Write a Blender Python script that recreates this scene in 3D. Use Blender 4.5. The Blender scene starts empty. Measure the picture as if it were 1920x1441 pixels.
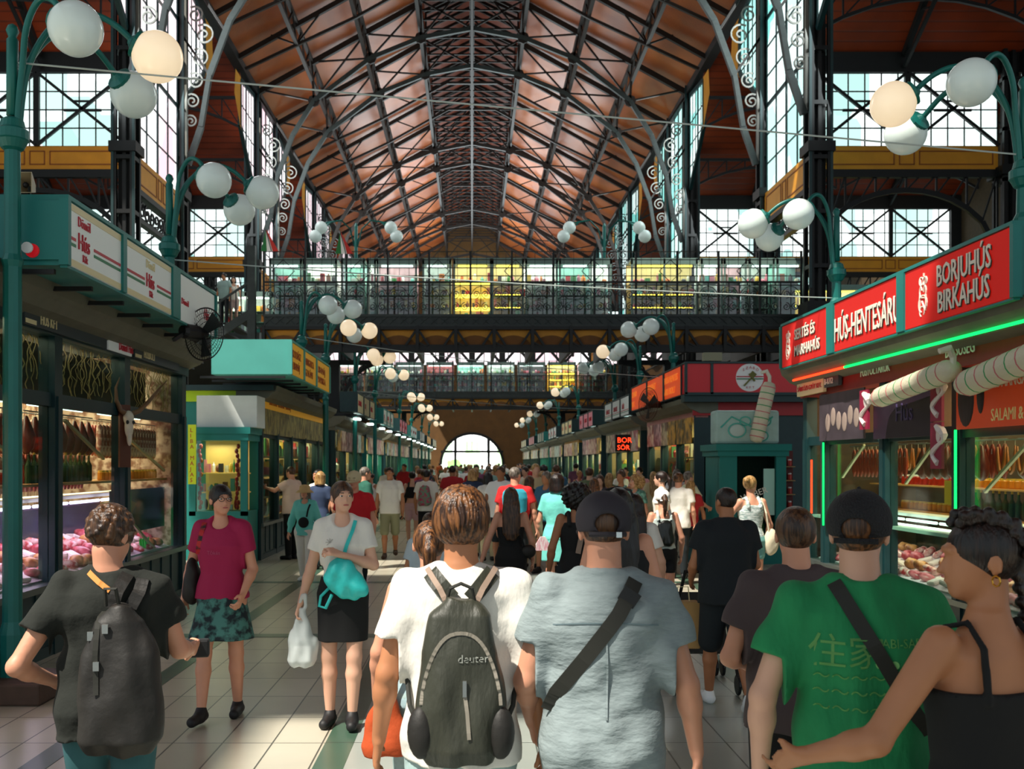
import bpy, bmesh, math, random
import numpy as np
from mathutils import Vector, Matrix
random.seed(7)
C = bpy.context.scene.collection
# ---------------------------------------------------------------- camera, world, sun, exposure
F, VX, VY, CH = 1870.0, 885.0, 868.0, 1.85          # focal length in px, vanishing point, eye height
def P(x, y, Z): return Vector(((x-VX)*Z/F, Z, CH+(VY-y)*Z/F))
cam = bpy.data.cameras.new('camera'); camo = bpy.data.objects.new('camera', cam); C.objects.link(camo)
cam.sensor_width = 36; cam.lens = F/1920*36
camo.location = (0, 0, CH); camo.rotation_euler = (math.pi/2, 0, 0)
cam.shift_x = (960-VX)/1920; cam.shift_y = (VY-720.5)/1920
cam.clip_end = 400
cam.dof.use_dof = True; cam.dof.focus_distance = 5.2; cam.dof.aperture_fstop = 5.6
bpy.context.scene.camera = camo
w = bpy.data.worlds.new('sky'); bpy.context.scene.world = w; w.use_nodes = True
bg = w.node_tree.nodes['Background']; bg.inputs[0].default_value = (.80, .93, 1, 1); bg.inputs[1].default_value = .66
vs = bpy.context.scene.view_settings
vs.view_transform = 'Standard'; vs.look = 'None'; vs.exposure = 0.0; vs.gamma = 1; vs.use_curve_mapping = False
SUND = Vector((.52, .42, -1)).normalized()
sun = bpy.data.lights.new('sun', 'SUN'); sun.energy = 7.5; sun.angle = .012; sun.color = (1, .93, .82)
suno = bpy.data.objects.new('sun', sun); C.objects.link(suno); suno.location = (-20, -15, 40)
suno.rotation_euler = SUND.to_track_quat('-Z', 'Y').to_euler()
def area(name, loc, size, power, col=(1, .85, .6), rot=(0, 0, 0)):
    l = bpy.data.lights.new(name, 'AREA'); l.energy = power; l.color = col; l.shape = 'RECTANGLE'; l.size, l.size_y = size
    o = bpy.data.objects.new(name, l); o.location = loc; o.rotation_euler = rot; C.objects.link(o); return o
def aim(o, d): o.rotation_euler = Vector(d).to_track_quat('-Z', 'Y').to_euler()
# ---------------------------------------------------------------- materials
def lin(c):
    if isinstance(c, str):
        c = c.lstrip('#'); c = [int(c[i:i+2], 16)/255 for i in (0, 2, 4)]
    return tuple(((v/12.92) if v <= .04045 else ((v+.055)/1.055)**2.4) for v in c)+(1,)
MATS = {}
def mat(name, col, rough=.6, metal=0, emit=0, ecol=None, var=0, vscale=6, bump=0, bscale=40, stretch=(1, 1, 1), col2=None, wave=None, alpha=1, coat=0, sheen=0):
    if name in MATS: return MATS[name]
    m = bpy.data.materials.new(name); m.use_nodes = True; MATS[name] = m
    nt = m.node_tree; b = nt.nodes['Principled BSDF']; L = nt.links
    b.inputs['Base Color'].default_value = lin(col); b.inputs['Roughness'].default_value = rough
    b.inputs['Metallic'].default_value = metal; b.inputs['Alpha'].default_value = alpha
    b.inputs['Coat Weight'].default_value = coat; b.inputs['Sheen Weight'].default_value = sheen
    if emit:
        b.inputs['Emission Color'].default_value = lin(ecol or col); b.inputs['Emission Strength'].default_value = emit
    if var or bump or col2 or wave:
        tc = nt.nodes.new('ShaderNodeTexCoord'); mp = nt.nodes.new('ShaderNodeMapping'); mp.inputs['Scale'].default_value = stretch
        L.new(tc.outputs['Object'], mp.inputs[0])
    if var or col2:
        n = nt.nodes.new('ShaderNodeTexNoise'); n.inputs['Scale'].default_value = vscale; n.inputs['Detail'].default_value = 4
        L.new(mp.outputs[0], n.inputs['Vector'])
        r = nt.nodes.new('ShaderNodeValToRGB'); L.new(n.outputs[0], r.inputs[0])
        a = lin(col); c2 = lin(col2) if col2 else tuple(max(0, v*(1-var)) for v in a[:3])+(1,)
        r.color_ramp.elements[0].position = .42 if col2 else .3; r.color_ramp.elements[1].position = .58 if col2 else .7
        r.color_ramp.elements[0].color = c2; r.color_ramp.elements[1].color = a
        L.new(r.outputs[0], b.inputs['Base Color'])
        if emit: L.new(r.outputs[0], b.inputs['Emission Color'])
    if bump:
        n2 = nt.nodes.new('ShaderNodeTexNoise'); n2.inputs['Scale'].default_value = bscale; n2.inputs['Detail'].default_value = 5
        L.new(mp.outputs[0], n2.inputs['Vector'])
        bp = nt.nodes.new('ShaderNodeBump'); bp.inputs['Strength'].default_value = bump; bp.inputs['Distance'].default_value = .02
        L.new(n2.outputs[0], bp.inputs['Height']); L.new(bp.outputs[0], b.inputs['Normal'])
    return m
def emis(name, col, s): 
    if name in MATS: return MATS[name]
    m = bpy.data.materials.new(name); m.use_nodes = True; MATS[name] = m; nt = m.node_tree; nt.nodes.clear()
    e = nt.nodes.new('ShaderNodeEmission'); o = nt.nodes.new('ShaderNodeOutputMaterial'); e.inputs[0].default_value = lin(col); e.inputs[1].default_value = s
    nt.links.new(e.outputs[0], o.inputs[0]); return m
def glassmat(name, tint, gloss=.12, rough=.05):
    m = bpy.data.materials.new(name); m.use_nodes = True; MATS[name] = m; nt = m.node_tree; nt.nodes.clear()
    t = nt.nodes.new('ShaderNodeBsdfTransparent'); t.inputs[0].default_value = lin(tint)
    g = nt.nodes.new('ShaderNodeBsdfGlossy'); g.inputs['Roughness'].default_value = rough
    x = nt.nodes.new('ShaderNodeMixShader'); x.inputs[0].default_value = gloss; o = nt.nodes.new('ShaderNodeOutputMaterial')
    nt.links.new(t.outputs[0], x.inputs[1]); nt.links.new(g.outputs[0], x.inputs[2]); nt.links.new(x.outputs[0], o.inputs[0]); return m
def panemat(name, base, s, tint2, ramp=(.35, .6)):
    m = bpy.data.materials.new(name); m.use_nodes = True; MATS[name] = m; nt = m.node_tree; nt.nodes.clear(); L = nt.links
    tc = nt.nodes.new('ShaderNodeTexCoord'); mp = nt.nodes.new('ShaderNodeMapping'); mp.inputs['Scale'].default_value = (.55, .55, .35)
    v = nt.nodes.new('ShaderNodeTexVoronoi'); v.inputs['Scale'].default_value = 1.3; v.distance = 'CHEBYCHEV'
    r = nt.nodes.new('ShaderNodeValToRGB'); r.color_ramp.elements[0].color = lin(base); r.color_ramp.elements[1].color = lin(tint2)
    r.color_ramp.elements[0].position, r.color_ramp.elements[1].position = ramp
    e = nt.nodes.new('ShaderNodeEmission'); e.inputs[1].default_value = s; o = nt.nodes.new('ShaderNodeOutputMaterial')
    L.new(tc.outputs['Object'], mp.inputs[0]); L.new(mp.outputs[0], v.inputs['Vector']); L.new(v.outputs['Color'], r.inputs[0]); L.new(r.outputs[0], e.inputs[0]); L.new(e.outputs[0], o.inputs[0])
    return m
IRON = mat('black_iron', '#101415', .5, .2, var=.3)
IRON2 = mat('roof_iron', '#1c130e', .55, .1, var=.3)
GREYI = mat('grey_iron', '#343c3b', .5, .3, var=.3)
LAMPG = mat('lamp_green', '#0f6e66', .38, .1, var=.15)
TEAL = mat('stall_teal', '#0f7a74', .5, var=.12, vscale=3)
TEALL = mat('stall_teal_light', '#4fa89e', .5, var=.1, vscale=3)
TEALD = mat('stall_teal_dark', '#0d3538', .45, var=.2)
BLACK = mat('black_paint', '#101214', .5)
WHITE = mat('white_panel', '#dfe4e0', .5, var=.06)
WHITEB = mat('white_board', '#f4f6f4', .5)
RED = mat('sign_red', '#b80c04', .75, emit=.3, ecol='#e01806')
REDP = mat('stall_red', '#b01018', .45, var=.1)
CREAM = mat('cream', '#d9cda0', .55)
YEL = mat('yellow_paint', '#d6921a', .55, var=.15, vscale=2)
YELD = mat('ochre_outline', '#8a4a12', .6)
OCHRE = mat('ochre_vault', '#7a4c14', .7, var=.3, vscale=2)
CORN = mat('cornice_stone', '#6d6d5c', .6, var=.2, vscale=4)
GLASS = glassmat('stall_glass', '#dfeee8', .07)
# ---------------------------------------------------------------- geometry helpers
class MB:
    def __init__(s): s.v = []; s.f = []; s.m = []; s.mi = 0
    def add(s, vs, fs):
        n = len(s.v); s.v += [tuple(v) for v in vs]; s.f += [tuple(i+n for i in f) for f in fs]; s.m += [s.mi]*len(fs); return s
    def box(s, c, d, R=None):
        c = Vector(c); vs = []
        for z in (-1, 1):
            for y in (-1, 1):
                for x in (-1, 1):
                    q = Vector((x*d[0]/2, y*d[1]/2, z*d[2]/2)); vs.append(c+(R@q if R else q))
        return s.add(vs, [(0, 2, 3, 1), (4, 5, 7, 6), (0, 1, 5, 4), (2, 6, 7, 3), (0, 4, 6, 2), (1, 3, 7, 5)])
    def bb(s, x0, x1, y0, y1, z0, z1): return s.box(((x0+x1)/2, (y0+y1)/2, (z0+z1)/2), (abs(x1-x0), abs(y1-y0), abs(z1-z0)))
    def beam(s, a, b, w=.1, h=None):
        a = Vector(a); b = Vector(b); h = h or w; d = b-a; L = d.length
        if L < 1e-6: return s
        u = d/L; up = Vector((0, 0, 1)) if abs(u.z) < .95 else Vector((0, 1, 0))
        r = u.cross(up).normalized(); q = r.cross(u); R = Matrix((r, u, q)).transposed()
        return s.box((a+b)/2, (w, L, h), R)
    def tube(s, pts, r, n=8, cap=True):
        pts = [Vector(p) for p in pts]; rs = r if isinstance(r, (list, tuple)) else [r]*len(pts)
        vs = []; fs = []; prev = None
        for i, p in enumerate(pts):
            t = (pts[min(i+1, len(pts)-1)]-pts[max(i-1, 0)])
            if t.length < 1e-9: t = Vector((0, 0, 1))
            t.normalize()
            if prev is None:
                a = Vector((0, 0, 1)) if abs(t.z) < .9 else Vector((1, 0, 0)); u = t.cross(a).normalized()
            else: u = (prev-t*prev.dot(t)).normalized()
            prev = u; w_ = t.cross(u)
            for k in range(n):
                a = 2*math.pi*k/n; vs.append(p+(u*math.cos(a)+w_*math.sin(a))*rs[i])
        for i in range(len(pts)-1):
            for k in range(n):
                k2 = (k+1) % n; fs.append((i*n+k, i*n+k2, (i+1)*n+k2, (i+1)*n+k))
        if cap: fs.append(tuple(range(n-1, -1, -1))); fs.append(tuple((len(pts)-1)*n+k for k in range(n)))
        return s.add(vs, fs)
    def lathe(s, prof, c=(0, 0, 0), n=16, axis='Z'):
        c = Vector(c); vs = []; fs = []
        for (r, z) in prof:
            for k in range(n):
                a = 2*math.pi*k/n; q = (r*math.cos(a), r*math.sin(a), z)
                if axis == 'Y': q = (q[0], q[2], -q[1])
                if axis == 'X': q = (q[2], q[0], q[1])
                vs.append(c+Vector(q))
        m = len(prof)
        for i in range(m-1):
            for k in range(n):
                k2 = (k+1) % n; fs.append((i*n+k, i*n+k2, (i+1)*n+k2, (i+1)*n+k))
        fs.append(tuple(range(n-1, -1, -1))); fs.append(tuple((m-1)*n+k for k in range(n)))
        return s.add(vs, fs)
    def ell(s, c, r, n=16, m=10, R=None):
        c = Vector(c); vs = []; fs = []
        if not isinstance(r, (tuple, list)): r = (r, r, r)
        for i in range(m+1):
            t = math.pi*(i+.0001)/(m+.0002)
            for k in range(n):
                a = 2*math.pi*k/n; q = Vector((r[0]*math.sin(t)*math.cos(a), r[1]*math.sin(t)*math.sin(a), r[2]*math.cos(t)))
                vs.append(c+(R@q if R else q))
        for i in range(m):
            for k in range(n):
                k2 = (k+1) % n; fs.append((i*n+k, (i+1)*n+k, (i+1)*n+k2, i*n+k2))
        return s.add(vs, fs)
    def prism(s, poly, o, u, v, th):
        """polygon in plane (origin o, axes u,v) extruded by th along u x v"""
        o = Vector(o); u = Vector(u); v = Vector(v); n = u.cross(v).normalized(); k = len(poly)
        a = [o+u*p[0]+v*p[1] for p in poly]; b = [q+n*th for q in a]
        return s.add(a+b, [tuple(range(k-1, -1, -1)), tuple(range(k, 2*k))]+[(i, (i+1) % k, k+(i+1) % k, k+i) for i in range(k)])
    def quad(s, a, b, c, d): return s.add([a, b, c, d], [(0, 1, 2, 3)])
    def build(s, name, mats, parent=None, smooth=False, bevel=0):
        me = bpy.data.meshes.new(name); me.from_pydata(s.v, [], s.f)
        if not isinstance(mats, (list, tuple)): mats = [mats]
        for m in mats: me.materials.append(m)
        if len(mats) > 1: me.polygons.foreach_set('material_index', s.m)
        if smooth: me.polygons.foreach_set('use_smooth', [True]*len(s.f))
        me.update(); o = bpy.data.objects.new(name, me); C.objects.link(o)
        if parent: o.parent = parent
        if bevel:
            md = o.modifiers.new('bevel', 'BEVEL'); md.width = bevel; md.segments = 2; md.limit_method = 'ANGLE'
        return o
def tag(o, label=None, cat=None, group=None, kind=None):
    if label: o['label'] = label
    if cat: o['category'] = cat
    if group: o['group'] = group
    if kind: o['kind'] = kind
    return o
def empty(name, label, cat, loc=(0, 0, 0), rz=0, group=None, scale=1):
    o = bpy.data.objects.new(name, None); C.objects.link(o); o.location = loc; o.rotation_euler = (0, 0, rz); o.scale = (scale,)*3
    o.empty_display_size = .1
    return tag(o, label, cat, group)
def struct(o): o['kind'] = 'structure'; return o
def kids(o): return KID.get(o.name, None) or [c for c in C.objects if c.parent == o]
KID = {}
def index_kids():
    KID.clear()
    for c in C.objects:
        if c.parent: KID.setdefault(c.parent.name, []).append(c)
def dup(root, loc=None, rz=None, label=None, group=None, scale=None):
    r = root.copy(); C.objects.link(r)
    if loc is not None: r.location = loc
    if rz is not None: r.rotation_euler = (0, 0, rz)
    if scale is not None: r.scale = (scale,)*3 if not isinstance(scale, (tuple, list)) else scale
    if label: r['label'] = label
    if group: r['group'] = group
    for ch in list(KID.get(root.name, [])):
        c = ch.copy(); C.objects.link(c); c.parent = r; KID.setdefault(r.name, []).append(c)
        for g in list(KID.get(ch.name, [])):
            d = g.copy(); C.objects.link(d); d.parent = c; KID.setdefault(c.name, []).append(d)
    return r
def text(s, name, size, o, right, up, m, parent=None, ext=.004, xs=1.0, shear=0, align='LEFT', warp=None, bold=0):
    cu = bpy.data.curves.new(name, 'FONT'); cu.body = s; cu.size = size; cu.extrude = ext; cu.align_x = align; cu.shear = shear; cu.resolution_u = 2; cu.offset = bold
    to = bpy.data.objects.new(name, cu); C.objects.link(to); bpy.context.view_layer.update()
    dg = bpy.context.evaluated_depsgraph_get(); me = bpy.data.meshes.new_from_object(to.evaluated_get(dg)); bpy.data.objects.remove(to)
    r = Vector(right).normalized(); u = Vector(up).normalized(); n = r.cross(u)
    o = Vector(o)
    for v in me.vertices:
        q = o+r*v.co.x*xs+u*v.co.y+n*v.co.z
        v.co = warp(q) if warp else q
    me.name = name; me.materials.clear(); me.materials.append(m)
    ob = bpy.data.objects.new(name, me); C.objects.link(ob)
    if parent: ob.parent = parent
    return ob
ORD = ['nearest', 'second', 'third', 'fourth', 'fifth', 'sixth', 'seventh', 'eighth', 'ninth', 'tenth', 'eleventh', 'twelfth', 'thirteenth', 'fourteenth', 'fifteenth', 'sixteenth', 'seventeenth', 'eighteenth', 'nineteenth', 'twentieth']
# ================================================================ the hall
def tilemat(name, c1, c2, mortar, w=.66, h=.33, ms=.006, rough=.28):
    m = bpy.data.materials.new(name); m.use_nodes = True; MATS[name] = m; nt = m.node_tree; b = nt.nodes['Principled BSDF']; L = nt.links
    tc = nt.nodes.new('ShaderNodeTexCoord'); mp = nt.nodes.new('ShaderNodeMapping'); mp.inputs['Rotation'].default_value = (0, 0, math.pi/2)
    br = nt.nodes.new('ShaderNodeTexBrick'); br.offset = 0; br.inputs['Color1'].default_value = lin(c1); br.inputs['Color2'].default_value = lin(c2); br.inputs['Mortar'].default_value = lin(mortar)
    br.inputs['Scale'].default_value = 1; br.inputs['Brick Width'].default_value = w; br.inputs['Row Height'].default_value = h; br.inputs['Mortar Size'].default_value = ms
    L.new(tc.outputs['Object'], mp.inputs[0]); L.new(mp.outputs[0], br.inputs['Vector']); 
    n = nt.nodes.new('ShaderNodeTexNoise'); n.inputs['Scale'].default_value = 1.2; n.inputs['Detail'].default_value = 6; L.new(tc.outputs['Object'], n.inputs['Vector'])
    x = nt.nodes.new('ShaderNodeMix'); x.data_type = 'RGBA'; x.blend_type = 'MULTIPLY'; x.inputs[0].default_value = .35
    L.new(br.outputs[0], x.inputs[6]); L.new(n.outputs[0], x.inputs[7]); L.new(x.outputs[2], b.inputs['Base Color'])
    b.inputs['Roughness'].default_value = rough
    return m
FLOORM = tilemat('floor_tiles', '#d3ccb8', '#c4bda8', '#5a564a')
FLOORC = tilemat('centre_tiles', '#aeb5ae', '#a0a9a2', '#5f6660', .66, .42)
GSTRIP = tilemat('green_tiles', '#4d6a58', '#456050', '#36453c', .66, .5)
o = struct(MB().bb(-30, 30, -22, 103, -.2, 0).build('floor', FLOORM))
m = MB(); m.bb(-.78, 2.2, -8, 100, -.05, .002); struct(m.build('trim_1', FLOORC))
for i, (x0, x1) in enumerate(((-2.75, -2.58), (-.97, -.78), (2.2, 2.38), (3.3, 3.46))):
    struct(MB().bb(x0, x1, -8, 100, -.05, .003).build('trim_%d' % (i+2), GSTRIP))
for i, y in enumerate((10.6, 15.4, 20.6, 27, 34)):
    struct(MB().bb(-3.6, 4.4, y, y+.2, -.05, .004).build('trim_%d' % (i+6), GSTRIP))
# ---- wooden roof
def plankmat(name, c1, c2, axis_scale, rough=.42, cnt=9):
    m = bpy.data.materials.new(name); m.use_nodes = True; MATS[name] = m; nt = m.node_tree; b = nt.nodes['Principled BSDF']; L = nt.links
    tc = nt.nodes.new('ShaderNodeTexCoord'); sp = nt.nodes.new('ShaderNodeSeparateXYZ'); L.new(tc.outputs['Object'], sp.inputs[0])
    mt = nt.nodes.new('ShaderNodeMath'); mt.operation = 'MULTIPLY'; mt.inputs[1].default_value = cnt; L.new(sp.outputs[axis_scale], mt.inputs[0])
    fr = nt.nodes.new('ShaderNodeMath'); fr.operation = 'FRACT'; L.new(mt.outputs[0], fr.inputs[0])
    r = nt.nodes.new('ShaderNodeValToRGB'); r.color_ramp.elements[0].color = (.3, .3, .3, 1); r.color_ramp.elements[1].color = (1, 1, 1, 1); r.color_ramp.elements[0].position = .02; r.color_ramp.elements[1].position = .22
    L.new(fr.outputs[0], r.inputs[0])
    n = nt.nodes.new('ShaderNodeTexNoise'); n.inputs['Scale'].default_value = .45; n.inputs['Detail'].default_value = 6; L.new(tc.outputs['Object'], n.inputs['Vector'])
    r2 = nt.nodes.new('ShaderNodeValToRGB'); r2.color_ramp.elements[0].color = lin(c2); r2.color_ramp.elements[1].color = lin(c1); r2.color_ramp.elements[0].position = .35; r2.color_ramp.elements[1].position = .65
    L.new(n.outputs[0], r2.inputs[0])
    x = nt.nodes.new('ShaderNodeMix'); x.data_type = 'RGBA'; x.blend_type = 'MULTIPLY'; x.inputs[0].default_value = .8
    L.new(r2.outputs[0], x.inputs[6]); L.new(r.outputs[0], x.inputs[7]); L.new(x.outputs[2], b.inputs['Base Color'])
    b.inputs['Roughness'].default_value = rough
    bp = nt.nodes.new('ShaderNodeBump'); bp.inputs['Strength'].default_value = .5; bp.inputs['Distance'].default_value = .02; L.new(r.outputs[0], bp.inputs['Height']); L.new(bp.outputs[0], b.inputs['Normal'])
    return m
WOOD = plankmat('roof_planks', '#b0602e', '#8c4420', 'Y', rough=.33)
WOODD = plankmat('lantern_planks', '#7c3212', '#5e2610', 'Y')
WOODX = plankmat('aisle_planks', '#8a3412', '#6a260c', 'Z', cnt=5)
YR0, YR1 = 26.0, 100.0
EAVE, KINK, LAN = 19.4, 23.6, 25.0
for i, s in enumerate((-1, 1)):
    m = MB(); m.prism([(0, 0), (1, 0), (1, 1), (0, 1)], (0, 0, 0), (1, 0, 0), (0, 1, 0), .01); m = MB()
    m.add([(s*10.4, YR0, EAVE-.1), (s*2.4, YR0, KINK), (s*2.4, YR1, KINK), (s*10.4, YR1, EAVE-.1), (s*10.4, YR0, EAVE+.15), (s*2.4, YR0, KINK+.25), (s*2.4, YR1, KINK+.25), (s*10.4, YR1, EAVE+.15)],
          [(0, 1, 2, 3), (4, 7, 6, 5), (0, 4, 5, 1), (2, 6, 7, 3), (1, 5, 6, 2), (0, 3, 7, 4)])
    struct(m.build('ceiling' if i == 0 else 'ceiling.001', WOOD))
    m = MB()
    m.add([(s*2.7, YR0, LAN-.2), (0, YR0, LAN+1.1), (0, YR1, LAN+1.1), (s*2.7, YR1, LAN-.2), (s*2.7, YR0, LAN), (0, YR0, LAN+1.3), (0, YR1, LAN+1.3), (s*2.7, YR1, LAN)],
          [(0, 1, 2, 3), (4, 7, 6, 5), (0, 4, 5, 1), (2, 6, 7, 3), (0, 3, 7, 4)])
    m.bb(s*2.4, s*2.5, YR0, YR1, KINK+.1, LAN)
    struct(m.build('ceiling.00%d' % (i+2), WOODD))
# unseen slab over the near hall, its gaps placed to shape the sun patches
HOLES = [(-8.8, -2.0, -16, -6.9), (-10.6, -4.2, 2.5, 7.2), (-13, -10.3, -8, -2), (-14.4, -11.4, 7.2, 10.2)]
m = MB()
xs = sorted({-16, 30, *[v for h in HOLES for v in h[:2]]}); ys = sorted({-22, 26, *[v for h in HOLES for v in h[2:]]})
for a in range(len(xs)-1):
    for b in range(len(ys)-1):
        cx, cy = (xs[a]+xs[a+1])/2, (ys[b]+ys[b+1])/2
        if not any(h[0] < cx < h[1] and h[2] < cy < h[3] for h in HOLES): m.bb(xs[a], xs[a+1], ys[b], ys[b+1], 22, 22.2)
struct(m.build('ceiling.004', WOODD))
# ---- columns, trusses, clerestory
NARROW = [(29.6, 34.6), (46.7, 51.1), (63.5, 67.5), (79.8, 84.6)]
TZ = [z for p in NARROW for z in p]
def column(s, x, z, label, H=19.4, w=.62):
    t = empty('iron_column', label, 'column', (s*x, z, 0), group='iron columns of the hall' )
    m = MB(); m.bb(-w/2, w/2, -w/2, w/2, 0, .9); m.build('plinth', GREYI, t, bevel=.03)
    m = MB()
    for a in (-1, 1):
        for b in (-1, 1): m.bb(a*w*.42-.06, a*w*.42+.06, b*w*.42-.06, b*w*.42+.06, .9, H)
    m.bb(-w*.36, w*.36, -.05, .05, .9, H); m.bb(-.05, .05, -w*.36, w*.36, .9, H)
    for k in range(int(H/1.6)): m.bb(-w/2, w/2, -w/2, w/2, 1.2+k*1.6, 1.32+k*1.6)
    m.build('shaft', IRON, t)
    if H > 16:
        m = MB()
        for a in (-1, 1): m.bb(a*w*.5-.04, a*w*.5+.04, -w*.55, -w*.49, 7, H)
        m.build('teal_strip', TEALD, t)
    m = MB().bb(-w*.7, w*.7, -w*.7, w*.7, 6.2, 6.6); m.bb(-w*.65, w*.65, -w*.65, w*.65, 11.0, 11.3); m.build('collar', IRON, t)
    return t
for si, s in enumerate((-1, 1)):
    for i, z in enumerate(TZ): column(s, 10.25, z, '%s tall riveted black iron column on the %s side of the nave' % (ORD[i], ('left', 'right')[si]))
    for i, (a, b) in enumerate(NARROW): column(s, 17.25, a+2.4, '%s black column far out in the %s aisle between the braced windows' % (ORD[i], ('left', 'right')[si]), H=15, w=.75)
def spiral(m, c, u, v, r, turns=1.7, t0=0, w=.035, n=22, sgn=1):
    c = Vector(c); u = Vector(u); v = Vector(v)
    pts = []
    for i in range(n+1):
        k = i/n; a = t0+sgn*turns*2*math.pi*k; rr = r*(1-.85*k); pts.append(c+u*rr*math.cos(a)+v*rr*math.sin(a))
    for a, b in zip(pts, pts[1:]): m.beam(a, b, w, w)
LOW = [(9.85, 12.2), (9.4, 13.5), (9.1, 15.3), (8.4, 17.2), (7.4, 18.8), (4.75, 20.8), (2.4, 21.75), (0, 22.2)]
def roofh(x): return KINK-(abs(x)-2.4)*(KINK-EAVE)/8
def truss(z, label, bracketm):
    t = empty('roof_truss', label, 'roof truss', (0, z, 0), group='iron roof trusses')
    m = MB()
    for s in (-1, 1):
        for a, b in zip(LOW, LOW[1:]): m.beam((s*a[0], 0, a[1]), (s*b[0], 0, b[1]), .16, .2)
    m.build('arched_chord', GREYI if bracketm else IRON2, t)
    m = MB()
    for s in (-1, 1):
        m.beam((s*10, 0, EAVE-.2), (s*2.4, 0, KINK-.2), .2, .24); m.beam((s*2.4, 0, KINK-.2), (s*2.4, 0, LAN), .16)
        m.beam((s*2.6, 0, LAN-.2), (0, 0, LAN+.9), .14)
    m.build('rafter', IRON2, t)
    m = MB()
    for s in (-1, 1):
        N = [(4.75, 20.8), (7.4, 18.8), (8.6, 16.9)]; U = [2.4, 5.0, 7.5, 9.6]
        for (lx, lz), ux in zip([(2.4, 21.75)]+N[:2], U): m.beam((s*lx, 0, lz), (s*ux, 0, roofh(ux)-.3), .1)
        m.beam((s*4.75, 0, 20.8), (s*2.4, 0, KINK-.2), .08); m.beam((s*7.4, 0, 18.8), (s*5, 0, roofh(5)-.3), .08); m.beam((s*4.75, 0, 20.8), (s*7.5, 0, roofh(7.5)-.3), .07)
        m.beam((s*7.4, 0, 18.8), (s*9.8, 0, 19.3), .08); m.beam((s*8.6, 0, 16.9), (s*9.9, 0, 18.9), .08); m.beam((s*9.1, 0, 15.3), (s*10, 0, 16.6), .08); m.beam((s*2.4, 0, 21.75), (s*5, 0, roofh(5)-.3), .07)
        m.beam((s*2.4, 0, 21.75), (0, 0, LAN-.3), .08); m.beam((0, 0, 22.2), (s*2.4, 0, KINK-.1), .08); m.beam((s*2.4, 0, KINK+.3), (0, 0, LAN+.8), .07)
    m.beam((0, 0, 22.2), (0, 0, LAN+.9), .16)
    m.build('web', IRON2, t)
    for s in (-1, 1):
        m = MB()
        for (x, zz, r) in ((9.75, 13.7, .22), (9.7, 14.4, .26), (9.6, 15.1, .3), (9.45, 15.9, .34), (9.3, 16.7, .38), (9.6, 17.4, .3)): spiral(m, (s*x, 0, zz), (s, 0, 0), (0, 0, 1), r, 1.6, 1, .05)
        m.beam((s*9.9, 0, 12.3), (s*9.95, 0, 18), .08)
        m.build('scroll_bracket', mat('bracket_grey', '#85857f', .6) if bracketm else GREYI, t)
    for s in (-1, 1):
        for (x, zz) in ((4.75, 20.8), (7.4, 18.8), (2.4, 21.75)): MB().lathe([(.28, -.05), (.28, .05)], (s*x, 0, zz), 8, 'Y').build('gusset', IRON2, t)
for i, z in enumerate(TZ+[97]): truss(z, '%s arched iron roof truss over the nave counting away from the camera' % ORD[i], i < 4)
k = 0
for a, b in [(34.6, 46.7), (51.1, 63.5), (67.5, 79.8), (84.6, 97)]:
    for f in (1/3, 2/3):
        z = a+(b-a)*f; t = empty('light_roof_frame', '%s of the lighter flat-topped scissor frames between the arched trusses' % ORD[k], 'roof frame', (0, z, 0), group='light roof frames'); k += 1
        m = MB()
        for s in (-1, 1):
            m.beam((s*10, 0, EAVE-.2), (s*2.4, 0, KINK-.2), .16, .2); m.beam((s*2.4, 0, KINK-.2), (s*2.4, 0, LAN), .1); m.beam((s*2.6, 0, LAN-.2), (0, 0, LAN+.9), .12)
        m.build('rafter', IRON2, t)
        m = MB()
        for s in (-1, 1):
            m.beam((s*9.7, 0, 18.7), (s*5, 0, 20.9), .12); m.beam((s*5, 0, 20.9), (s*1.4, 0, 22.9), .12)
            m.beam((s*7.5, 0, 19.75), (s*6.3, 0, roofh(6.3)-.2), .07); m.beam((s*7.5, 0, 19.75), (s*8.6, 0, roofh(8.6)-.2), .07); m.beam((s*5, 0, 20.9), (s*5, 0, roofh(5)), .09); m.beam((s*3.4, 0, 21.8), (s*4.6, 0, roofh(4.6)-.2), .06)
        m.beam((-1.4, 0, 22.9), (1.4, 0, 22.9), .12); m.build('scissor_chord', IRON2, t)
for si, s in enumerate((-1, 1)):
    for j, x in enumerate((2.45, 5.0, 7.5)):
        t = empty('lattice_purlin', '%s lattice purlin running the length of the %s roof slope' % (('upper', 'middle', 'lower')[j], ('left', 'right')[si]), 'purlin', (s*x, 0, roofh(x)-.25))
        d = (1.1, 1.0, .9)[j]; m = MB(); m.beam((0, 28, 0), (0, 99, 0), .16); m.build('top_chord', IRON2, t); m = MB(); m.beam((0, 28, -d), (0, 99, -d), .16, .14); m.build('bottom_chord', IRON2, t)
        m = MB(); y = 28; q = 0
        while y < 98: m.beam((0, y, 0 if q else -d), (0, y+1.05, -d if q else 0), .07); q = 1-q; y += 1.05
        m.build('lattice', IRON2, t)
y = 28.0; k = 0
t = empty('lantern_rafters', 'row of dark rafters under the raised ridge lantern', 'rafters', (0, 0, LAN-.35))
m = MB()
while y < 98:
    for s in (-1, 1): m.beam((s*2.5, y, -.35), (0, y, .85), .09, .14)
    m.beam((-2.4, y, -1.2), (2.4, y, -1.2), .07, .07); y += 1.03
o = m.build('rafter_set', IRON2, t)
m = MB(); m.beam((0, 28, -.3), (0, 99, -.3), .25, .5); m.beam((0, 28, -2.6), (0, 99, -2.6), .12); m.build('ridge_girder', IRON2, t)
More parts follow.
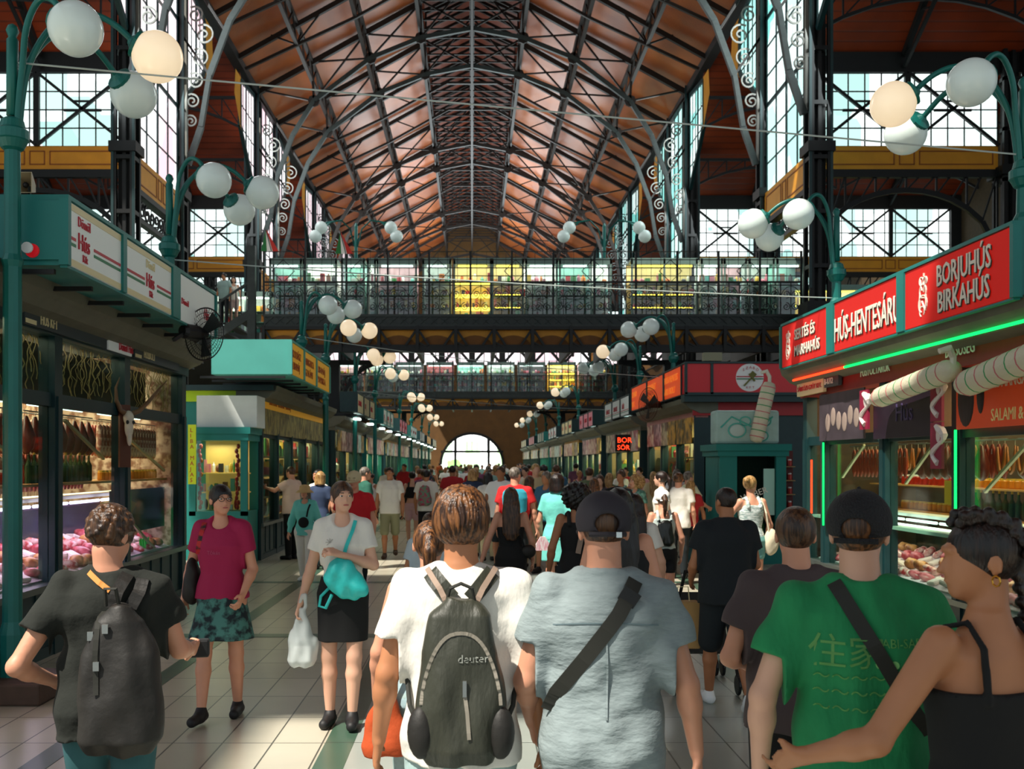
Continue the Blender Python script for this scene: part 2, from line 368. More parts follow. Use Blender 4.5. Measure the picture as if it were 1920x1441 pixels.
# clerestory glazing
PANET = panemat('daylit_pane_teal', '#e8fffb', 1.5, '#7fd6cc', (.2, .75))
PANEW = panemat('daylit_pane_white', '#ffffff', 1.9, '#d8b8c0', (.15, .85))
PANEA = panemat('daylit_pane_aisle', '#f6fffd', 1.6, '#8fc4bd', (.25, .9))
wn = 1; wl = 1
for si, s in enumerate((-1, 1)):
    pm = PANEW if s < 0 else PANET
    for (a, b) in NARROW:
        x = s*10.15; y0, y1 = a+.35, b-.35
        t = struct(MB().bb(x-.01, x+.01, y0, y1, 11.1, 19.1).build('window_%d' % wn, pm)); wn += 1
        m = MB(); n = 4
        for i in range(n+1): m.bb(x-.05, x+.05, y0+(y1-y0)*i/n-(.06 if i in (0, 2, 4) else .03), y0+(y1-y0)*i/n+(.06 if i in (0, 2, 4) else .03), 11.1, 19.1)
        for i in range(9): m.bb(x-.05, x+.05, y0, y1, 11.1+i*1.0-(.07 if i in (3, 6) else .02), 11.1+i+(.07 if i in (3, 6) else .02))
        m.build('window_frame', TEALD, t)
        m = MB(); m.bb(x-.1, x+.1, y0, y1, 10.1, 11.1); o = struct(m.build('trim_%d' % (20+wn), YEL))
        m = MB()
        for (p, q) in ((.05, .42), (.46, .54), (.58, .95)):
            for zz in (10.28, 10.9): m.bb(x-s*.12, x-s*.1, y0+(y1-y0)*p, y0+(y1-y0)*q, zz, zz+.04)
            for f in (p, q): m.bb(x-s*.12, x-s*.1, y0+(y1-y0)*f-.02, y0+(y1-y0)*f+.02, 10.28, 10.94)
        m.build('outline', YELD, o)
        m = MB(); m.bb(x-.15, x+.15, y0, y1, 9.95, 10.12)
        for i in range(9):
            for (c, r) in ((.0, .3),): spiral(m, (x, y0+.3+(y1-y0-.6)*i/8, 9.6), (0, 1, 0), (0, 0, 1), .28, 1.3, i, .05, 12)
        m.bb(x-.1, x+.1, y0, y1, 9.15, 9.28); struct(m.build('trim_%d' % (40+wn), IRON))
        # side glazing under the cross roofs (both sides of the column pair)
        for (ya, yb) in ((a-.35, a-3.1), (b+.35, b+3.1)):
            if ya < 27: pass
            q = [(x, ya, 14.6), (x, yb, 16.6), (x, yb, 18.6), (x, ya, 18.9)]
            t = struct(MB().add(q, [(0, 1, 2, 3)]).build('window_%d' % wn, pm)); wn += 1
            m = MB(); m.beam(q[0], q[1], .14, .2); m.beam(q[2], q[3], .14, .2); m.beam(q[1], q[2], .14, .2); m.beam(q[0], q[3], .1)
            for i in range(1, 5):
                f = i/5; m.beam((x, ya+(yb-ya)*f, 14.6+2*f), (x, ya+(yb-ya)*f, 18.9-.3*f), .05 if i != 3 else .1)
            for zz in (15.6, 16.6, 17.6): m.beam((x, ya, zz), (x, ya+(yb-ya)*min(1, max(.05, (zz-14.6)/2)), zz), .05)
            m.build('window_frame', TEALD, t)
            sg = 1 if yb > ya else -1
            m = MB(); m.add([(x-s*.05, yb, 16.4), (x-s*.05, yb+sg*1.2, 17.6), (x-s*.05, yb+sg*1.0, 18.7), (x-s*.05, yb, 18.7)], [(0, 1, 2, 3)]); struct(m.build('trim_%d' % (60+wn), YEL))
    # eave beams
    m = MB(); m.bb(s*10.35, s*9.95, 27, 100, 19.0, 19.35); struct(m.build('trim_%d' % (90+si), IRON))
    # braced aisle windows, facing the camera
    for bi, (a, b) in enumerate(NARROW):
        z = a+2.4
        for (x0, x1) in ((11.0, 16.85), (17.65, 23.5)):
            t = struct(MB().bb(s*x0, s*x1, z+.02, z+.04, 12, 14.35).build('window_%d' % wn, PANEA)); wn += 1
            m = MB()
            n = 11
            for i in range(n+1): xx = x0+(x1-x0)*i/n; m.bb(s*xx-.018, s*xx+.018, z-.03, z, 12, 14.35)
            for i in range(5): zz = 12+2.35*i/4; m.bb(s*x0, s*x1, z-.03, z, zz-.018, zz+.018)
            m.build('glazing_bars', IRON, t)
            m = MB(); c = (x0+x1)/2
            for (p, q) in ((x0, c), (c, x1)): m.beam((s*p, z-.12, 12), (s*q, z-.12, 14.35), .09); m.beam((s*p, z-.12, 14.35), (s*q, z-.12, 12), .09); m.bb(s*(p+q)/2-.6, s*(p+q)/2+.6, z-.1, z-.05, 13.1, 13.18); m.bb(s*(p+q)/2-.3, s*(p+q)/2+.3, z-.1, z-.05, 13.4, 13.46)
            m.bb(s*c-.09, s*c+.09, z-.16, z-.04, 12, 14.35); m.build('bracing', IRON, t)
            o = struct(MB().bb(s*x0, s*x1, z-.05, z+.1, 11.25, 12).build('trim_%d' % (200+wn), YEL)); m = MB()
            for (p, q) in ((.03, .43), (.46, .54), (.57, .97)):
                X0 = x0+(x1-x0)*p; X1 = x0+(x1-x0)*q
                for zz in (11.4, 11.82): m.bb(s*X0, s*X1, z-.07, z-.05, zz, zz+.035)
                for xx in (X0, X1): m.bb(s*xx-.018, s*xx+.018, z-.07, z-.05, 11.4, 11.85)
            m.build('outline', YELD, o)
            # arched lattice girder under the yellow band
            m = MB(); m.bb(s*x0, s*x1, z-.1, z+.1, 11.0, 11.25)
            pr = None; R = (x1-x0)/2
            for i in range(13):
                xx = x0+(x1-x0)*i/12; h = 8.3+2.3*math.sqrt(max(0, 1-((xx-c)/R)**2)*.98+.02); pt = (s*xx, z, h)
                if pr: m.beam(pr, pt, .12, .16); 
                if i % 2 == 0: m.beam(pt, (s*(xx), z, 11.1), .06); 
                if i < 12: m.beam(pt, (s*(x0+(x1-x0)*(i+1)/12), z, 11.1), .05)
                pr = pt
            struct(m.build('trim_%d' % (300+wn), IRON))
        m = MB(); m.bb(s*10.3, s*24, z-.1, z+.15, 14.35, 15.2); m.bb(s*23.5, s*24.2, z-.2, z+.2, 0, 15); struct(m.build('wall_aisle_%s_%d' % (('left', 'right')[si], bi), IRON))
        # sloping board ceiling of the cross roof in front of the windows
        ym = z-7.2
        m = MB().add([(s*10.2, z-.1, 15.0), (s*24.5, z-.1, 15.0), (s*24.5, ym, 20.4), (s*10.2, ym, 20.4), (s*10.2, z-.1, 15.15), (s*24.5, z-.1, 15.15), (s*24.5, ym, 20.55), (s*10.2, ym, 20.55)],
                     [(0, 1, 2, 3), (4, 7, 6, 5), (0, 4, 5, 1), (1, 5, 6, 2), (2, 6, 7, 3), (3, 7, 4, 0)])
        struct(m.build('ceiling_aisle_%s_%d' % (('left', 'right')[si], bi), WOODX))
        # arch ribs below the cross roof
        for rx in (13.8, 20.5):
            t = empty('aisle_roof_rib', '%s sloping iron rib under the red cross roof of the %s aisle, %s one' % (ORD[bi], ('left', 'right')[si], 'inner' if rx < 15 else 'outer'), 'roof rib', (s*rx, z, 0))
            m = MB(); m.beam((0, -.2, 14.9), (0, -7.2, 20.2), .16, .2); m.beam((0, -.2, 14.5), (0, -3.5, 16.3), .1); m.beam((0, -3.5, 16.3), (0, -7.2, 18.9), .1)
            for i in range(7): f = i/6; m.beam((0, -.2-7*f, 14.9+5.3*f), (0, -.2-7*min(1, f+.08), 14.5+4.4*min(1, f+.08)), .06)
            m.build('rib', IRON, t)
        for j, (yy, dz) in enumerate(((-2.0, 0), (-4.6, 0))):
            zz = 15.0+(-yy)/7.1*5.4-.35
            t = empty('arched_aisle_beam', '%s row, %s arched lattice beam under the red cross roof on the %s' % (ORD[bi], ('lower', 'upper')[j], ('left', 'right')[si]), 'beam', (s*10.3, z+yy, zz))
            m = MB(); m.beam((0, 0, 0), (s*13.6, 0, 0), .12)
            for (p, q) in ((0, 6.9), (7.1, 13.6)):
                c = (p+q)/2; pr = None
                for i in range(9):
                    xx = p+(q-p)*i/8; pt = (s*xx, 0, -.35-1.0*((xx-c)/((q-p)/2))**2)
                    if pr: m.beam(pr, pt, .1)
                    m.beam(pt, (s*xx, 0, 0), .05); 
                    if i < 8: m.beam(pt, (s*(xx+(q-p)/8), 0, 0), .05)
                    pr = pt
            m.build('lattice', IRON, t)
    # gallery floors along both sides
    m = MB(); m.bb(s*10.4, s*23.5, 27, 100, 6.0, 6.4); struct(m.build('floor_gallery_%s' % ('left', 'right')[si], GREYI))
    m = MB(); m.bb(s*24, s*24.4, 14, 100, 0, 22); struct(m.build('wall_%s' % ('left', 'right')[si], mat('side_wall', '#4a3a22', .8, var=.3)))
    t = empty('gallery_railing', 'black wrought iron railing along the %s gallery' % ('left', 'right')[si], 'railing', (s*10.55, 0, 6.4))
    m = MB(); m.beam((0, 35, 1.05), (0, 98, 1.05), .08); m.beam((0, 35, .1), (0, 98, .1), .06)
    y = 35
    while y < 98: m.beam((0, y, 0), (0, y, 1.05), .03); y += .3
    m.build('bars', IRON, t)
# end wall with arched doorway and window row
ENDM = mat('end_wall_plaster', '#6b4a22', .8, var=.25, vscale=1.5)
z = 99.0; m = MB()
arc = [(-3.1*math.cos(math.pi*i/20), 1.7+3.1*math.sin(math.pi*i/20)) for i in range(21)]
m.prism([(-24, 0), (-3.1, 0)]+arc+[(3.1, 0), (24, 0), (24, 11.6), (-24, 11.6)], (0, z, 0), (1, 0, 0), (0, 0, 1), -.4)
m.bb(-24, 24, z, z+.4, 13.5, 19); m.add([(-10.4, z, 19), (10.4, z, 19), (2.6, z, 25), (0, z, 26.5), (-2.6, z, 25)], [(0, 1, 2, 3, 4)])
struct(m.build('wall_back', ENDM))
t = struct(MB().bb(-24, 24, z+.3, z+.32, 11.6, 13.5).build('window_%d' % wn, PANEW)); wn += 1
m = MB()
for i in range(41): m.bb(-24+i*1.2-.04, -24+i*1.2+.04, z-.1, z, 11.6, 13.5)
for i in range(17):
    x = -24+i*3; m.bb(x-.3, x+.3, z-.2, z, 11.6, 13.5); m.beam((x, z-.15, 11.6), (x+1.5, z-.15, 13.3), .25); m.beam((x+3, z-.15, 11.6), (x+1.5, z-.15, 13.3), .25)
m.build('window_frame', IRON, t)
t = struct(MB().prism([(-3.1, 0)]+arc+[(3.1, 0)], (0, z+.35, 0), (1, 0, 0), (0, 0, 1), .02).build('door_1', panemat('daylit_door', '#ffffff', 3.2, '#8fd070', (.35, .9))))
m = MB()
for x in (-1.65, 1.65): m.bb(x-.12, x+.12, z-.1, z+.1, 0, 4.4)
m.bb(-3.1, 3.1, z-.1, z+.1, 2.9, 3.1)
for i in range(13): x = -3+i*.5; m.bb(x-.02, x+.02, z-.02, z+.02, 3.1, 1.7+math.sqrt(max(.01, 9.6-x*x)))
for a, b in zip(arc, arc[1:]): m.beam((a[0], z-.05, a[1]), (b[0], z-.05, b[1]), .25)
m.build('door_frame', IRON, t)
# daylight from the clerestory windows, then added fill aimed up at the roof
for s in (-1, 1):
    for (a, b) in NARROW:
        o = area('clerestory_daylight', (s*9.7, (a+b)/2, 15.5), (8, 7), 900, (.92, 1, 1)); aim(o, (-s, 0, -.25))
for zz, pw in ((45, 60), (57, 420), (72, 1100), (88, 1100)):
    o = area('roof_fill_light', (0, zz, 17), (8, 12), pw*1.8, (.84, .96, 1)); aim(o, (0, 0, 1))
# ================================================================ lamp posts
GLOBE = mat('opal_globe', '#dcebe7', .18, emit=.07, ecol='#dff2ee')
GLOBEW = mat('opal_globe_lit', '#fff0d8', .2, emit=.6, ecol='#ffe2b8')
ARML = [(.60, -.25), (1.06, .28), (.58, 1.12)]
def lamp_proto(dirs, base):
    t = empty('street_lamp', 'x', 'lamp post', (0, 0, 0))
    MB().lathe([(.10, .0), (.10, .5), (.075, .6), (.07, 3.4), (.085, 3.45), (.065, 3.5), (.06, 4.35)] if base else [(.09, 3.86), (.09, 4.05), (.065, 4.1), (.06, 4.35)], n=12).build('pole', LAMPG, t, smooth=False)
    MB().lathe([(.06, 4.32), (.085, 4.34), (.115, 4.40), (.125, 4.41), (.125, 4.48), (.10, 4.5), (.085, 4.56), (.055, 4.58)], n=20).build('collar', LAMPG, t)
    MB().lathe([(.045, 4.6), (.045, 5.2), (.03, 5.22), (.05, 5.27), (.035, 5.31), (.005, 5.33)], n=12).build('finial_pole', LAMPG, t, smooth=True)
    if base: MB().bb(-.3, .35, -.32, .3, 0, .17).build('stone_base', mat('stone_block', '#5a4438', .8, var=.3), t, bevel=.02)
    for i, d in enumerate(dirs):
        R = math.hypot(*d); u = Vector((d[0]/R, d[1]/R, 0)); k = R/1.0
        pr = [(.05, 4.5), (.07, 4.75), (.11, 5.0), (.2*k, 5.25), (.34*k, 5.43), (.5*k, 5.49), (.66*k, 5.44), (.78*k, 5.34), (R-.17, 5.26)]
        # smooth the profile
        for _ in range(2):
            q = [pr[0]]
            for a, b in zip(pr, pr[1:]): q += [(a[0]*.75+b[0]*.25, a[1]*.75+b[1]*.25), (a[0]*.25+b[0]*.75, a[1]*.25+b[1]*.75)]
            pr = q+[pr[-1]]
        a = MB().tube([u*p[0]+Vector((0, 0, p[1])) for p in pr], .026, 8).build('arm', LAMPG, t, smooth=True)
        c = u*R+Vector((0, 0, 5.18)); n = (u*-.75+Vector((0, 0, .4))).normalized()
        MB().tube([c+n*.165, c+n*.20, c+n*.22, c+n*.25], [.11, .115, .06, .03], 14).build('globe_cap', LAMPG, a)
        MB().ell(c, .205, 28, 16).build('globe', GLOBEW if i == 1 else GLOBE, a, smooth=True)
    return t
lampL = lamp_proto(ARML, True); lampR = lamp_proto([(-x, y) for x, y in ARML], False); lampS = lamp_proto(ARML, False)
index_kids()
def unlit(r, idx):
    arms = [c for c in KID[r.name] if c.name.startswith('arm')]
    for i, a in enumerate(arms):
        g = [c for c in KID[a.name] if c.name.startswith('globe') and 'cap' not in c.name][0]
        g.material_slots[0].link = 'OBJECT'; g.material_slots[0].material = GLOBEW if i in idx else GLOBE
LZL = [7.9, 12.0, 21.3, 24.8, 31.0, 37.4, 50, 60, 72, 84]; LZR = [8.98, 13.6, 24.6, 29.5, 34.7, 46.5, 57, 67, 77, 87]
first = {-1: lampL, 1: lampR}
for s, zs, X, pr in ((-1, LZL, -3.64, lampL), (1, LZR, 4.97, lampR)):
    for i, z in enumerate(zs):
        lb = '%s green three-globe lamp post along the %s side of the aisle' % (ORD[i], 'left' if s < 0 else 'right')
        if i == 0: pr.location = (X, z, 0); pr['label'] = lb; pr['group'] = 'green globe lamp posts'; r = pr
        elif s < 0 and i == 1: lampS.location = (X, z, 0); lampS['label'] = lb; lampS['group'] = 'green globe lamp posts'
        else: r = dup(lampS if s < 0 and i == 2 else pr, (X, z, 0), 0, lb, 'green globe lamp posts')
for s, zs, X, pr in ((-1, LZL, -3.64, lampL), (1, LZR, 4.97, lampR)):
    rs = sorted([o for o in C.objects if o.name.startswith('street_lamp') and o.get('label') and (('left side' in o['label']) == (s < 0))], key=lambda o: o.location.y)
    for i, r in enumerate(rs): unlit(r, {0: (1,), 2: (), 3: (0, 1), 5: (1, 0)}.get(i, () if i < 3 else ((0, 1, 2) if s < 0 else (1,))) if s < 0 else {0: (1,), 1: (), 2: (), 3: (1,), 4: ()}.get(i, (1,)))
# overhead wires
m = MB(); 
def wire(a, b, sag, label):
    a = Vector(a); b = Vector(b); pts = [a.lerp(b, i/16)-Vector((0, 0, sag*4*(i/16)*(1-i/16))) for i in range(17)]
    tag(MB().tube(pts, .008, 5).build('cable', mat('pale_cable', '#b8c4c0', .5)), label, 'cable')
wire((-3.6, 7.9, 5.02), (5.0, 8.98, 4.62), .0, 'thin pale cable strung across the aisle between the nearest lamp posts')
wire((-3.64, 12, 4.3), (4.97, 13.6, 4.1), .05, 'thin cable strung between the second pair of lamp posts')
wire((-3.64, 21.3, 4.55), (4.97, 24.6, 3.95), .1, 'thin cable strung between the third pair of lamp posts below the bridge')
wire((-3.64, 31, 4.1), (4.97, 34.7, 3.7), .1, 'thin cable strung between the lamp posts beyond the bridge')
# ================================================================ gallery bridges
SHG = glassmat('shop_glass', '#cfe0dc', .15, .03)
BWD = mat('bridge_frame', '#6f8a82', .5, var=.2)
LEDW = emis('tube_white', '#e8fff4', 6); LEDY = emis('tube_yellow', '#ffd84a', 5); LEDG = emis('tube_green', '#18ff6a', 2); LEDR = emis('tube_red', '#ff3a1a', 3.5)
GCOL = [mat('goods_%s' % n, c, .5) for n, c in (('red', '#b02222'), ('cream', '#d8cdb0'), ('brown', '#6a3a1e'), ('green', '#3d7a3c'), ('pink', '#c06a7c'), ('white', '#e8e8e0'), ('gold', '#caa23a'), ('teal', '#5aa09a'), ('dark', '#2a2422'), ('orange', '#d07020'))]
def goods_mesh(x0, x1, y0, y1, rows, seed, size=.16, hmax=.28, mats=10, gap=.0, along='x'):
    rnd = random.Random(seed); m = MB()
    for z in rows:
        x = x0
        while x < x1-.02:
            w_ = size*rnd.uniform(.4, 1); h = hmax*rnd.uniform(.35, 1); m.mi = rnd.randrange(mats)
            if rnd.random() > gap:
                yy = y0+(y1-y0)*rnd.uniform(.2, .8)
                if along == 'x': c = (x+w_/2, yy, z+h/2)
                else: c = (yy, x+w_/2, z+h/2)
                k = rnd.random()
                if k < .5: m.box(c, (w_*.9, w_*.9, h))
                elif k < .8: m.lathe([(w_*.3, 0), (w_*.42, h*.2), (w_*.42, h*.7), (w_*.15, h*.85), (w_*.15, h)], (c[0], c[1], z), 7)
                else: m.ell(c, (w_*.5, w_*.5, h*.5), 7, 5)
            x += w_
    return m
def rail_units(m, x0, x1, y, z0, unit=.62):
    n = max(1, int((x1-x0)/unit)); u = (x1-x0)/n
    for i in range(n):
        c = x0+u*(i+.5)
        for sg in (-1, 1):
            spiral(m, (c+sg*u*.22, y, z0+.24), (sg, 0, 0), (0, 0, 1), u*.2, 1.6, math.pi/2, .022, 14, 1)
            spiral(m, (c+sg*u*.22, y, z0+.62), (sg, 0, 0), (0, 0, 1), u*.2, 1.5, -math.pi/2, .022, 14, -1)
        m.beam((c, y, z0), (c, y, z0+1.0), .022)
        pts = [(c+u*.5*math.cos(math.pi*k/8), y, z0+.45+.42*math.sin(math.pi*k/8)) for k in range(9)]
        for a, b in zip(pts, pts[1:]): m.beam(a, b, .02)
        m.beam((c-u/2, y, z0), (c-u/2, y, z0+1), .03)
def bridge(x0, x1, y0, y1, label, shops, near=True):
    t = empty('gallery_bridge', label, 'bridge', (0, y0, 0)); oy = y0; D = y1-y0
    m = MB(); m.bb(x0, x1, .1, D, 6.2, 6.42); m.build('deck', GREYI, t)
    m = MB(); m.bb(x0, x1, -.06, .06, 6.38, 6.46); m.bb(x0, x1, -.06, .06, 6.08, 6.14); m.bb(x0, x1, -.01, .02, 6.1, 6.4)
    n = int((x1-x0)/.32)
    for i in range(n):
        a = x0+(x1-x0)*i/n; b = x0+(x1-x0)*(i+1)/n; m.beam((a, -.04, 6.12), (b, -.04, 6.4), .025); m.beam((a, -.04, 6.4), (b, -.04, 6.12), .025)
    m.build('lattice_fascia', GREYI, t)
    m = MB(); m.bb(x0, x1, -.08, .12, 5.28, 5.44); m.bb(x0, x1, -.1, .15, 5.98, 6.08); n = int((x1-x0)/1.18)
    for i in range(n+1):
        c = x0+(x1-x0)*i/n
        m.bb(c-.05, c+.05, -.12, D, 5.3, 6.1)
        if i < n:
            u = (x1-x0)/n
            m.beam((c+.05, -.02, 5.95), (c+u*.3, -.02, 5.5), .07); m.beam((c+u-.05, -.02, 5.95), (c+u*.7, -.02, 5.5), .07); m.bb(c, c+u, -.02, .05, 5.42, 5.52)
            m.beam((c+.02, -.02, 5.6), (c+u*.25, -.02, 5.45), .05)
    m.build('girder', IRON, t)
    m = MB(); u = (x1-x0)/n
    m.bb(x0, x1, .14, .2, 5.44, 6.0); m.build('yellow_panel', YEL, t)
    for i in range(n):
        c = x0+u*(i+.5); a = [(u*.46*math.cos(math.pi*k/10), .36*math.sin(math.pi*k/10)) for k in range(11)]
        MB().prism(a, (c, .13, 5.46), (1, 0, 0), (0, 0, 1), .06).build('vault', OCHRE, t)
    m = MB(); rail_units(m, x0, x1, 0, 6.46); m.beam((x0, 0, 7.46), (x1, 0, 7.46), .05); m.beam((x0, 0, 7.36), (x1, 0, 7.36), .025)
    m.build('scroll_railing', IRON, t)
    m = MB(); n2 = int((x1-x0)/1.2)
    for i in range(n2+1): c = x0+(x1-x0)*i/n2; m.bb(c-.03, c+.03, -.03, .03, 6.4, 8.42)
    for zz in (7.65, 7.9, 8.15, 8.4): m.bb(x0, x1, -.01, .01, zz-.012, zz+.012)
    i = x0
    while i < x1: m.bb(i-.006, i+.006, -.006, .006, 7.46, 8.4); i += .3
    k = x0+.6
    while k < x1-1: 
        for a, b in (((-.35, 0), (0, .35)), ((0, .35), (.35, 0)), ((.35, 0), (0, -.35)), ((0, -.35), (-.35, 0))): m.beam((k+a[0], 0, 7.8+a[1]), (k+b[0], 0, 7.8+b[1]), .02)
        k += 2.4
    m.build('wire_screen', IRON, t)
    return t
def arcade(x0, x1, y0, label):
    for sx in (x0, x1): pass
BR1 = bridge(-6.45, 10.2, 30.9, 34.6, 'long grey iron bridge crossing the hall, near one, with glazed shops on it', 9)
BR2 = bridge(-9.9, 9.9, 64.0, 67.4, 'far iron bridge crossing the hall behind and below the near one', 9)
SIGNTXT = None
def shop(x0, x1, y, z, style, label, seed, H=2.05, D=.9):
    t = empty('display_shop', label, 'shop', ((x0+x1)/2, y, z), group='glazed shops on the gallery bridge'); w2 = (x1-x0)/2
    m = MB(); m.bb(-w2, w2, D, D+.05, 0, H); m.build('back_wall', mat('shop_back_%s' % style, {'white': '#eef4ee', 'teal': '#7fb4a8', 'yellow': '#c8b070', 'dark': '#2c2a2c', 'red': '#8a3a3c', 'pink': '#b8929a', 'grey': '#9aa4a0'}[style], .8, var=.5, vscale=1.5), t)
    m = MB(); m.bb(-w2, w2, -.02, D, H-.08, H); m.bb(-w2, w2, -.03, .03, H-.2, H-.02); m.bb(-w2, w2, -.03, .03, 0, .08)
    for x in (-w2, w2-.06): m.bb(x, x+.06, -.03, .03, 0, H)
    m.bb(-.03, .03, -.03, .03, 0, H) if w2 > .8 else None
    m.build('frame', BWD, t)
    MB().quad((-w2, 0, 0), (w2, 0, 0), (w2, 0, H-.2), (-w2, 0, H-.2)).build('glass_front', SHG, t)
    rows = [.08, .5, .92, 1.34]
    m = MB()
    for zz in rows[1:]: m.bb(-w2+.05, w2-.05, .3, D-.02, zz-.02, zz)
    m.build('shelves', LEDY if style == 'yellow' and seed % 2 else BWD, t)
    tag(goods_mesh(-w2+.08, w2-.08, .35, D-.1, rows, seed, .2, .34, gap=.15).build('goods', GCOL, t), 'crowded small wares on the shelves', kind='stuff')
    c = {'yellow': LEDY, 'white': LEDW}.get(style, LEDW)
    m = MB(); m.bb(-w2+.15, w2-.15, .1, .16, H-.26, H-.21); m.build('tube_light', c, t)
    if style == 'yellow':
        m = MB()
        for zz in (.48, .9, 1.32): m.bb(-w2+.1, w2-.1, .27, .29, zz, zz+.025)
        m.build('shelf_light', LEDY, t)
    return t
pxs = [(505, 566, 'teal'), (568, 632, 'white'), (640, 684, 'teal'), (688, 705, 'white'), (706, 782, 'pink'), (792, 846, 'grey'), (850, 922, 'yellow'), (922, 982, 'yellow'), (985, 1046, 'white'), (1048, 1110, 'teal'), (1112, 1147, 'white'), (1183, 1308, 'yellow'), (1314, 1355, 'white'), (1357, 1400, 'pink'), (1404, 1452, 'grey'), (1456, 1508, 'teal')]
for i, (a, b, st) in enumerate(pxs):
    Z = 32.2; x0 = (a-VX)*Z/F; x1 = (b-VX)*Z/F
    shop(x0, x1, Z, 6.42, st, '%s glazed display shop from the left on the near bridge' % ORD[i].replace('nearest', 'first'), i+3)
for (yy, x_, L_, pw) in ((32.75, 2.0, 17, 280), (65.9, 0, 18, 380)):  # long area lights added to brighten the shop rows
    o = area('shop_fill_light', (x_, yy, 8.3), (L_, .5), pw, (1, .97, .85)); aim(o, (0, .25, -1))
for (x_, yy) in ((15, 37.5), (-12, 38.6)):
    o = area('shop_fill_light', (x_, yy, 8.3), (8, .5), 260, (1, .95, .8)); aim(o, (0, .25, -1))
for i in range(9):
    x0 = -9+i*2.0; shop(x0, x0+1.8, 65.3, 6.42, ['pink', 'grey', 'dark', 'red', 'teal', 'grey', 'dark', 'yellow', 'pink'][i], '%s display shop from the left on the far bridge' % ORD[i].replace('nearest', 'first'), 40+i)
# side gallery shops seen past the columns
for i, (x0, y, st) in enumerate(((11.4, 37, 'yellow'), (13.6, 37, 'yellow'), (15.8, 37, 'grey'), (18, 37, 'teal'))):
    shop(x0, x0+2.1, y, 6.42, st, '%s lit shop from the left on the right-hand gallery' % ORD[i].replace('nearest', 'first'), 61+i)
for i, (x0, y, st) in enumerate(((-14.2, 38, 'white'), (-12.0, 38, 'white'), (-9.8, 38.5, 'white'))):
    shop(x0, x0+2.1, y, 6.42, st, '%s bright shop from the left on the left-hand gallery' % ORD[i].replace('nearest', 'first'), 71+i)
struct(MB().bb(-10.4, -7.4, 34.7, 40.5, 6.15, 6.4).build('floor_landing', GREYI))
# newel, stairs on the left end of the bridge
t = empty('gallery_staircase', 'iron staircase climbing to the left end of the near bridge', 'staircase', (-6.8, 30.8, 0))
m = MB(); m.bb(-.12, .12, -.1, .1, 5.2, 8.55); m.build('newel_post', GREYI, t)
m = MB()
for i in range(16): m.bb(-.2-i*.3-.3, -.2-i*.3, .1, 1.9, 6.3-i*.19-.05, 6.3-i*.19)
m.build('treads', GREYI, t)
m = MB(); m.beam((0, 0, 7.5), (-4.9, 0, 4.2), .06); m.beam((0, 0, 6.5), (-4.9, 0, 3.3), .12, .25); m.build('handrail', GREYI, t)
m = MB()
for i in range(30): f = i/30; m.beam((-4.9*f, 0, 6.4-3.1*f), (-4.9*f, 0, 7.5-3.3*f), .03)
m.build('balusters', IRON, t)
# round-arched openwork corbels carrying the bridges
for (bx, by, nm) in ((-4.6, 33.5, 'left of the aisle under the near bridge'), (6.6, 33.5, 'right of the aisle under the near bridge'), (-4.5, 66, 'left under the far bridge'), (6.0, 66, 'right under the far bridge')):
    t = empty('openwork_corbel', 'black column with openwork scroll corbels '+nm, 'column', (bx, by, 0))
    MB().bb(-.16, .16, -.16, .16, 0, 5.3).build('shaft', IRON, t)
    m = MB()
    for s in (-1, 1):
        pts = [(s*(.15+1.4*(1-math.cos(math.pi/2*k/8))), 0, 3.3+1.9*math.sin(math.pi/2*k/8)) for k in range(9)]
        for a, b in zip(pts, pts[1:]): m.beam(a, b, .12)
        for (x, zz, r) in ((.35, 4.1, .16), (.5, 4.6, .22), (.95, 4.95, .2)): spiral(m, (s*x, 0, zz), (s, 0, 0), (0, 0, 1), r, 1.5, 0, .05, 14)
    m.bb(-1.7, 1.7, -.12, .12, 5.15, 5.3); m.build('scroll_corbel', IRON, t)
# lamp standards on the bridge
def toplamp(x, y, label):
    t = empty('bridge_lamp', label, 'lamp', (x, y, 6.42), group='lamp standards on the near bridge')
    MB().lathe([(.07, 0), (.06, 3.6), (.02, 3.7)], n=8).build('pole', LAMPG, t)
    for (dx, h, sx) in ((.75, 3.55, 1.2), (1.0, 3.25, 1.4)):
        for s in (-1, 1):
            c = Vector((s*sx, .0, h)); pts = [Vector((s*.05, 0, 2.9)), Vector((s*.2, 0, 3.5)), Vector((s*.5, 0, 3.8)), Vector((s*.85, 0, 3.75)), c+Vector((-s*.1, 0, .15))]
            a = MB().tube(pts, .03, 6).build('arm', LAMPG, t); MB().ell(c, .22, 14, 10).build('globe', GLOBE, a, smooth=True)
toplamp(-4.0, 34.4, 'green lamp standard with four globes on the left half of the near bridge')
toplamp(4.56, 34.4, 'green lamp standard with four globes on the right half of the near bridge')
FR, FW, FG = mat('flag_red', '#c8281e', .6), mat('flag_white', '#eeeeea', .6), mat('flag_green', '#1f7a3c', .6)
for (x, y, z, l) in ((-3.9, 30.8, 8.42, 'small red white and green flag drooping above the middle-left of the bridge'), (-6.2, 30.8, 8.5, 'red white and green flag leaning at the left end of the bridge')):
    t = empty('tricolour_flag', l, 'flag', (x, y, z-.1)); MB().tube([(0, 0, 0), (-.18, 0, .7)], .012, 5).build('staff', GREYI, t)
    for i, mm in enumerate((FG, FW, FR)):
        m = MB(); a = -.32+i*.18; m.add([(-.17, 0, .66), (a, .02*i, .0), (a+.18, .03, .0), (-.15, .01, .66)], [(0, 1, 2, 3)]); m.build('stripe', mm, t)
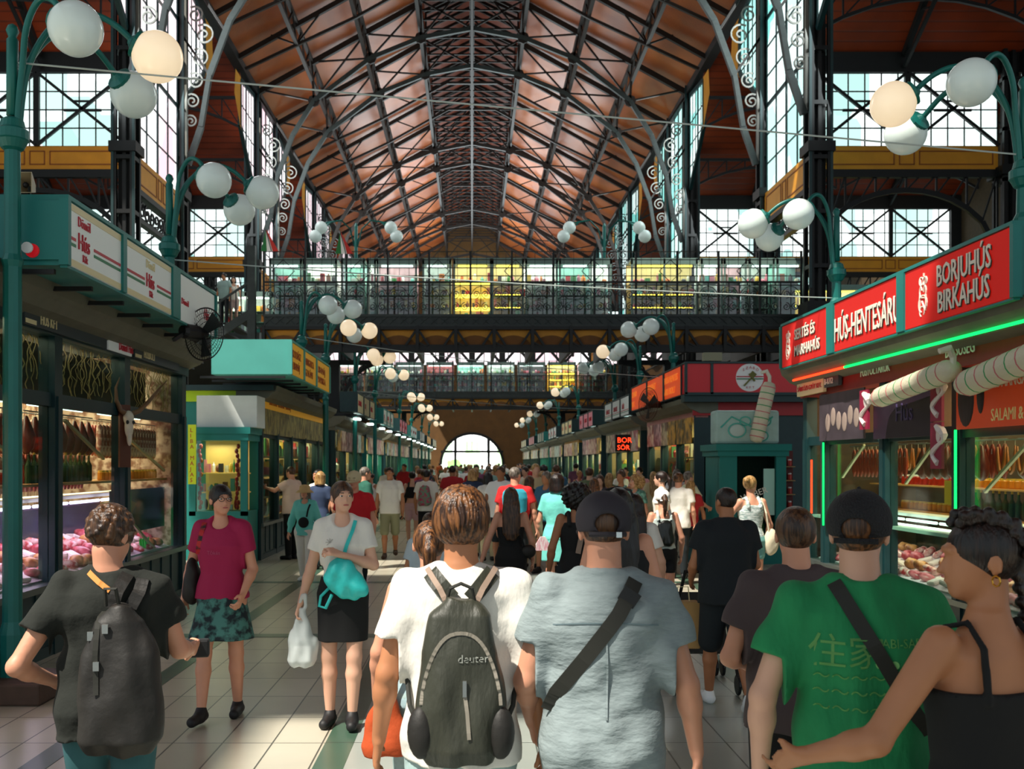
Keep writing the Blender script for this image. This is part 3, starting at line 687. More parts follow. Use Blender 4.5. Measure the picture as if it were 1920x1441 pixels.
# ================================================================ market stalls
def WB(m, name, mt, parent, root, smooth=False):
    o_ = root.location; m.v = [(v[0]-o_.x, v[1]-o_.y, v[2]-o_.z) for v in m.v]
    return m.build(name, mt, parent, smooth)
def WT(s, name, size, o, side, m, parent, root, **k):
    """lettering on a face: side -1 = left row facing +X, 1 = right row facing -X, 0 = facing the camera"""
    r = {-1: (0, 1, 0), 1: (0, -1, 0), 0: (1, 0, 0)}[side]
    return text(s, name, size, Vector(o)-root.location, r, (0, 0, 1), m, parent, **k)
TRED = mat('letter_red', '#c01830', .5); TWHITE = mat('letter_white', '#f2ecdc', .5); TGREEN = mat('letter_green', '#1c7a4a', .5); TBROWN = mat('letter_brown', '#a04a12', .5); TSHAD = mat('letter_shadow', '#2a2a22', .6); TDARK = mat('letter_dark', '#1c2422', .6)
ORANGE = mat('sign_orange', '#ff5a1e', .45, emit=.25); YSIGN = mat('sign_yellow', '#f2b01c', .45, emit=.1); LIME = mat('lime_band', '#b4d80c', .5)
WSIGN = mat('sign_white', '#dfe6e2', .5, emit=.06); CSIGN = mat('sign_cream', '#e6d9a8', .5)
WARMI = mat('stall_interior', '#b89a68', .7, var=.4, vscale=2); WARMD = mat('stall_interior_dark', '#4a3420', .8, var=.4, vscale=2); INT_TEAL = mat('stall_interior_teal', '#1c3a38', .7)
def prism_x(m, side, x0, x1, y0, y1, z0, z1): return m.bb(side*x0, side*x1, y0, y1, z0, z1)
def stall(side, xf, z0, z1, posts, label, depth=1.75, ledge=.7, glass_top=2.4, head=3.12, top=3.45, teal=TEALD, header=None, interior=WARMI, light=60, lcol=(1, .8, .5), transom=True, endwall=True, lit=LEDW):
    t = empty('market_stall', label, 'market stall', (side*xf, z0, 0)); xb = xf+depth
    m = MB(); prism_x(m, side, xf-.02, xf+.12, z0, z1, 0, ledge-.06); prism_x(m, side, xf-.05, xf+.1, z0, z1, 0, .1); y = z0+.1
    while y < z1-.3: prism_x(m, side, xf-.035, xf, y, y+.06, .12, ledge-.08); y += .42
    WB(m, 'base_panel', teal, t, t)
    WB(prism_x(MB(), side, xf-.1, xf+.35, z0, z1, ledge-.06, ledge), 'ledge', mat('ledge_metal', '#67706c', .3, .6), t, t)
    for y in posts:
        m = MB(); prism_x(m, side, xf-.06, xf+.1, y-.09, y+.09, 0, head); prism_x(m, side, xf-.08, xf+.02, y-.05, y+.05, ledge, glass_top+.1); WB(m, 'post', teal, t, t)
    m = MB(); prism_x(m, side, xf-.03, xf+.06, z0, z1, glass_top, glass_top+.13); WB(m, 'transom_bar', teal, t, t)
    m = MB(); prism_x(m, side, xf-.08, xf+.2, z0-.05, z1+.05, head-.04, top-.05); WB(m, 'header', header or teal, t, t)
    m = MB(); pr = [(.35, top-.08), (.3, top-.12), (.22, top-.2), (.08, top-.26), (0, top-.3), (-.4, top-.3), (-.4, top+.02), (.38, top+.02)]
    vs = [(side*(xf-a), z0-.12, b) for a, b in pr]+[(side*(xf-a), z1+.12, b) for a, b in pr]; k = len(pr)
    m.add(vs, [tuple(range(k)), tuple(range(2*k-1, k-1, -1))]+[(i, (i+1) % k, k+(i+1) % k, k+i) for i in range(k)]); WB(m, 'cornice', CORN, t, t)
    WB(prism_x(MB(), side, xf+.3, xb, z0, z1, top-.1, top), 'roof_board', teal, t, t)
    m = MB(); prism_x(m, side, xb-.06, xb, z0, z1, 0, top-.1); WB(m, 'back_wall', interior, t, t)
    if endwall:
        for y in (z0, z1): WB(prism_x(MB(), side, xf+.1, xb, y-.03, y+.03, 0, top-.1), 'end_wall', teal, t, t)
    for y in (z0+.035, z1-.035): WB(prism_x(MB(), side, xf+.12, xb-.07, y-.004, y+.004, .1, top-.12), 'end_lining', interior, t, t)
    ps = sorted(posts)
    for a, b in zip(ps, ps[1:]):
        WB(prism_x(MB(), side, xf, xf+.012, a+.09, b-.09, ledge, glass_top), 'window_pane', GLASS, t, t)
        if transom: WB(prism_x(MB(), side, xf, xf+.012, a+.09, b-.09, glass_top+.13, head-.04), 'transom_pane', GLASS, t, t)
    WB(prism_x(MB(), side, xf+.5, xf+.56, z0+.3, z1-.3, top-.22, top-.17), 'tube_light', lit, t, t)
    if light:
        o = area('stall_lamp', (side*(xf+.9), (z0+z1)/2, top-.25), (.7, z1-z0-1), light, lcol); aim(o, (0, 0, -1))
    return t
def signbox(t, side, xs, ys, h0, h1, mats_, depth=.6, frame=TEAL, first_end=True):
    m = MB(); Y0, Y1 = ys[0][0]-.05, ys[-1][1]+.05
    prism_x(m, side, xs+.03, xs+depth, Y0, Y1, h0, h1)
    for i in range(len(ys)+1):
        y = Y0 if i == 0 else (Y1 if i == len(ys) else (ys[i-1][1]+ys[i][0])/2)
        hw = .03 if i in (0, len(ys)) else (ys[i][0]-ys[i-1][1])/2
        prism_x(m, side, xs-.03, xs+.05, y-hw, y+hw, h0, h1)
    prism_x(m, side, xs-.02, xs+depth, Y0, Y1, h1, h1+.035); prism_x(m, side, xs-.01, xs+.05, Y0, Y1, h0-.02, h0)
    b = WB(m, 'sign_box', frame, t, t); out = []
    for (a, c), mm in zip(ys, mats_): out.append(WB(prism_x(MB(), side, xs-.005, xs+.03, a, c, h0+.01, h1-.01), 'sign_panel', mm, t, t))
    for i in range(int((Y1-Y0)/.8)+1): y = Y0+i*.8; WB(prism_x(MB(), side, xs+.1, xs+depth+.2, y, y+.04, h0-.07, h0-.03), 'sign_bracket', BLACK, t, t)
    return out
# ---------- left stall, nearest
SL1 = stall(-1, 4.1, 7.1, 14.1, [7.9, 9.75, 11.7, 14.0], 'dark green butcher stall nearest on the left, white sign panels above hanging sausages', light=330, lcol=(1, .8, .58), interior=mat('butcher_back', '#7a4c34', .6, col2='#c8a890', vscale=9, stretch=(1, 3, 1)))
pn = signbox(SL1, -1, 3.3, [(8.16, 9.36), (9.46, 10.92), (11.2, 12.75)], 3.46, 4.0, [WSIGN]*3, depth=.62)
WB(MB().bb(-3.92, -3.35, 8.08, 8.1, 3.5, 3.98), 'sign_end_board', TEAL, SL1, SL1)
for i, (a, b) in enumerate(((8.16, 9.36), (9.46, 10.92))):
    m = MB()
    for (q0, q1) in ((3.475, 3.53), (3.93, 3.985)): m.bb(-3.296, -3.29, a+.01, b-.01, q0, q1)
    WB(m, 'cream_border', CSIGN, pn[i], SL1)
    lx = a+.17 if i == 0 else a+(b-a)*.42
    WT('Dömöl', 'lettering', .12, (-3.29, lx, 3.83), -1, TRED if i == 0 else CSIGN, pn[i], SL1, xs=.8)
    WT('Hús', 'lettering', .2, (-3.29, lx, 3.64), -1, TRED, pn[i], SL1, xs=.8, ext=.006); WT('Kft', 'lettering', .09, (-3.29, lx+.1, 3.55), -1, TRED, pn[i], SL1)
    for zz, mm in ((3.69, TRED), (3.64, TGREEN)):
        m = MB(); m.bb(-3.296, -3.29, lx+.36, b-.02, zz, zz+.025); 
        if lx-a > .1: m.bb(-3.296, -3.29, a+.01, lx-.04, zz, zz+.025)
        WB(m, 'stripe', mm, pn[i], SL1)
WT('Dömöl', 'lettering', .1, (-3.29, 11.3, 3.66), -1, TRED, pn[2], SL1); WT('Hús', 'lettering', .2, (-3.29, 12.25, 3.62), -1, TRED, pn[2], SL1, xs=.7)
BRD = mat('board_grey', '#3a4446', .6)
for (a, b, bd, s, c) in ((8.9, 10.9, CSIGN, 'HÚS KFT', BRD), (10.95, 11.7, WSIGN, 'Dömöl Hús', TRED), (11.8, 13.6, CSIGN, 'HÚSBOLT', BRD)):
    p = WB(MB().bb(-3.99, -4.01, a, b, 3.1, 3.3), 'header_board', BRD if bd == CSIGN else WSIGN, SL1, SL1)
    if bd == CSIGN:
        m = MB(); m.bb(-3.985, -3.98, a, a+.25, 3.23, 3.29); m.bb(-3.985, -3.98, a, a+.22, 3.11, 3.15); m.bb(-3.985, -3.98, a+.6, b, 3.25, 3.29); WB(m, 'cream_stripe', CSIGN, p, SL1)
    WT(s, 'lettering', .14, (-3.98, a+.3, 3.13), -1, CSIGN if bd == CSIGN else TRED, p, SL1, xs=.7)
# alarm light and horn speaker on the sign end
t = empty('alarm_light', 'round red and white alarm light on the teal end of the nearest left sign box', 'alarm', (-3.56, 8.06, 3.57))
MB().lathe([(.055, 0), (.058, .03), (.05, .06)], n=16, axis='Y').build('red_base', mat('alarm_red', '#c81420', .3, emit=.3), t); MB().lathe([(.045, -.02-.0), (.045, .0), (.03, .01)], (-.015, -.035, .012), 16, 'Y').build('white_dome', WHITEB, t)
t = empty('horn_loudspeaker', 'beige horn loudspeaker on top of the nearest left sign box', 'loudspeaker', (-3.66, 8.2, 4.04))
m = MB(); q = .085; r = .03
vs = [(-q, -.1, -q+.0), (q, -.1, -q), (q, -.1, q), (-q, -.1, q), (-r, .1, -r), (r, .1, -r), (r, .1, r), (-r, .1, r)]; m.add(vs, [(0, 4, 5, 1), (1, 5, 6, 2), (2, 6, 7, 3), (3, 7, 4, 0), (4, 7, 6, 5)]); 
o = m.build('horn', mat('beige_plastic', '#b8a888', .5), t); o.modifiers.new('s', 'SOLIDIFY').thickness = .008
o.location.z = .09; MB().ell((0, -.02, .09), .025, 10, 8).build('driver', BLACK, t); MB().beam((0, .05, 0), (.18, .2, .02), .015).build('bracket', GREYI, t); MB().beam((0, .05, -.02), (0, .05, .1), .02).build('foot', GREYI, t)
# ---------- left stall, second (yellow signs)
SL2 = stall(-1, 4.07, 19.0, 27.2, [19.05, 20.6, 22.2, 24.0, 26.0, 27.1], 'teal stall with yellow sign panels, second on the left', light=220, header=YSIGN, interior=WARMI, teal=TEALD, glass_top=2.35, head=2.95, top=3.3, endwall=False)
WB(MB().bb(-7, -4.07, 18.97, 19.03, 0, 3.2), 'end_wall', TEAL, SL2, SL2)
pn = signbox(SL2, -1, 3.2, [(17.65, 18.9), (19.0, 20.4), (20.5, 22.3)], 3.42, 4.0, [YSIGN]*3, depth=1.4, frame=TEALL)
for i, (a, b, l1, l2) in enumerate(((17.7, 18.9, 'KOLBÁSZ', 'LIBAMÁJ'), (19.05, 20.4, 'MANGALICA', 'SZALÁMI'), (20.55, 22.3, 'LIBAMÁJ', 'PAPRIKA'))):
    for l, zz in ((l1, 3.74), (l2, 3.53)): WT(l, 'lettering', .19, (-3.19, a+.04, zz), -1, TBROWN, pn[i], SL2, xs=(b-a)/(.13*len(l))*.8)
WB(MB().bb(-6.5, -4.0, 18.9, 18.96, 3.02, 3.22), 'lime_band', LIME, SL2, SL2)
m = MB(); m.bb(-6.5, -3.72, 18.7, 18.95, 3.22, 3.32); WB(m, 'end_cornice', TEALD, SL2, SL2)
WT('BÚZA SÖR · KOLBÁSZ · LIBAMÁJ', 'lettering', .16, (-3.98, 19.6, 3.0), -1, TBROWN, SL2, SL2)
hop = mat('hop_poster', '#b8a860', .5, col2='#3c3424', vscale=7, stretch=(1, 4, .7)); WB(MB().bb(-4.0, -4.05, 19.2, 27, 2.42, 2.93), 'poster_strip', hop, SL2, SL2)
t = empty('display_kiosk', 'small teal glass-fronted kiosk against the end of the second left stall', 'kiosk', (-4.56, 18.0, 0))
m = MB(); m.bb(-.55, .5, 0, .95, 0, .98); m.bb(-.62, .57, -.06, .95, 2.38, 2.5); m.bb(-.58, .53, -.03, .95, 2.26, 2.38); m.bb(-.55, .5, .9, .95, 0, 2.3)
for x in (-.55, .38): m.bb(x, x+.12, 0, .1, .9, 2.3)
for i in range(3): m.bb(-.45+i*.3, -.2+i*.3, -.012, 0, .15, .85)
m.build('body', TEAL, t); MB().bb(-.43, .38, .03, .035, .98, 2.26).build('glass', GLASS, t)
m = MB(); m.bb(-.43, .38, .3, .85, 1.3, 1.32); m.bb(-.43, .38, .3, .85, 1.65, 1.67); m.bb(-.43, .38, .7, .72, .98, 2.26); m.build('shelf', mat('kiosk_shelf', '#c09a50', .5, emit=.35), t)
tag(goods_mesh(-.4, .36, .35, .65, [.99, 1.33, 1.68], 5, .09, .24).build('goods', GCOL, t), 'jars and packets crowded on the shelves', kind='stuff')
for x in (-.38, .3):
    m = MB(); 
    for i in range(14): m.ell((x+.02*math.sin(i*2), .12, 1.05+i*.085), (.035, .03, .05), 7, 5)
    m.build('pepper_string', mat('dry_paprika', '#b3200e', .35), t)
area('kiosk_lamp', (-4.72, 18.35, 2.2), (.5, .5), 14, (1, .85, .6))
t = empty('storage_box', 'large white box standing on top of the left kiosk', 'box', (-4.45, 18.1, 2.5)); MB().bb(-.55, .55, 0, .7, 0, .58).build('box', WHITE, t, bevel=.01)
t = empty('hanging_banner', 'narrow yellow vertical sign reading LIBA MÁJAS beside the left kiosk', 'sign', (-4.94, 17.6, 1.48))
b = MB().bb(-.07, .07, -.01, .01, 0, 1.05).build('board', YSIGN if False else mat('lime_sign', '#c8d820', .5, emit=.1), t)
for i, ch in enumerate('LIBA MÁJAS'): 
    if ch != ' ': text(ch, 'lettering', .1, (-.035, -.012, .92-i*.098), (1, 0, 0), (0, 0, 1), TRED, b, ext=.002)
# ---------- right stall, nearest (red)
RFACE = mat('red_fascia', '#8e1d14', .5, var=.15)
SR1 = stall(1, 5.2, 7.4, 15.5, [8.8, 10.6, 12.5, 14.6, 15.4], 'red-signed butcher stall nearest on the right, meat counters behind glass', ledge=.4, glass_top=2.12, head=2.9, top=3.3, header=RFACE, interior=WARMD, light=170, lcol=(1, .75, .4), transom=False)
pn = signbox(SR1, 1, 4.75, [(8.78, 10.92), (11.1, 13.05), (13.3, 15.25)], 3.3, 3.94, [RED]*3, depth=.5, frame=TEAL)
def emblem(p, root, side, x, y, z, s, mt):
    m = MB(); u = Vector((0, -side, 0)); v = Vector((0, 0, 1)); c = Vector((x, y, z))
    def q(a, b): return c+u*a*s+v*b*s
    for (cx, cy, r, th) in ((-.18, .75, .2, .06), (.22, .72, .2, .06), (0, .25, .34, .07), (0, -.35, .42, .09), (-.1, -.7, .25, .05)):
        pts = [q(cx+r*math.cos(a*math.pi/8), cy+r*math.sin(a*math.pi/8)) for a in range(-2, 12)]
        for a, b in zip(pts, pts[1:]): m.beam(a, b, th*s, .01)
    for a, b in (((-.3, .9), (-.1, .3)), ((.35, .85), (.1, .2)), ((-.3, .1), (-.35, -.6)), ((.3, .1), (.35, -.5)), ((-.2, 0), (.25, -.1)), ((-.1, -.2), (.3, -.7)), ((.1, .95), (.12, 1.1))): m.beam(q(*a), q(*b), .1*s, .01)
    return WB(m, 'butcher_emblem', mt, p, root)
def shadowed(s, size, o, side, p, root, xs=1, m=TWHITE):
    WT(s, 'letter_shadow', size, (o[0]+side*.003, o[1]-side*.012, o[2]-.012), side, TSHAD, p, root, xs=xs, ext=.002, bold=.004)
    WT(s, 'lettering', size, o, side, m, p, root, xs=xs, ext=.005, bold=.003)
shadowed('BORJUHÚS', .3, (4.735, 10.17, 3.65), 1, pn[0], SR1, xs=.74); shadowed('BIRKAHÚS', .3, (4.735, 10.15, 3.38), 1, pn[0], SR1, xs=.74)
emblem(pn[0], SR1, 1, 4.74, 10.48, 3.6, .22, TWHITE)
shadowed('HÚS-HENTESÁRU', .43, (4.735, 13.04, 3.43), 1, pn[1], SR1, xs=.6)
shadowed('SERTÉS ÉS', .21, (4.735, 14.65, 3.66), 1, pn[2], SR1, xs=.95); shadowed('MARHAHÚS', .21, (4.735, 14.65, 3.42), 1, pn[2], SR1, xs=.95); emblem(pn[2], SR1, 1, 4.74, 14.95, 3.6, .21, TWHITE)
WT('FÜSTÖLTÁRUK', 'lettering', .17, (5.1, 13.1, 2.98), 1, TWHITE, SR1, SR1, xs=.8); WT('BELSŐSÉG', 'lettering', .19, (5.1, 10.75, 2.98), 1, TWHITE, SR1, SR1, xs=.75)
b = WB(MB().bb(5.05, 5.1, 14.35, 15.5, 2.88, 3.12), 'name_board', CSIGN, SR1, SR1); WT('SÁRKÖZI-GYÜT KFT.', 'lettering', .1, (5.04, 15.45, 2.95), 1, TRED, b, SR1, xs=1.15)
b = WB(MB().bb(5.05, 5.1, 13.75, 14.3, 2.93, 3.12), 'stall_number_plate', BRD, SR1, SR1); WT('B-K/12', 'lettering', .12, (5.04, 14.27, 2.97), 1, TWHITE, b, SR1)
for (x, h, segs) in ((4.98, 3.15, ((7.8, 10.9, LEDR), (10.9, 13.2, LEDR), (13.2, 15.4, LEDW))), (4.93, 3.12, ((7.8, 13.2, LEDG), (13.2, 15.3, LEDR))), (5.0, 3.27, ((8.8, 10.4, LEDG), (10.6, 11.3, LEDG), (11.6, 13.0, LEDG), (13.1, 15.2, LEDW))), (5.04, 3.24, ((8.8, 10.3, LEDR), (10.5, 11.4, LEDR), (11.6, 13.0, LEDR)))):
    for a, b, mm in segs: WB(MB().tube([(x, a, h), (x, b, h)], .017, 6), 'neon_tube', mm, SR1, SR1)
for (y, z0_, z1_, mm) in ((10.5, 1.15, 2.2, LEDG), (14.45, .95, 2.15, LEDG), (14.95, 1.1, 1.9, LEDR)): WB(MB().bb(5.08, 5.1, y-.011, y+.011, z0_, z1_), 'led_strip', mm, SR1, SR1)
PORK = mat('steak_red', '#8e1a3c', .5); FAT = mat('steak_fat', '#d8ccc8', .5)
def steakboard(y, z, label):
    t = empty('steak_sign', label, 'sign', (5.0, y, z), group='vertical steak signs'); b = MB().bb(-.015, .015, -.13, .13, 0, .5).build('board', PORK, t)
    m = MB(); pts = [(-.018, -.06+.13*math.sin(k*.55), .06+k*.033) for k in range(13)]; m.tube(pts, [.035, .03, .028, .03, .035, .03, .025, .02, .03, .045, .05, .05, .03], 6); m.ell((-.015, -.05, .36), (.01, .05, .08), 8, 6); m.build('fat_rind', FAT, b)
steakboard(10.72, 2.3, 'upper vertical steak sign beside the dark poster, over the right meat counter'); steakboard(10.72, 1.79, 'lower vertical steak sign hanging at the post of the right meat counter'); steakboard(12.7, 2.28, 'vertical steak sign next to the egg-like poster on the right stall')
egg = mat('poster_dark_photo', '#4a4048', .5, var=.5, vscale=3)
t = empty('stall_poster', 'wide poster of pale rounded shapes in a dim field on the nearest right stall', 'poster', (5.06, 12.85, 2.17)); b = MB().bb(-.01, .01, 0, 1.65, 0, .66).build('print', egg, t)
m = MB(); [m.ell((-.012, .25+i*.21, .28+.05*math.sin(i*2)), (.012, .09, .13), 10, 8) for i in range(6)]; m.build('pale_shapes', mat('poster_pale', '#9c8a80', .6), b)
t = empty('stall_poster', 'dark purple poster with faint script between the steak signs', 'poster', (5.06, 10.95, 2.15)); b = MB().bb(-.01, .01, 0, 1.6, 0, .62).build('print', mat('poster_purple', '#2a1c2c', .4, var=.4, vscale=3), t)
text('Hús', 'lettering', .3, (-.012, .95, .2), (0, -1, 0), (0, 0, 1), mat('faint_violet', '#4a3c66', .5), b)
t = empty('stall_poster', 'orange salami poster with a dark bull, nearest on the right stall', 'poster', (5.06, 8.4, 2.2)); b = MB().bb(-.01, .01, 0, 2.0, 0, .58).build('print', mat('poster_orange', '#d2461a', .45, emit=.1), t)
m = MB(); m.ell((-.01, 1.8, .3), (.02, .17, .28), 12, 9); m.ell((-.012, 1.5, .34), (.02, .07, .2), 12, 9); m.beam((-.01, 1.42, .5), (-.01, 1.3, .56), .03); m.build('bull_print', mat('bull_dark', '#2a1a16', .6), b)
text('és MANGALICA', 'lettering', .15, (-.012, 1.25, .38), (0, -1, 0), (0, 0, 1), TWHITE, b, xs=.8); text('SALAMI &', 'lettering', .17, (-.012, 1.3, .06), (0, -1, 0), (0, 0, 1), mat('letter_yellow', '#f0d890', .5), b, xs=.8)
t = empty('stall_poster', 'small olive and black poster of a plucked fowl beside the red stall', 'poster', (5.5, 15.58, 2.05)); b = MB().bb(-.3, .25, -.01, .01, 0, .75).build('print', mat('poster_olive', '#8a7a20', .5), t); MB().bb(-.27, .22, -.015, -.01, .03, .52).build('black_field', BLACK, b); MB().ell((-.03, -.015, .25), (.1, .012, .17), 12, 8).build('fowl', mat('fowl_yellow', '#c8a84a', .5), b)
SALM = mat('salami_net', '#d2ccb2', .6, bump=.4, bscale=30)
def salami(a, b, r, label, root=None):
    a = Vector(a); b = Vector(b); t = empty('giant_salami', label, 'salami model', tuple(a)); d = b-a; n = 14
    pts = [d*(i/n) for i in range(n+1)]; MB().tube([d*-.02]+pts+[d*1.02], [.3*r]+[r*(.75 if i in (0, n) else 1) for i in range(n+1)]+[.3*r], 16).build('casing', SALM, t, smooth=True)
    for k in range(9):
        c = d*((k+.7)/9.4); u = d.normalized(); MB().tube([c-u*.008, c+u*.008], r*1.02, 16).build('band', mat('salami_green', '#3a9a5c', .6) if k % 2 else mat('salami_pink', '#c86a70', .6), t)
    MB().tube([d*1.0, d*1.0+Vector((0, 0, .12)), d*1.02+Vector((-.06, 0, .2)), d*1.02+Vector((-.16, 0, .17))], [.03, .035, .04, .03], 7).build('tied_end', mat('string', '#d8d4c4', .8), t)
salami((4.85, 11.95, 2.62), (4.85, 10.05, 2.80), .12, 'giant striped salami model hung below the BELSŐSÉG lettering')
salami((4.85, 9.85, 2.62), (4.85, 8.2, 2.82), .13, 'giant striped salami model nearest the camera over the right counter')
# ---------- right stall, second (red corner with round emblem)
SR2 = stall(1, 5.0, 22.0, 28.0, [22.1, 24, 26, 27.9], 'bright red corner stall with a round white emblem, second on the right', light=200, header=mat('pink_header', '#b8706a', .5, var=.2), interior=WARMI, top=3.25, head=2.9, glass_top=2.3, endwall=False)
WB(MB().bb(4.9, 8.5, 21.97, 22.03, 0, 3.2), 'end_wall', TEALD, SR2, SR2); WB(MB().bb(4.85, 9, 21.9, 21.96, 2.9, 3.2), 'red_band', REDP, SR2, SR2)
WB(MB().bb(4.6, 9, 21.6, 21.97, 3.18, 3.34), 'end_cornice', TEALD, SR2, SR2)
m = MB(); m.bb(4.62, 9, 21.55, 22, 3.36, 4.0)
WB(m, 'sign_end_box', mat('red_enamel', '#c4121e', .35, emit=.05), SR2, SR2)
m = MB()
for x in (4.62, 5.18, 7.1, 7.75): m.bb(x-.03, x+.03, 21.52, 21.56, 3.34, 4.02)
m.bb(4.6, 9, 21.52, 21.56, 3.32, 3.38); m.bb(4.6, 9, 21.5, 22, 4.0, 4.04); WB(m, 'sign_frame', TEALD, SR2, SR2)
for (cx, w_) in ((6.0, .3), (7.4, .3)):
    e_ = WB(MB().lathe([(.3, 0), (.3, .012)], (cx, 21.54, 3.7), 32, 'Y'), 'round_emblem', WHITEB, SR2, SR2)
    for i, ch in enumerate('SZABÓ'): a = math.radians(130-i*20); text(ch, 'lettering', .08, Vector((cx+.22*math.cos(a)-.02, 21.51, 3.7+.22*math.sin(a)-.03))-SR2.location, (1, 0, 0), (0, 0, 1), TRED, e_, ext=.002)
    for i, ch in enumerate('KFT'): text(ch, 'lettering', .07, Vector((cx-.09+i*.07, 21.51, 3.46))-SR2.location, (1, 0, 0), (0, 0, 1), TRED, e_, ext=.002)
    for zz, mm in ((3.72, TRED), (3.67, TGREEN)): WB(MB().bb(cx-.29, cx+.29, 21.52, 21.525, zz-.01, zz+.01), 'stripe', mm, e_, SR2)
    m = MB(); m.beam((cx-.13, 21.52, 3.52), (cx+.1, 21.52, 3.76), .03, .03); m.beam((cx+.1, 21.515, 3.62), (cx-.02, 21.515, 3.78), .035, .03); m.box((cx+.06, 21.515, 3.76), (.12, .01, .12), Matrix.Rotation(.7, 3, 'Y')); WB(m, 'cleaver_mark', mat('emblem_olive', '#6a6a20', .5), e_, SR2)
pn = signbox(SR2, 1, 4.62, [(22.0, 23.9), (24.05, 26.2), (26.35, 28.8)], 3.36, 4.0, [ORANGE]*3, depth=.3, frame=TEALD)
for i, (y, l1, l2) in enumerate(((23.85, 'HÚS-HENTES', 'ÁRU BOLT'), (26.15, 'KOLBÁSZ', 'SZALÁMI'), (28.7, 'SZABÓ', 'KFT.'))):
    for l, zz in ((l1, 3.72), (l2, 3.45)): WT(l, 'lettering', .22, (4.6, y, zz), 1, mat('letter_orange', '#ff9a3a', .5, emit=.3), pn[i], SR2, xs=1.2)
PCOL = [mat('poster_%d' % i, c, .45, col2=c2, vscale=4) for i, (c, c2) in enumerate((('#c8b890', '#6a4630'), ('#d8b8a0', '#8a3a34'), ('#b0485a', '#e0d0c0'), ('#c89a9a', '#6a2a34'), ('#d8a030', '#5a4a20'), ('#cfd8d0', '#8aa098'), ('#a85a3c', '#e8d8b8')))]
def posters(root, side, x, y0, y1, z0, z1, seed, w_=1.0):
    rnd = random.Random(seed); y = y0; k = 0
    while y < y1-.4:
        ww = w_*rnd.uniform(.8, 1.2); k += 1
        WB(MB().bb(side*x, side*(x+.02), y, y+ww-.06, z0, z1), 'poster', PCOL[rnd.randrange(7)], root, root); y += ww
posters(SR2, 1, 4.9, 22.3, 28, 2.3, 2.88, 3)
t = empty('display_kiosk', 'teal kiosk with dark glass at the corner of the right red stall', 'kiosk', (5.15, 18.25, 0))
m = MB(); m.bb(-.62, .6, 0, .12, 0, .5); m.bb(-.62, -.3, 0, .12, .5, 2.1); m.bb(.42, .6, 0, .12, .5, 2.1); m.bb(-.7, .68, -.08, 1.2, 2.08, 2.2); m.bb(-.66, .64, -.04, 1.2, 1.98, 2.08); m.bb(-.62, -.56, .1, 1.2, 0, 2.0); m.bb(.54, .6, .1, 1.2, 0, 2); m.bb(-.62, .6, 1.1, 1.2, 0, 2.1)
m.build('body', TEAL, t); MB().bb(-.3, .42, .06, .065, .5, 1.98).build('glass', GLASS, t); MB().bb(-.3, .42, .5, .52, .5, 1.98).build('dark_backing', mat('kiosk_dark', '#14211c', .5, var=.4, vscale=8), t)
m = MB(); m.bb(.2, .4, .045, .055, .9, 1.75); m.build('notice_sheets', mat('notice_mint', '#a8d8cc', .6), t)
text('WEBER', 'lettering', .16, (-.2, .04, 1.15), Vector((1, 0, .35)), Vector((-.35, 0, 1)), TWHITE, t, ext=.002)
tag(goods_mesh(-.25, .38, .1, .4, [.5, .8], 15, .09, .24).build('goods', GCOL, t), 'bottles behind the kiosk glass', kind='stuff')
t = empty('padded_sign', 'pale mint illustrated meat sign box standing on the right kiosk', 'sign', (5.05, 18.25, 2.2)); b = MB().bb(-.6, .58, 0, .4, 0, .62).build('box', mat('mint_board', '#a9c9c2', .5, var=.15), t, bevel=.05)
m = MB()
for (x, z, r) in ((-.2, .25, .16), (.25, .15, .12), (.3, .42, .12), (-.05, .42, .1)): pts = [(x+r*math.cos(a*.4), -.008, z+r*.8*math.sin(a*.4)) for a in range(17)]; m.tube(pts, .012, 5)
m.tube([(-.5, -.008, .3), (-.3, -.008, .5), (0, -.008, .35), (.2, -.008, .25), (.45, -.008, .5)], .015, 5); m.build('line_drawing', mat('mint_line', '#4fb6a8', .5), b)
m = MB(); [m.ell((-.2, -.004, .25), (.13, .01, .11), 12, 8), m.ell((.25, -.004, .15), (.1, .01, .08), 12, 8), m.ell((.3, -.004, .42), (.1, .01, .08), 12, 8)]; m.build('drawn_slices', mat('slice_pale', '#bccfca', .6), b)
salami((5.15, 18.1, 2.25), (5.4, 18.1, 3.3), .13, 'giant striped salami model standing tilted on the right kiosk')
t = empty('floodlight', 'beige twin floodlight fixed on top of the red corner stall', 'light', (5.2, 21.6, 4.04)); MB().bb(-.2, .2, -.08, .08, .02, .2).build('housing', mat('beige_metal', '#8a8a70', .5), t); MB().bb(-.03, .03, -.02, .02, -.02, .1).build('bracket', BLACK, t)
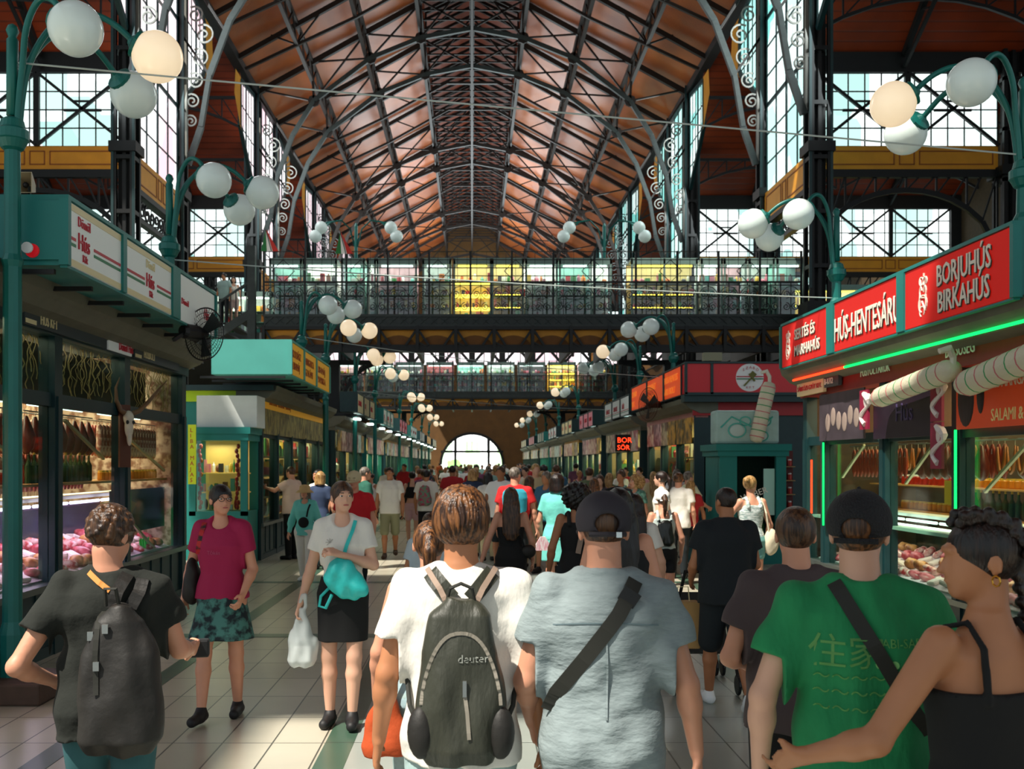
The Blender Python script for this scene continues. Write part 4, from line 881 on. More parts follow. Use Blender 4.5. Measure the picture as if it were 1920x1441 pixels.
# ---------- rows of further stalls
FCOL = [(TEALL, WSIGN), (TEALD, CSIGN), (TEALD, mat('sign_rose', '#c87a86', .5, emit=.08)), (TEALD, WSIGN), (TEALD, YSIGN), (TEAL, mat('sign_pale', '#c4ccc0', .5)), (TEALD, RED)]
k = 0
for side, xs_, xf, rows in ((1, 4.62, 5.0, [(29.2, 36.5, 3, 1), (38, 44.5, 2, 2), (46, 53, 1, 1), (54.5, 62, 3, 2), (64, 72, 5, 1), (74, 83, 2, 1), (85, 96, 1, 1)]), (-1, 3.35, 4.05, [(29, 36, 1, 1), (37.5, 44, 5, 1), (46, 53, 2, 1), (54.5, 62, 0, 1), (64, 72, 3, 1), (74, 83, 4, 1), (85, 96, 1, 1)])):
    for i, (a, b, c, _) in enumerate(rows):
        lab = '%s stall along the %s side of the aisle, %s sign panels' % (ORD[i+2], 'right' if side > 0 else 'left', {0: 'white', 1: 'cream', 2: 'rose', 3: 'white', 4: 'yellow', 5: 'pale', 6: 'red'}[c])
        fr, sg = FCOL[c]; n = max(2, int((b-a)/1.9)); ps = [a+.1+(b-a-.2)*j/n for j in range(n+1)]
        S = stall(side, xf, a, b, ps, lab, depth=2.4, top=3.2, head=2.85, glass_top=2.2, header=(CORN, TEALD, mat('header_ochre', '#a8782c', .6))[i % 3], light=260 if i < 4 else 220, interior=WARMI, teal=fr if fr != TEALL else TEAL, lit=LEDW)
        h0, h1 = (3.3, 3.85) if side > 0 else (3.35, 3.9)
        nn = 3; L_ = (b-a)*.75; ys = [(a+L_*j/nn+.06, a+L_*(j+1)/nn-.06) for j in range(nn)]
        pp = signbox(S, side, xs_, ys, h0, h1, [sg]*nn, depth=.5, frame=fr)
        for j, (p, (u0, u1)) in enumerate(zip(pp, ys)):
            if i < 4:
                w1 = ['HÚS', 'HENTES', 'LÁNGOS', 'SAJT', 'MÉZ', 'BOR', 'HAL', 'KENYÉR', 'TEJ', 'VIRÁG'][(k+j) % 10]
                WT(w1, 'lettering', .22, (side*(xs_-.012), u0+.3 if side < 0 else u1-.3, h0+.2), side, TRED if c != 6 else TWHITE, p, S, xs=(u1-u0)/1.6)
                if c in (3, 5): 
                    for zz, mm in ((h0+.14, TRED), (h0+.09, TGREEN)): WB(MB().bb(side*(xs_-.008), side*(xs_-.012), u0+.05, u1-.05, zz, zz+.02), 'stripe', mm, p, S)
        posters(S, side, xf-.12, a+.2, b-.1, 2.22, 2.83, 50+k, 1.1)
        tag(WB(goods_mesh(a+.2, b-.2, side*(xf+.25), side*(xf+.7), [.72, 1.15, 1.6], 100+k, .22, .42, gap=.1, along='y'), 'goods', GCOL, S, S), 'crowded wares behind the glass', kind='stuff')
        m = MB(); prism_x(m, side, xf+.2, xf+.8, a+.2, b-.2, 1.12, 1.14); prism_x(m, side, xf+.2, xf+.8, a+.2, b-.2, 1.57, 1.59); WB(m, 'shelf', WARMI, S, S)
        for j in range(2):
            y = a+1.5+j*(b-a-3); WB(MB().bb(side*(xs_+.1), side*(xs_+.28), y, y+.5, 3.18, 3.24), 'downlight', LEDW, S, S)
        k += 1
# second-row stalls goods
for (S, side, xf, a, b, sd) in ((SL2, -1, 4.07, 19.2, 27, 201), (SR2, 1, 5.0, 22.2, 28, 202)):
    tag(WB(goods_mesh(a, b, side*(xf+.25), side*(xf+.7), [.72, 1.15, 1.6, 2.0], sd, .2, .4, gap=.05, along='y'), 'goods', GCOL, S, S), 'crowded wares behind the glass', kind='stuff')
    m = MB(); [prism_x(m, side, xf+.2, xf+.8, a, b, q-.03, q) for q in (1.15, 1.6, 2.0)]; WB(m, 'shelf', WARMI, S, S)
# red lit sign projecting
t = empty('lit_sign', 'small glowing red projecting sign on the right row of stalls', 'sign', (4.6, 29.6, 2.2)); MB().bb(-.35, .1, -.04, .04, 0, .5).build('box', BLACK, t); text('BOR', 'lettering', .22, (-.3, -.05, .26), (1, 0, 0), (0, 0, 1), LEDR, t); text('SÖR', 'lettering', .2, (-.3, -.05, .05), (1, 0, 0), (0, 0, 1), LEDR, t)
# wall fans
def fan(loc, rz, r, label, body=BLACK):
    t = empty('mounted_fan', label, 'fan', loc, rz)
    m = MB()
    for q in range(1, 7):
        rr = r*q/6; pts = [(rr*math.cos(a*math.pi/18), -.06*(1-(q/6)**2)-.03, rr*math.sin(a*math.pi/18)) for a in range(37)]; m.tube(pts, .004 if q < 6 else .009, 4, cap=False)
    for k in range(48): a = k*math.pi/24; m.beam((.04*math.cos(a), -.09, .04*math.sin(a)), (r*math.cos(a), -.03, r*math.sin(a)), .003); m.beam((.04*math.cos(a), .05, .04*math.sin(a)), (r*math.cos(a), .0, r*math.sin(a)), .003)
    m.build('cage', body, t)
    for k in range(3):
        a = k*2*math.pi/3+.4; m = MB(); c, s_ = math.cos(a), math.sin(a)
        m.add([(.03*c-.03*s_, -.02, .03*s_+.03*c), (r*.85*c-.1*s_, -.04, r*.85*s_+.1*c), (r*.9*c+.1*s_, .0, r*.9*s_-.1*c), (.03*c+.04*s_, .01, .03*s_-.04*c)], [(0, 1, 2, 3)]); o = m.build('blade', GREYI, t); o.modifiers.new('s', 'SOLIDIFY').thickness = .004
    MB().lathe([(.05, -.06), (.07, .02), (.09, .1), (.09, .28), (.06, .32)], n=16, axis='Y').build('motor', body, t, smooth=False); MB().beam((0, .25, 0), (.0, .45, -.12), .04).build('arm', body, t)
    return t
fan((-3.19, 11.8, 3.38), math.radians(150), .31, 'large black wall fan on the corner of the nearest left stall')
fan((4.3, 24.2, 3.28), math.radians(-65), .4, 'rusty round fan angled off the second right stall', mat('rusty', '#4a2c20', .5, .3))
# horned skull
BONE = mat('bone', '#e2d8c2', .55, var=.2, vscale=10)
t = empty('horned_skull', 'white long-horned cattle skull hung on a post of the nearest left stall', 'skull', (-3.96, 11.5, 2.1), math.radians(50), scale=.85)
m = MB(); m.ell((0, 0, .32), (.075, .06, .1), 14, 10); m.ell((.0, -.01, .2), (.06, .05, .16), 14, 10); m.ell((.0, -.02, .06), (.035, .035, .12), 12, 9); m.build('cranium', BONE, t, smooth=True)
m = MB(); [m.ell((s*.045, -.05, .26), (.022, .02, .028), 8, 6) for s in (-1, 1)]; m.build('eye_socket', BLACK, t)
for s in (-1, 1): MB().tube([(s*.05, 0, .38), (s*.14+.03, .02, .42), (s*.24+.06, 0, .55), (s*.32+.12, -.02, .72), (s*.36+.2, -.05, .86)], [.035, .034, .028, .018, .004], 8).build('horn', mat('horn_brown', '#7a5a38', .4, var=.4), t, smooth=True)
MB().bb(-.1, .06, .05, .09, -.35, .5).build('wood_plaque', mat('plaque_wood', '#5a2c16', .5), t)
# ================================================================ goods in the two nearest stalls
index_kids()
SAUS = [mat('sausage_dark', '#6a2414', .35, var=.4, vscale=30), mat('sausage_red', '#a03418', .35, var=.3, vscale=30), mat('sausage_white_mould', '#d8beaa', .6, col2='#8a4a34', vscale=14), mat('sausage_amber', '#b8641c', .35, var=.3, vscale=25)]
MEAT = [mat('meat_pink', '#d06a74', .4, col2='#a83440', vscale=12), mat('meat_red', '#b02c34', .35, col2='#e8c0b8', vscale=14), mat('meat_brown', '#8a4a26', .45, col2='#c88a50', vscale=14), mat('meat_fat', '#e6cfc4', .5, var=.15)]
STR = mat('butcher_string', '#d8d0bc', .8)
def saus(kind):
    t = empty('hanging_sausage', 'x', 'sausage', (0, 0, 0))
    if kind == 'pair':
        for s in (-1, 1): MB().tube([(0, s*.012, -.04), (0, s*.03, -.1), (0, s*.038, -.22), (0, s*.03, -.34), (0, s*.012, -.42)], [.008, .019, .021, .019, .008], 8).build('link', SAUS[1], t, smooth=True)
    elif kind == 'fat': MB().tube([(0, 0, -.05), (0, 0, -.08), (0, .005, -.25), (0, 0, -.42), (0, 0, -.45)], [.012, .036, .042, .036, .012], 10).build('link', SAUS[2], t, smooth=True)
    elif kind == 'ham': MB().tube([(0, 0, -.04), (0, 0, -.12), (0, .01, -.24), (0, 0, -.36), (0, 0, -.42)], [.014, .045, .085, .07, .02], 12).build('joint', SAUS[0], t, smooth=True)
    else: MB().tube([(0, .0, -.05), (0, .02, -.2), (0, .045, -.3), (0, .08, -.33), (0, .115, -.3), (0, .14, -.2), (0, .15, -.06)], [.01, .018, .019, .019, .019, .018, .01], 8).build('link', SAUS[3], t, smooth=True)
    MB().tube([(0, 0, 0), (0, 0, -.05)], .003, 4).build('string', STR, t)
    if kind in ('fat', 'pair'): MB().bb(-.004, .004, -.03, .03, -.15, -.09).build('paper_label', WHITEB, t)
    return t
KN = {'pair': 'reddish sausage pair', 'fat': 'pale mould-coated salami', 'ham': 'dark smoked ham', 'ring': 'amber looped sausage'}
protoS = {k: saus(k) for k in KN}; index_kids(); usedS = set(); rnd = random.Random(5)
def put_saus(kind, x, y, z, where, group, rz=0):
    lab = '%s %s' % (KN[kind], where)
    if kind not in usedS: usedS.add(kind); p = protoS[kind]; p.location = (x, y, z); p['label'] = lab; p['group'] = group; return p
    return dup(protoS[kind], (x, y, z), rz, lab, group)
LZ = [(7.99, 9.66, 'first'), (9.84, 11.61, 'second'), (11.79, 13.9, 'third')]
for wi, (a, b, wn_) in enumerate(LZ):
    for ri, (x, z) in enumerate(((-4.42, 2.36), (-4.66, 2.36), (-4.52, 1.98))):
        y = a+.05; kind = ('pair', 'ham', 'fat')[(wi+ri) % 3]
        y += ri*.02
        rr = ['front top', 'rear top', 'lower'][ri]
        while y < b-.05:
            if wi == 2 and ri == 2: break
            put_saus(kind, x, y, z, 'on the %s rail, %s window of the left stall' % (rr, wn_), '%s rail, %s left window' % (rr, wn_)); y += {'pair': .095, 'fat': .11, 'ham': .2, 'ring': .18}[kind]
    for (x, z) in ((-4.42, 2.37), (-4.62, 2.37), (-4.5, 1.99)): WB(MB().tube([(x, a, z), (x, b, z)], .008, 6), 'hanging_rail', mat('rail_metal', '#9a9a94', .3, .8), SL1, SL1)
RZ = [(8.9, 10.5, 'near'), (10.7, 12.4, 'middle'), (12.6, 14.5, 'far')]
for wi, (a, b, wn_) in enumerate(RZ):
    for ri, (x, z) in enumerate(((5.5, 2.08), (5.75, 2.1))):
        y = a+.06; kind = ('ring', 'ham', 'pair')[(wi+ri) % 3]
        while y < b-.08:
            put_saus(kind, x, y, z, 'in the %s row, %s window of the right stall' % (('front', 'rear')[ri], wn_), '%s row, %s right window' % (('front', 'rear')[ri], wn_)); y += {'pair': .13, 'ham': .2, 'ring': .19}[kind]
        WB(MB().tube([(x, a, z+.01), (x, b, z+.01)], .008, 6), 'hanging_rail', mat('rail_metal', '#9a9a94', .3, .8), SR1, SR1)
# meat counters
def counter(side, x0, x1, y0, y1, h, label, tube):
    t = empty('meat_counter', label, 'display counter', (side*x0, y0, 0)); W_ = abs(x1-x0); L_ = y1-y0
    MB().bb(0, side*W_, 0, L_, 0, h-.1).build('base', mat('counter_steel', '#b8bcbc', .3, .7), t)
    m = MB(); m.add([(0, 0, h-.1), (side*W_, 0, h+.14), (side*W_, L_, h+.14), (0, L_, h-.1)], [(0, 1, 2, 3)]); m.build('sloping_tray', mat('counter_tray', '#d8c4cc', .4), t)
    MB().bb(side*W_, side*(W_+.04), 0, L_, h-.1, h+.5).build('rear_glass', GLASS, t)
    MB().bb(side*(W_-.35), side*W_, 0, L_, h+.62, h+.66).build('counter_top', WHITEB, t)
    m = MB()
    y = .1
    while y < L_-.9: m.tube([(side*(W_-.4), y, h+.58), (side*(W_-.4), y+.85, h+.58)], .018, 6); y += .95
    m.build('tube_light', tube, t)
    return t
counter(-1, 4.16, 4.95, 7.4, 13.7, .82, 'refrigerated meat counter with violet-white tubes in the nearest left stall', emis('tube_violet', '#f0d8ff', 7))
counter(1, 5.28, 6.2, 7.6, 15.2, .52, 'long refrigerated meat counter in the nearest right stall', LEDW)
o = area('counter_light', (-4.6, 10.5, 1.36), (.2, 6), 60, (.95, .62, 1)); aim(o, (.0, 0, -1)); o = area('counter_light', (5.6, 11.4, 1.1), (.3, 7), 55, (1, .82, .75)); aim(o, (0, 0, -1))
def meatpiece(kind):
    t = SDm[kind]; return t
SDm = []
class _S: pass
def mk_meat(i):
    rn = random.Random(i); m = MB()
    if i == 0: m.ell((0, 0, .045), (.13, .09, .05), 12, 8); n = 'meat_cut'
    elif i == 1: m.tube([(-.12, 0, .035), (-.08, 0, .04), (.08, .02, .04), (.13, .02, .035)], [.015, .04, .042, .015], 10); n = 'sausage'
    elif i == 2: m.ell((0, 0, .05), (.1, .1, .055), 12, 8); m.ell((.05, .03, .05), (.08, .05, .05), 10, 7); n = 'ham'
    else: m.bb(-.1, .1, -.07, .07, 0, .05); n = 'bacon_slab'
    o = m.build(n, MEAT[i], None, smooth=i != 3)
    if i == 3: o.modifiers.new('b', 'BEVEL').width = .015
    return o
SDm = [mk_meat(i) for i in range(4)]; usedM = set(); MN = ['pink meat cut', 'marbled red sausage', 'brown glazed ham', 'pale bacon slab']; MC = ['meat', 'sausage', 'ham', 'bacon']
for (side, x0, W_, y0, y1, h, nm, wins) in ((-1, 4.16, .79, 7.5, 13.6, .82, 'left', LZ), (1, 5.28, .92, 7.8, 15.1, .52, 'right', RZ)):
    for ri in range(4):
        y = y0+.1*ri; k = 0
        while y < y1:
            i = (ri+int(y*1.7)) % 4; f = (ri+.5)/4; o = SDm[i]; fresh = i not in usedM
            if not fresh: o = o.copy(); C.objects.link(o)
            usedM.add(i); rz = rnd.uniform(-.6, .6)+(math.pi/2 if rnd.random() < .5 else 0)
            o.location = (side*(x0+W_*f), y, h-.1+.24*f); o.rotation_euler = (0, -side*.29, rz); o.scale = (.9, .9, rnd.uniform(.9, 1.25))
            tag(o, '%s, %s row from the glass in the %s meat counter' % (MN[i], ('first', 'second', 'third', 'fourth')[ri], nm), MC[i], 'meats in the %s counter' % nm)
            y += .27; k += 1
WB(MB().bb(-5.15, -5.2, 7.3, 13.8, .8, 1.35), 'violet_case_back', mat('case_violet', '#7a5a8c', .4), SL1, SL1)
b_ = WB(MB().bb(-4.28, -4.3, 11.82, 13.88, .98, 1.52), 'slate_panel', mat('slate_board', '#2c3a3c', .5), SL1, SL1)
WB(MB().prism([(0, 0), (.3, 0), (.34, .2), (.5, .3), (.3, .34), (.1, .42), (-.05, .25)], (-4.27, 12.2, 1.04), (0, 1, 0), (0, 0, 1), .004), 'leaf_sticker', mat('sticker_brown', '#8a6434', .6), b_, SL1)
# price tags
for i in range(9):
    y = 8.15+i*.12 if i < 5 else 12.2+i*.1; t = MB().box((0, 0, .06), (.008, .07, .13), Matrix.Rotation(.3, 3, 'X')).build('price_tag', mat('tag_green', '#12b840', .5, emit=.15), None); t.location = (-4.22, y, .76)
    tag(t, 'bright green price tag standing at the front glass of the left meat counter', 'price tag', 'green price tags')
# shelf boards, back goods
JAR = {}
def jar_proto(name, prof, mt, lid=None):
    t = empty(name, 'x', 'jar' if 'jar' in name else 'bottle'); MB().lathe(prof, n=12).build('glass_body', mt, t, smooth=False)
    if lid: MB().lathe([(prof[-1][0]*1.05, prof[-1][1]-.01), (prof[-1][0]*1.05, prof[-1][1]+.02)], n=12).build('lid', lid, t)
    return t
JP = [jar_proto('preserve_jar', [(.035, 0), (.04, .01), (.04, .1), (.032, .12)], mat('paprika_jar', '#b02818', .2), WHITEB), jar_proto('wine_bottle', [(.036, 0), (.038, .01), (.038, .18), (.014, .23), (.013, .3)], mat('bottle_green', '#1c3a1c', .15), mat('foil_gold', '#c8a040', .3, .8)), jar_proto('honey_jar', [(.04, 0), (.045, .01), (.045, .09), (.036, .1)], mat('honey', '#d88a1c', .2), mat('lid_gold', '#d8b040', .3))]
index_kids(); usedJ = set()
def put(i, x, y, z, lab, g):
    if i not in usedJ: usedJ.add(i); JP[i].location = (x, y, z); JP[i]['label'] = lab; JP[i]['group'] = g; return
    dup(JP[i], (x, y, z), 0, lab, g)
JN = ['red paprika jar with a white lid', 'dark green bottle', 'amber honey jar']
WB(MB().bb(-4.25, -4.75, 7.2, 13.9, 1.62, 1.645), 'shelf', mat('shelf_wood', '#c88a4a', .5), SL1, SL1)
for wi, (a, b, wn_) in enumerate(LZ):
    y = a+.1
    while y < b: put(wi, -4.42, y, 1.646, JN[wi]+' on the shelf, %s window of the left stall' % wn_, 'jars on the shelf, %s left window' % wn_); y += .13
for h in (1.2, 1.55):
    WB(MB().bb(6.1, 6.45, 7.7, 15.3, h-.02, h), 'shelf', mat('shelf_wood', '#c88a4a', .5), SR1, SR1)
    for wi, (a, b, wn_) in enumerate(RZ):
        y = a; i = (wi+(h > 1.3)) % 3
        while y < b: put(i, 6.25, y, h, JN[i]+' on the %s shelf, %s right window' % ('lower' if h < 1.3 else 'upper', wn_), '%s shelf goods, %s right window' % ('lower' if h < 1.3 else 'upper', wn_)); y += .14
WB(MB().bb(5.22, 5.6, 7.5, 15.3, 1.03, 1.07), 'serving_ledge', mat('mint_ledge', '#c8e0d4', .4), SR1, SR1)
for (x, y0, y1, z0, z1, s) in ((-4.25, 8.1, 9.4, 2.3, 1.85, SL1), (-4.25, 10.4, 11.5, 2.3, 1.9, SL1), (-4.2, 12, 13.6, 2.2, 1.75, SL1), (5.35, 12.3, 11.5, 1.6, 2.1, SR1), (5.35, 10.4, 9.5, 1.55, 2.1, SR1), (5.35, 14.4, 13.6, 1.65, 2.1, SR1), (-4.2, 8.0, 8.7, 1.15, .72, SL1), (-4.2, 12, 13.2, 1.25, .72, SL1)): WB(MB().beam((x, y0, z0), (x, y1, z1), .03, .03), 'reflection_bar', mat('reflection_beige', '#c8b48c', .5), s, s)  # diagonal reflections on the stall glass, modelled as beige bars
t = tag(MB().bb(5.21, 5.22, 10.75, 11.0, 1.4, 1.66).build('notice', mat('notice_yellow', '#f0c818', .5)), 'yellow paper notice taped inside the right stall window', 'notice'); t = tag(MB().bb(5.21, 5.22, 10.45+.2, 10.6+.2, 1.6, 1.85).build('notice', WHITEB), 'white paper notice beside the green light strip', 'notice')
t = tag(MB().bb(5.32, 5.5, 8.9, 9.3, 1.07, 1.62).build('carton', mat('carton_card', '#b8a878', .7)), 'tall plain cardboard carton on the right serving ledge', 'carton')
t = tag(MB().bb(-4.12, -4.13, 11.85, 12.05, 1.28, 1.5).build('notice', mat('tag_green', '#12b840', .5)), 'green notice stuck in the third window of the left stall', 'notice')
# dried vines in the transom windows
m = MB(); rv = random.Random(8); y = 7.3
while y < 13.9:
    p = [(-4.2+rv.uniform(-.02, .02), y, 3.08)]; z = 3.08; L_ = rv.uniform(.3, .62)
    while z > 3.08-L_: z -= .06; p.append((-4.2+rv.uniform(-.03, .03), y+rv.uniform(-.025, .025), z))
    m.tube(p, rv.uniform(.003, .008), 4); y += rv.uniform(.04, .13)
tag(WB(m, 'dried_vines', mat('dried_vine', '#9a8050', .8), SL1, SL1), 'dry tan vine strands hanging behind the transom glass', kind='stuff')
WB(MB().bb(-4.55, -4.6, 7.2, 13.9, 2.55, 3.1), 'transom_backing', mat('brown_backing', '#3a2a1a', .8), SL1, SL1)
m = MB(); [m.tube([(-4.5, y, 2.45), (-4.5, y+.5, 2.45)], .016, 6) for y in (7.5, 8.3, 9.2, 10.1, 11, 12, 13)]; WB(m, 'tube_light', LEDW, SL1, SL1)
# spice jars on the end of the gap beside the right kiosk
WB(MB().bb(5.95, 6.5, 20.2, 20.3, .9, 2.1), 'jar_cabinet', mat('jar_cabinet', '#5a1a16', .6), SR2, SR2)
for r in range(4):
    for c in range(4): put(0, 6.02+c*.13, 20.12, .95+r*.28, 'red paprika jar on the cabinet beside the right kiosk', 'jars beside the right kiosk')
WB(MB().bb(5.95, 6.5, 20.05, 20.2, .93, .95), 'cabinet_shelf', WARMI, SR2, SR2)
for r in range(1, 4): WB(MB().bb(5.95, 6.5, 20.05, 20.2, .93+r*.28, .95+r*.28), 'cabinet_shelf', WARMI, SR2, SR2)
# ================================================================ people: one continuous surface per body, from blended distance fields
class SD:
    def __init__(s, lo, hi, h):
        s.lo = np.array(lo, dtype=np.float64); s.h = h; s.n = np.ceil((np.array(hi)-s.lo)/h).astype(int)+1
        s.d = np.full(tuple(s.n), 1.0, dtype=np.float32)
        s.ax = [s.lo[i]+h*np.arange(s.n[i]) for i in range(3)]
    def _sub(s, lo, hi):
        a = np.maximum(0, np.floor((np.array(lo)-s.lo)/s.h).astype(int)); b = np.minimum(s.n, np.ceil((np.array(hi)-s.lo)/s.h).astype(int)+1)
        if (b <= a).any(): return None
        sl = tuple(slice(int(i), int(j)) for i, j in zip(a, b))
        return sl, s.ax[0][sl[0]][:, None, None], s.ax[1][sl[1]][None, :, None], s.ax[2][sl[2]][None, None, :]
    def _mix(s, sl, e, k):
        a = s.d[sl]; e = e.astype(np.float32)
        if k > 0: hh = np.clip(.5+.5*(a-e)/k, 0, 1); s.d[sl] = a*(1-hh)+e*hh-k*hh*(1-hh)
        else: s.d[sl] = np.minimum(a, e)
    def cone(s, a, b, ra, rb, k=.02, neg=False):
        a = np.array(a, float); b = np.array(b, float); R = max(ra, rb)+.06
        g = s._sub(np.minimum(a, b)-R, np.maximum(a, b)+R)
        if g is None: return s
        sl, X, Y, Z = g; v = b-a; L = max(1e-9, v@v)
        t = np.clip(((X-a[0])*v[0]+(Y-a[1])*v[1]+(Z-a[2])*v[2])/L, 0, 1)
        e = np.sqrt((X-a[0]-t*v[0])**2+(Y-a[1]-t*v[1])**2+(Z-a[2]-t*v[2])**2)-(ra+(rb-ra)*t)
        if neg: s.d[sl] = np.maximum(s.d[sl], -e)
        else: s._mix(sl, e, k)
        return s
    def path(s, pts, rs, k=.02):
        for i in range(len(pts)-1): s.cone(pts[i], pts[i+1], rs[i], rs[i+1], k)
        return s
    def ell(s, c, r, k=.02, neg=False, R=None):
        c = np.array(c, float); r = np.array(r if hasattr(r, '__len__') else (r, r, r), float); m = (r.max() if R is not None else r)+.06
        g = s._sub(c-m, c+m)
        if g is None: return s
        sl, X, Y, Z = g; x, y, z = X-c[0], Y-c[1], Z-c[2]
        if R is not None:
            R = np.array(R); x, y, z = R[0][0]*x+R[1][0]*y+R[2][0]*z, R[0][1]*x+R[1][1]*y+R[2][1]*z, R[0][2]*x+R[1][2]*y+R[2][2]*z
        q = np.sqrt((x/r[0])**2+(y/r[1])**2+(z/r[2])**2); q2 = np.sqrt((x/r[0]**2)**2+(y/r[1]**2)**2+(z/r[2]**2)**2)+1e-9
        e = q*(q-1)/q2
        if neg: s.d[sl] = np.maximum(s.d[sl], -e)
        else: s._mix(sl, e, k)
        return s
    def loft(s, tab, g=0, k=.03, z0=None, z1=None, pw=2.3):
        """tab rows: z, half width, half depth, y centre, x centre"""
        T = np.array([list(r)+[0]*(5-len(r)) for r in tab], float); zs = T[:, 0]; lo, hi = (zs[0] if z0 is None else z0), (zs[-1] if z1 is None else z1)
        W = T[:, 1].max()+g+.08; D = T[:, 2].max()+g+.08+abs(T[:, 3]).max()
        gg = s._sub((T[:, 4].min()-W, -D, lo-.08), (T[:, 4].max()+W, D, hi+.08))
        if gg is None: return s
        sl, X, Y, Z = gg; z = np.clip(Z, zs[0], zs[-1])
        a = np.interp(z.ravel(), zs, T[:, 1]).reshape(z.shape)+g; b = np.interp(z.ravel(), zs, T[:, 2]).reshape(z.shape)+g
        yc = np.interp(z.ravel(), zs, T[:, 3]).reshape(z.shape); xc = np.interp(z.ravel(), zs, T[:, 4]).reshape(z.shape)
        q = ((np.abs(X-xc)/a)**pw+(np.abs(Y-yc)/b)**pw)**(1/pw); e = (q-1)*np.minimum(a, b)
        e = np.maximum(e, np.maximum(Z-hi, lo-Z)); s._mix(sl, e, k); return s
    def wrinkle(s, amp, f=22, seed=0, zf=1.0):
        X, Y, Z = s.ax[0][:, None, None], s.ax[1][None, :, None], s.ax[2][None, None, :]
        n = np.sin(f*(X*1.0+.35*Z*zf)+2*np.sin(9*Z*zf+seed)+seed)*np.cos(f*.6*Y+seed*2+3*np.sin(6*X))+.6*np.sin(f*1.7*(Z*zf*.8-.5*X)+2.5*np.sin(7*X+seed))+.4*np.sin(f*2.3*(X+.2*Z)+seed*3)
        s.d = (s.d+amp*n*.5).astype(np.float32); return s
    def cutz(s, z, above=True):
        Z = s.ax[2][None, None, :]; s.d = np.maximum(s.d, (Z-z) if above else (z-Z)).astype(np.float32); return s
    def surf(s, x, z, back=True):
        i = int(np.clip(round((x-s.lo[0])/s.h), 0, s.n[0]-1)); k = int(np.clip(round((z-s.lo[2])/s.h), 0, s.n[2]-1)); col = s.d[i, :, k]
        idx = np.where(col < 0)[0]
        if len(idx) == 0: return None
        j = idx[0] if back else idx[-1]; o = j-1 if back else j+1
        if 0 <= o < s.n[1]: f = col[o]/(col[o]-col[j]+1e-9); return s.ax[1][o]+(s.ax[1][j]-s.ax[1][o])*f
        return s.ax[1][j]
    def mesh(s, name, mt, parent=None):
        d = s.d.copy(); d[0] = d[-1] = 1; d[:, 0] = d[:, -1] = 1; d[:, :, 0] = d[:, :, -1] = 1
        S = d < 0; n = s.n
        def c(a, i, j, k): return a[i:n[0]-1+i, j:n[1]-1+j, k:n[2]-1+k]
        cnt = sum(c(S, i, j, k).astype(np.int8) for i in (0, 1) for j in (0, 1) for k in (0, 1)); M = (cnt > 0) & (cnt < 8)
        ii, jj, kk = np.nonzero(M); N = len(ii)
        if N == 0: return None
        acc = np.zeros((N, 3)); num = np.zeros(N)
        for ax in range(3):
            for p in (0, 1):
                for q in (0, 1):
                    o = [0, 0, 0]; oth = [t for t in range(3) if t != ax]; o[oth[0]] = p; o[oth[1]] = q; e = list(o); e[ax] = 1
                    va = d[ii+o[0], jj+o[1], kk+o[2]]; vb = d[ii+e[0], jj+e[1], kk+e[2]]; cr = (va < 0) != (vb < 0)
                    t = np.where(cr, va/(va-vb+1e-12), 0); pos = np.zeros((N, 3)); pos[:, :] = o; pos[:, ax] = t
                    acc += pos*cr[:, None]; num += cr
        V = (acc/num[:, None]+np.stack([ii, jj, kk], 1))*s.h+s.lo
        I = np.full(M.shape, -1, dtype=np.int64); I[ii, jj, kk] = np.arange(N); Q = []
        for ax in range(3):
            a = [slice(1, n[t]-1) for t in range(3)]; a[ax] = slice(0, n[ax]-1); b = list(a); b[ax] = slice(1, n[ax])
            A = S[tuple(a)]; B = S[tuple(b)]; x = np.nonzero(A != B); pos = [x[t]+(0 if t == ax else 1) for t in range(3)]; flip = A[x]
            o1, o2 = [(1, 2), (2, 0), (0, 1)][ax]
            def idx(u, v): q = list(pos); q[o1] = q[o1]-u; q[o2] = q[o2]-v; return I[q[0], q[1], q[2]]
            f = np.stack([idx(1, 1), idx(0, 1), idx(0, 0), idx(1, 0)], 1); f[~flip] = f[~flip][:, ::-1]; Q.append(f)
        Q = np.concatenate(Q); Q = Q[(Q >= 0).all(1)]
        me = bpy.data.meshes.new(name); me.vertices.add(N); me.vertices.foreach_set('co', V.astype(np.float32).ravel()); me.loops.add(len(Q)*4); me.loops.foreach_set('vertex_index', Q.astype(np.int32).ravel())
        me.polygons.add(len(Q)); me.polygons.foreach_set('loop_start', np.arange(0, len(Q)*4, 4, dtype=np.int32)); me.polygons.foreach_set('use_smooth', np.ones(len(Q), bool))
        me.materials.append(mt); me.update(calc_edges=True); me.validate()
        o = bpy.data.objects.new(name, me); C.objects.link(o)
        if parent: o.parent = parent
        return o
def Vn(a): a = np.array(a, float); return a/np.linalg.norm(a)
SKIN = {'fair': mat('skin_fair', '#e0ac90', .5, var=.1), 'tan': mat('skin_tan', '#bd7f58', .5, var=.12), 'pink': mat('skin_pink', '#d99a7c', .5, var=.12), 'dark': mat('skin_olive', '#a86e4a', .5, var=.1)}
def hairmat(name, c, c2):
    return mat(name, c, .38, col2=c2, vscale=5, stretch=(14, 14, 1.5), bump=.3, bscale=9)
HAIR = {'brown': hairmat('hair_brown', '#7a4e2a', '#301a0b'), 'dark': hairmat('hair_dark', '#26140c', '#0e0705'), 'black': hairmat('hair_black', '#130e0e', '#070505'), 'blond': hairmat('hair_blond', '#c8a068', '#8a6434'), 'grey': hairmat('hair_grey', '#8a8076', '#4c443c'), 'mid': hairmat('hair_mid', '#5a3c24', '#2a180e')}
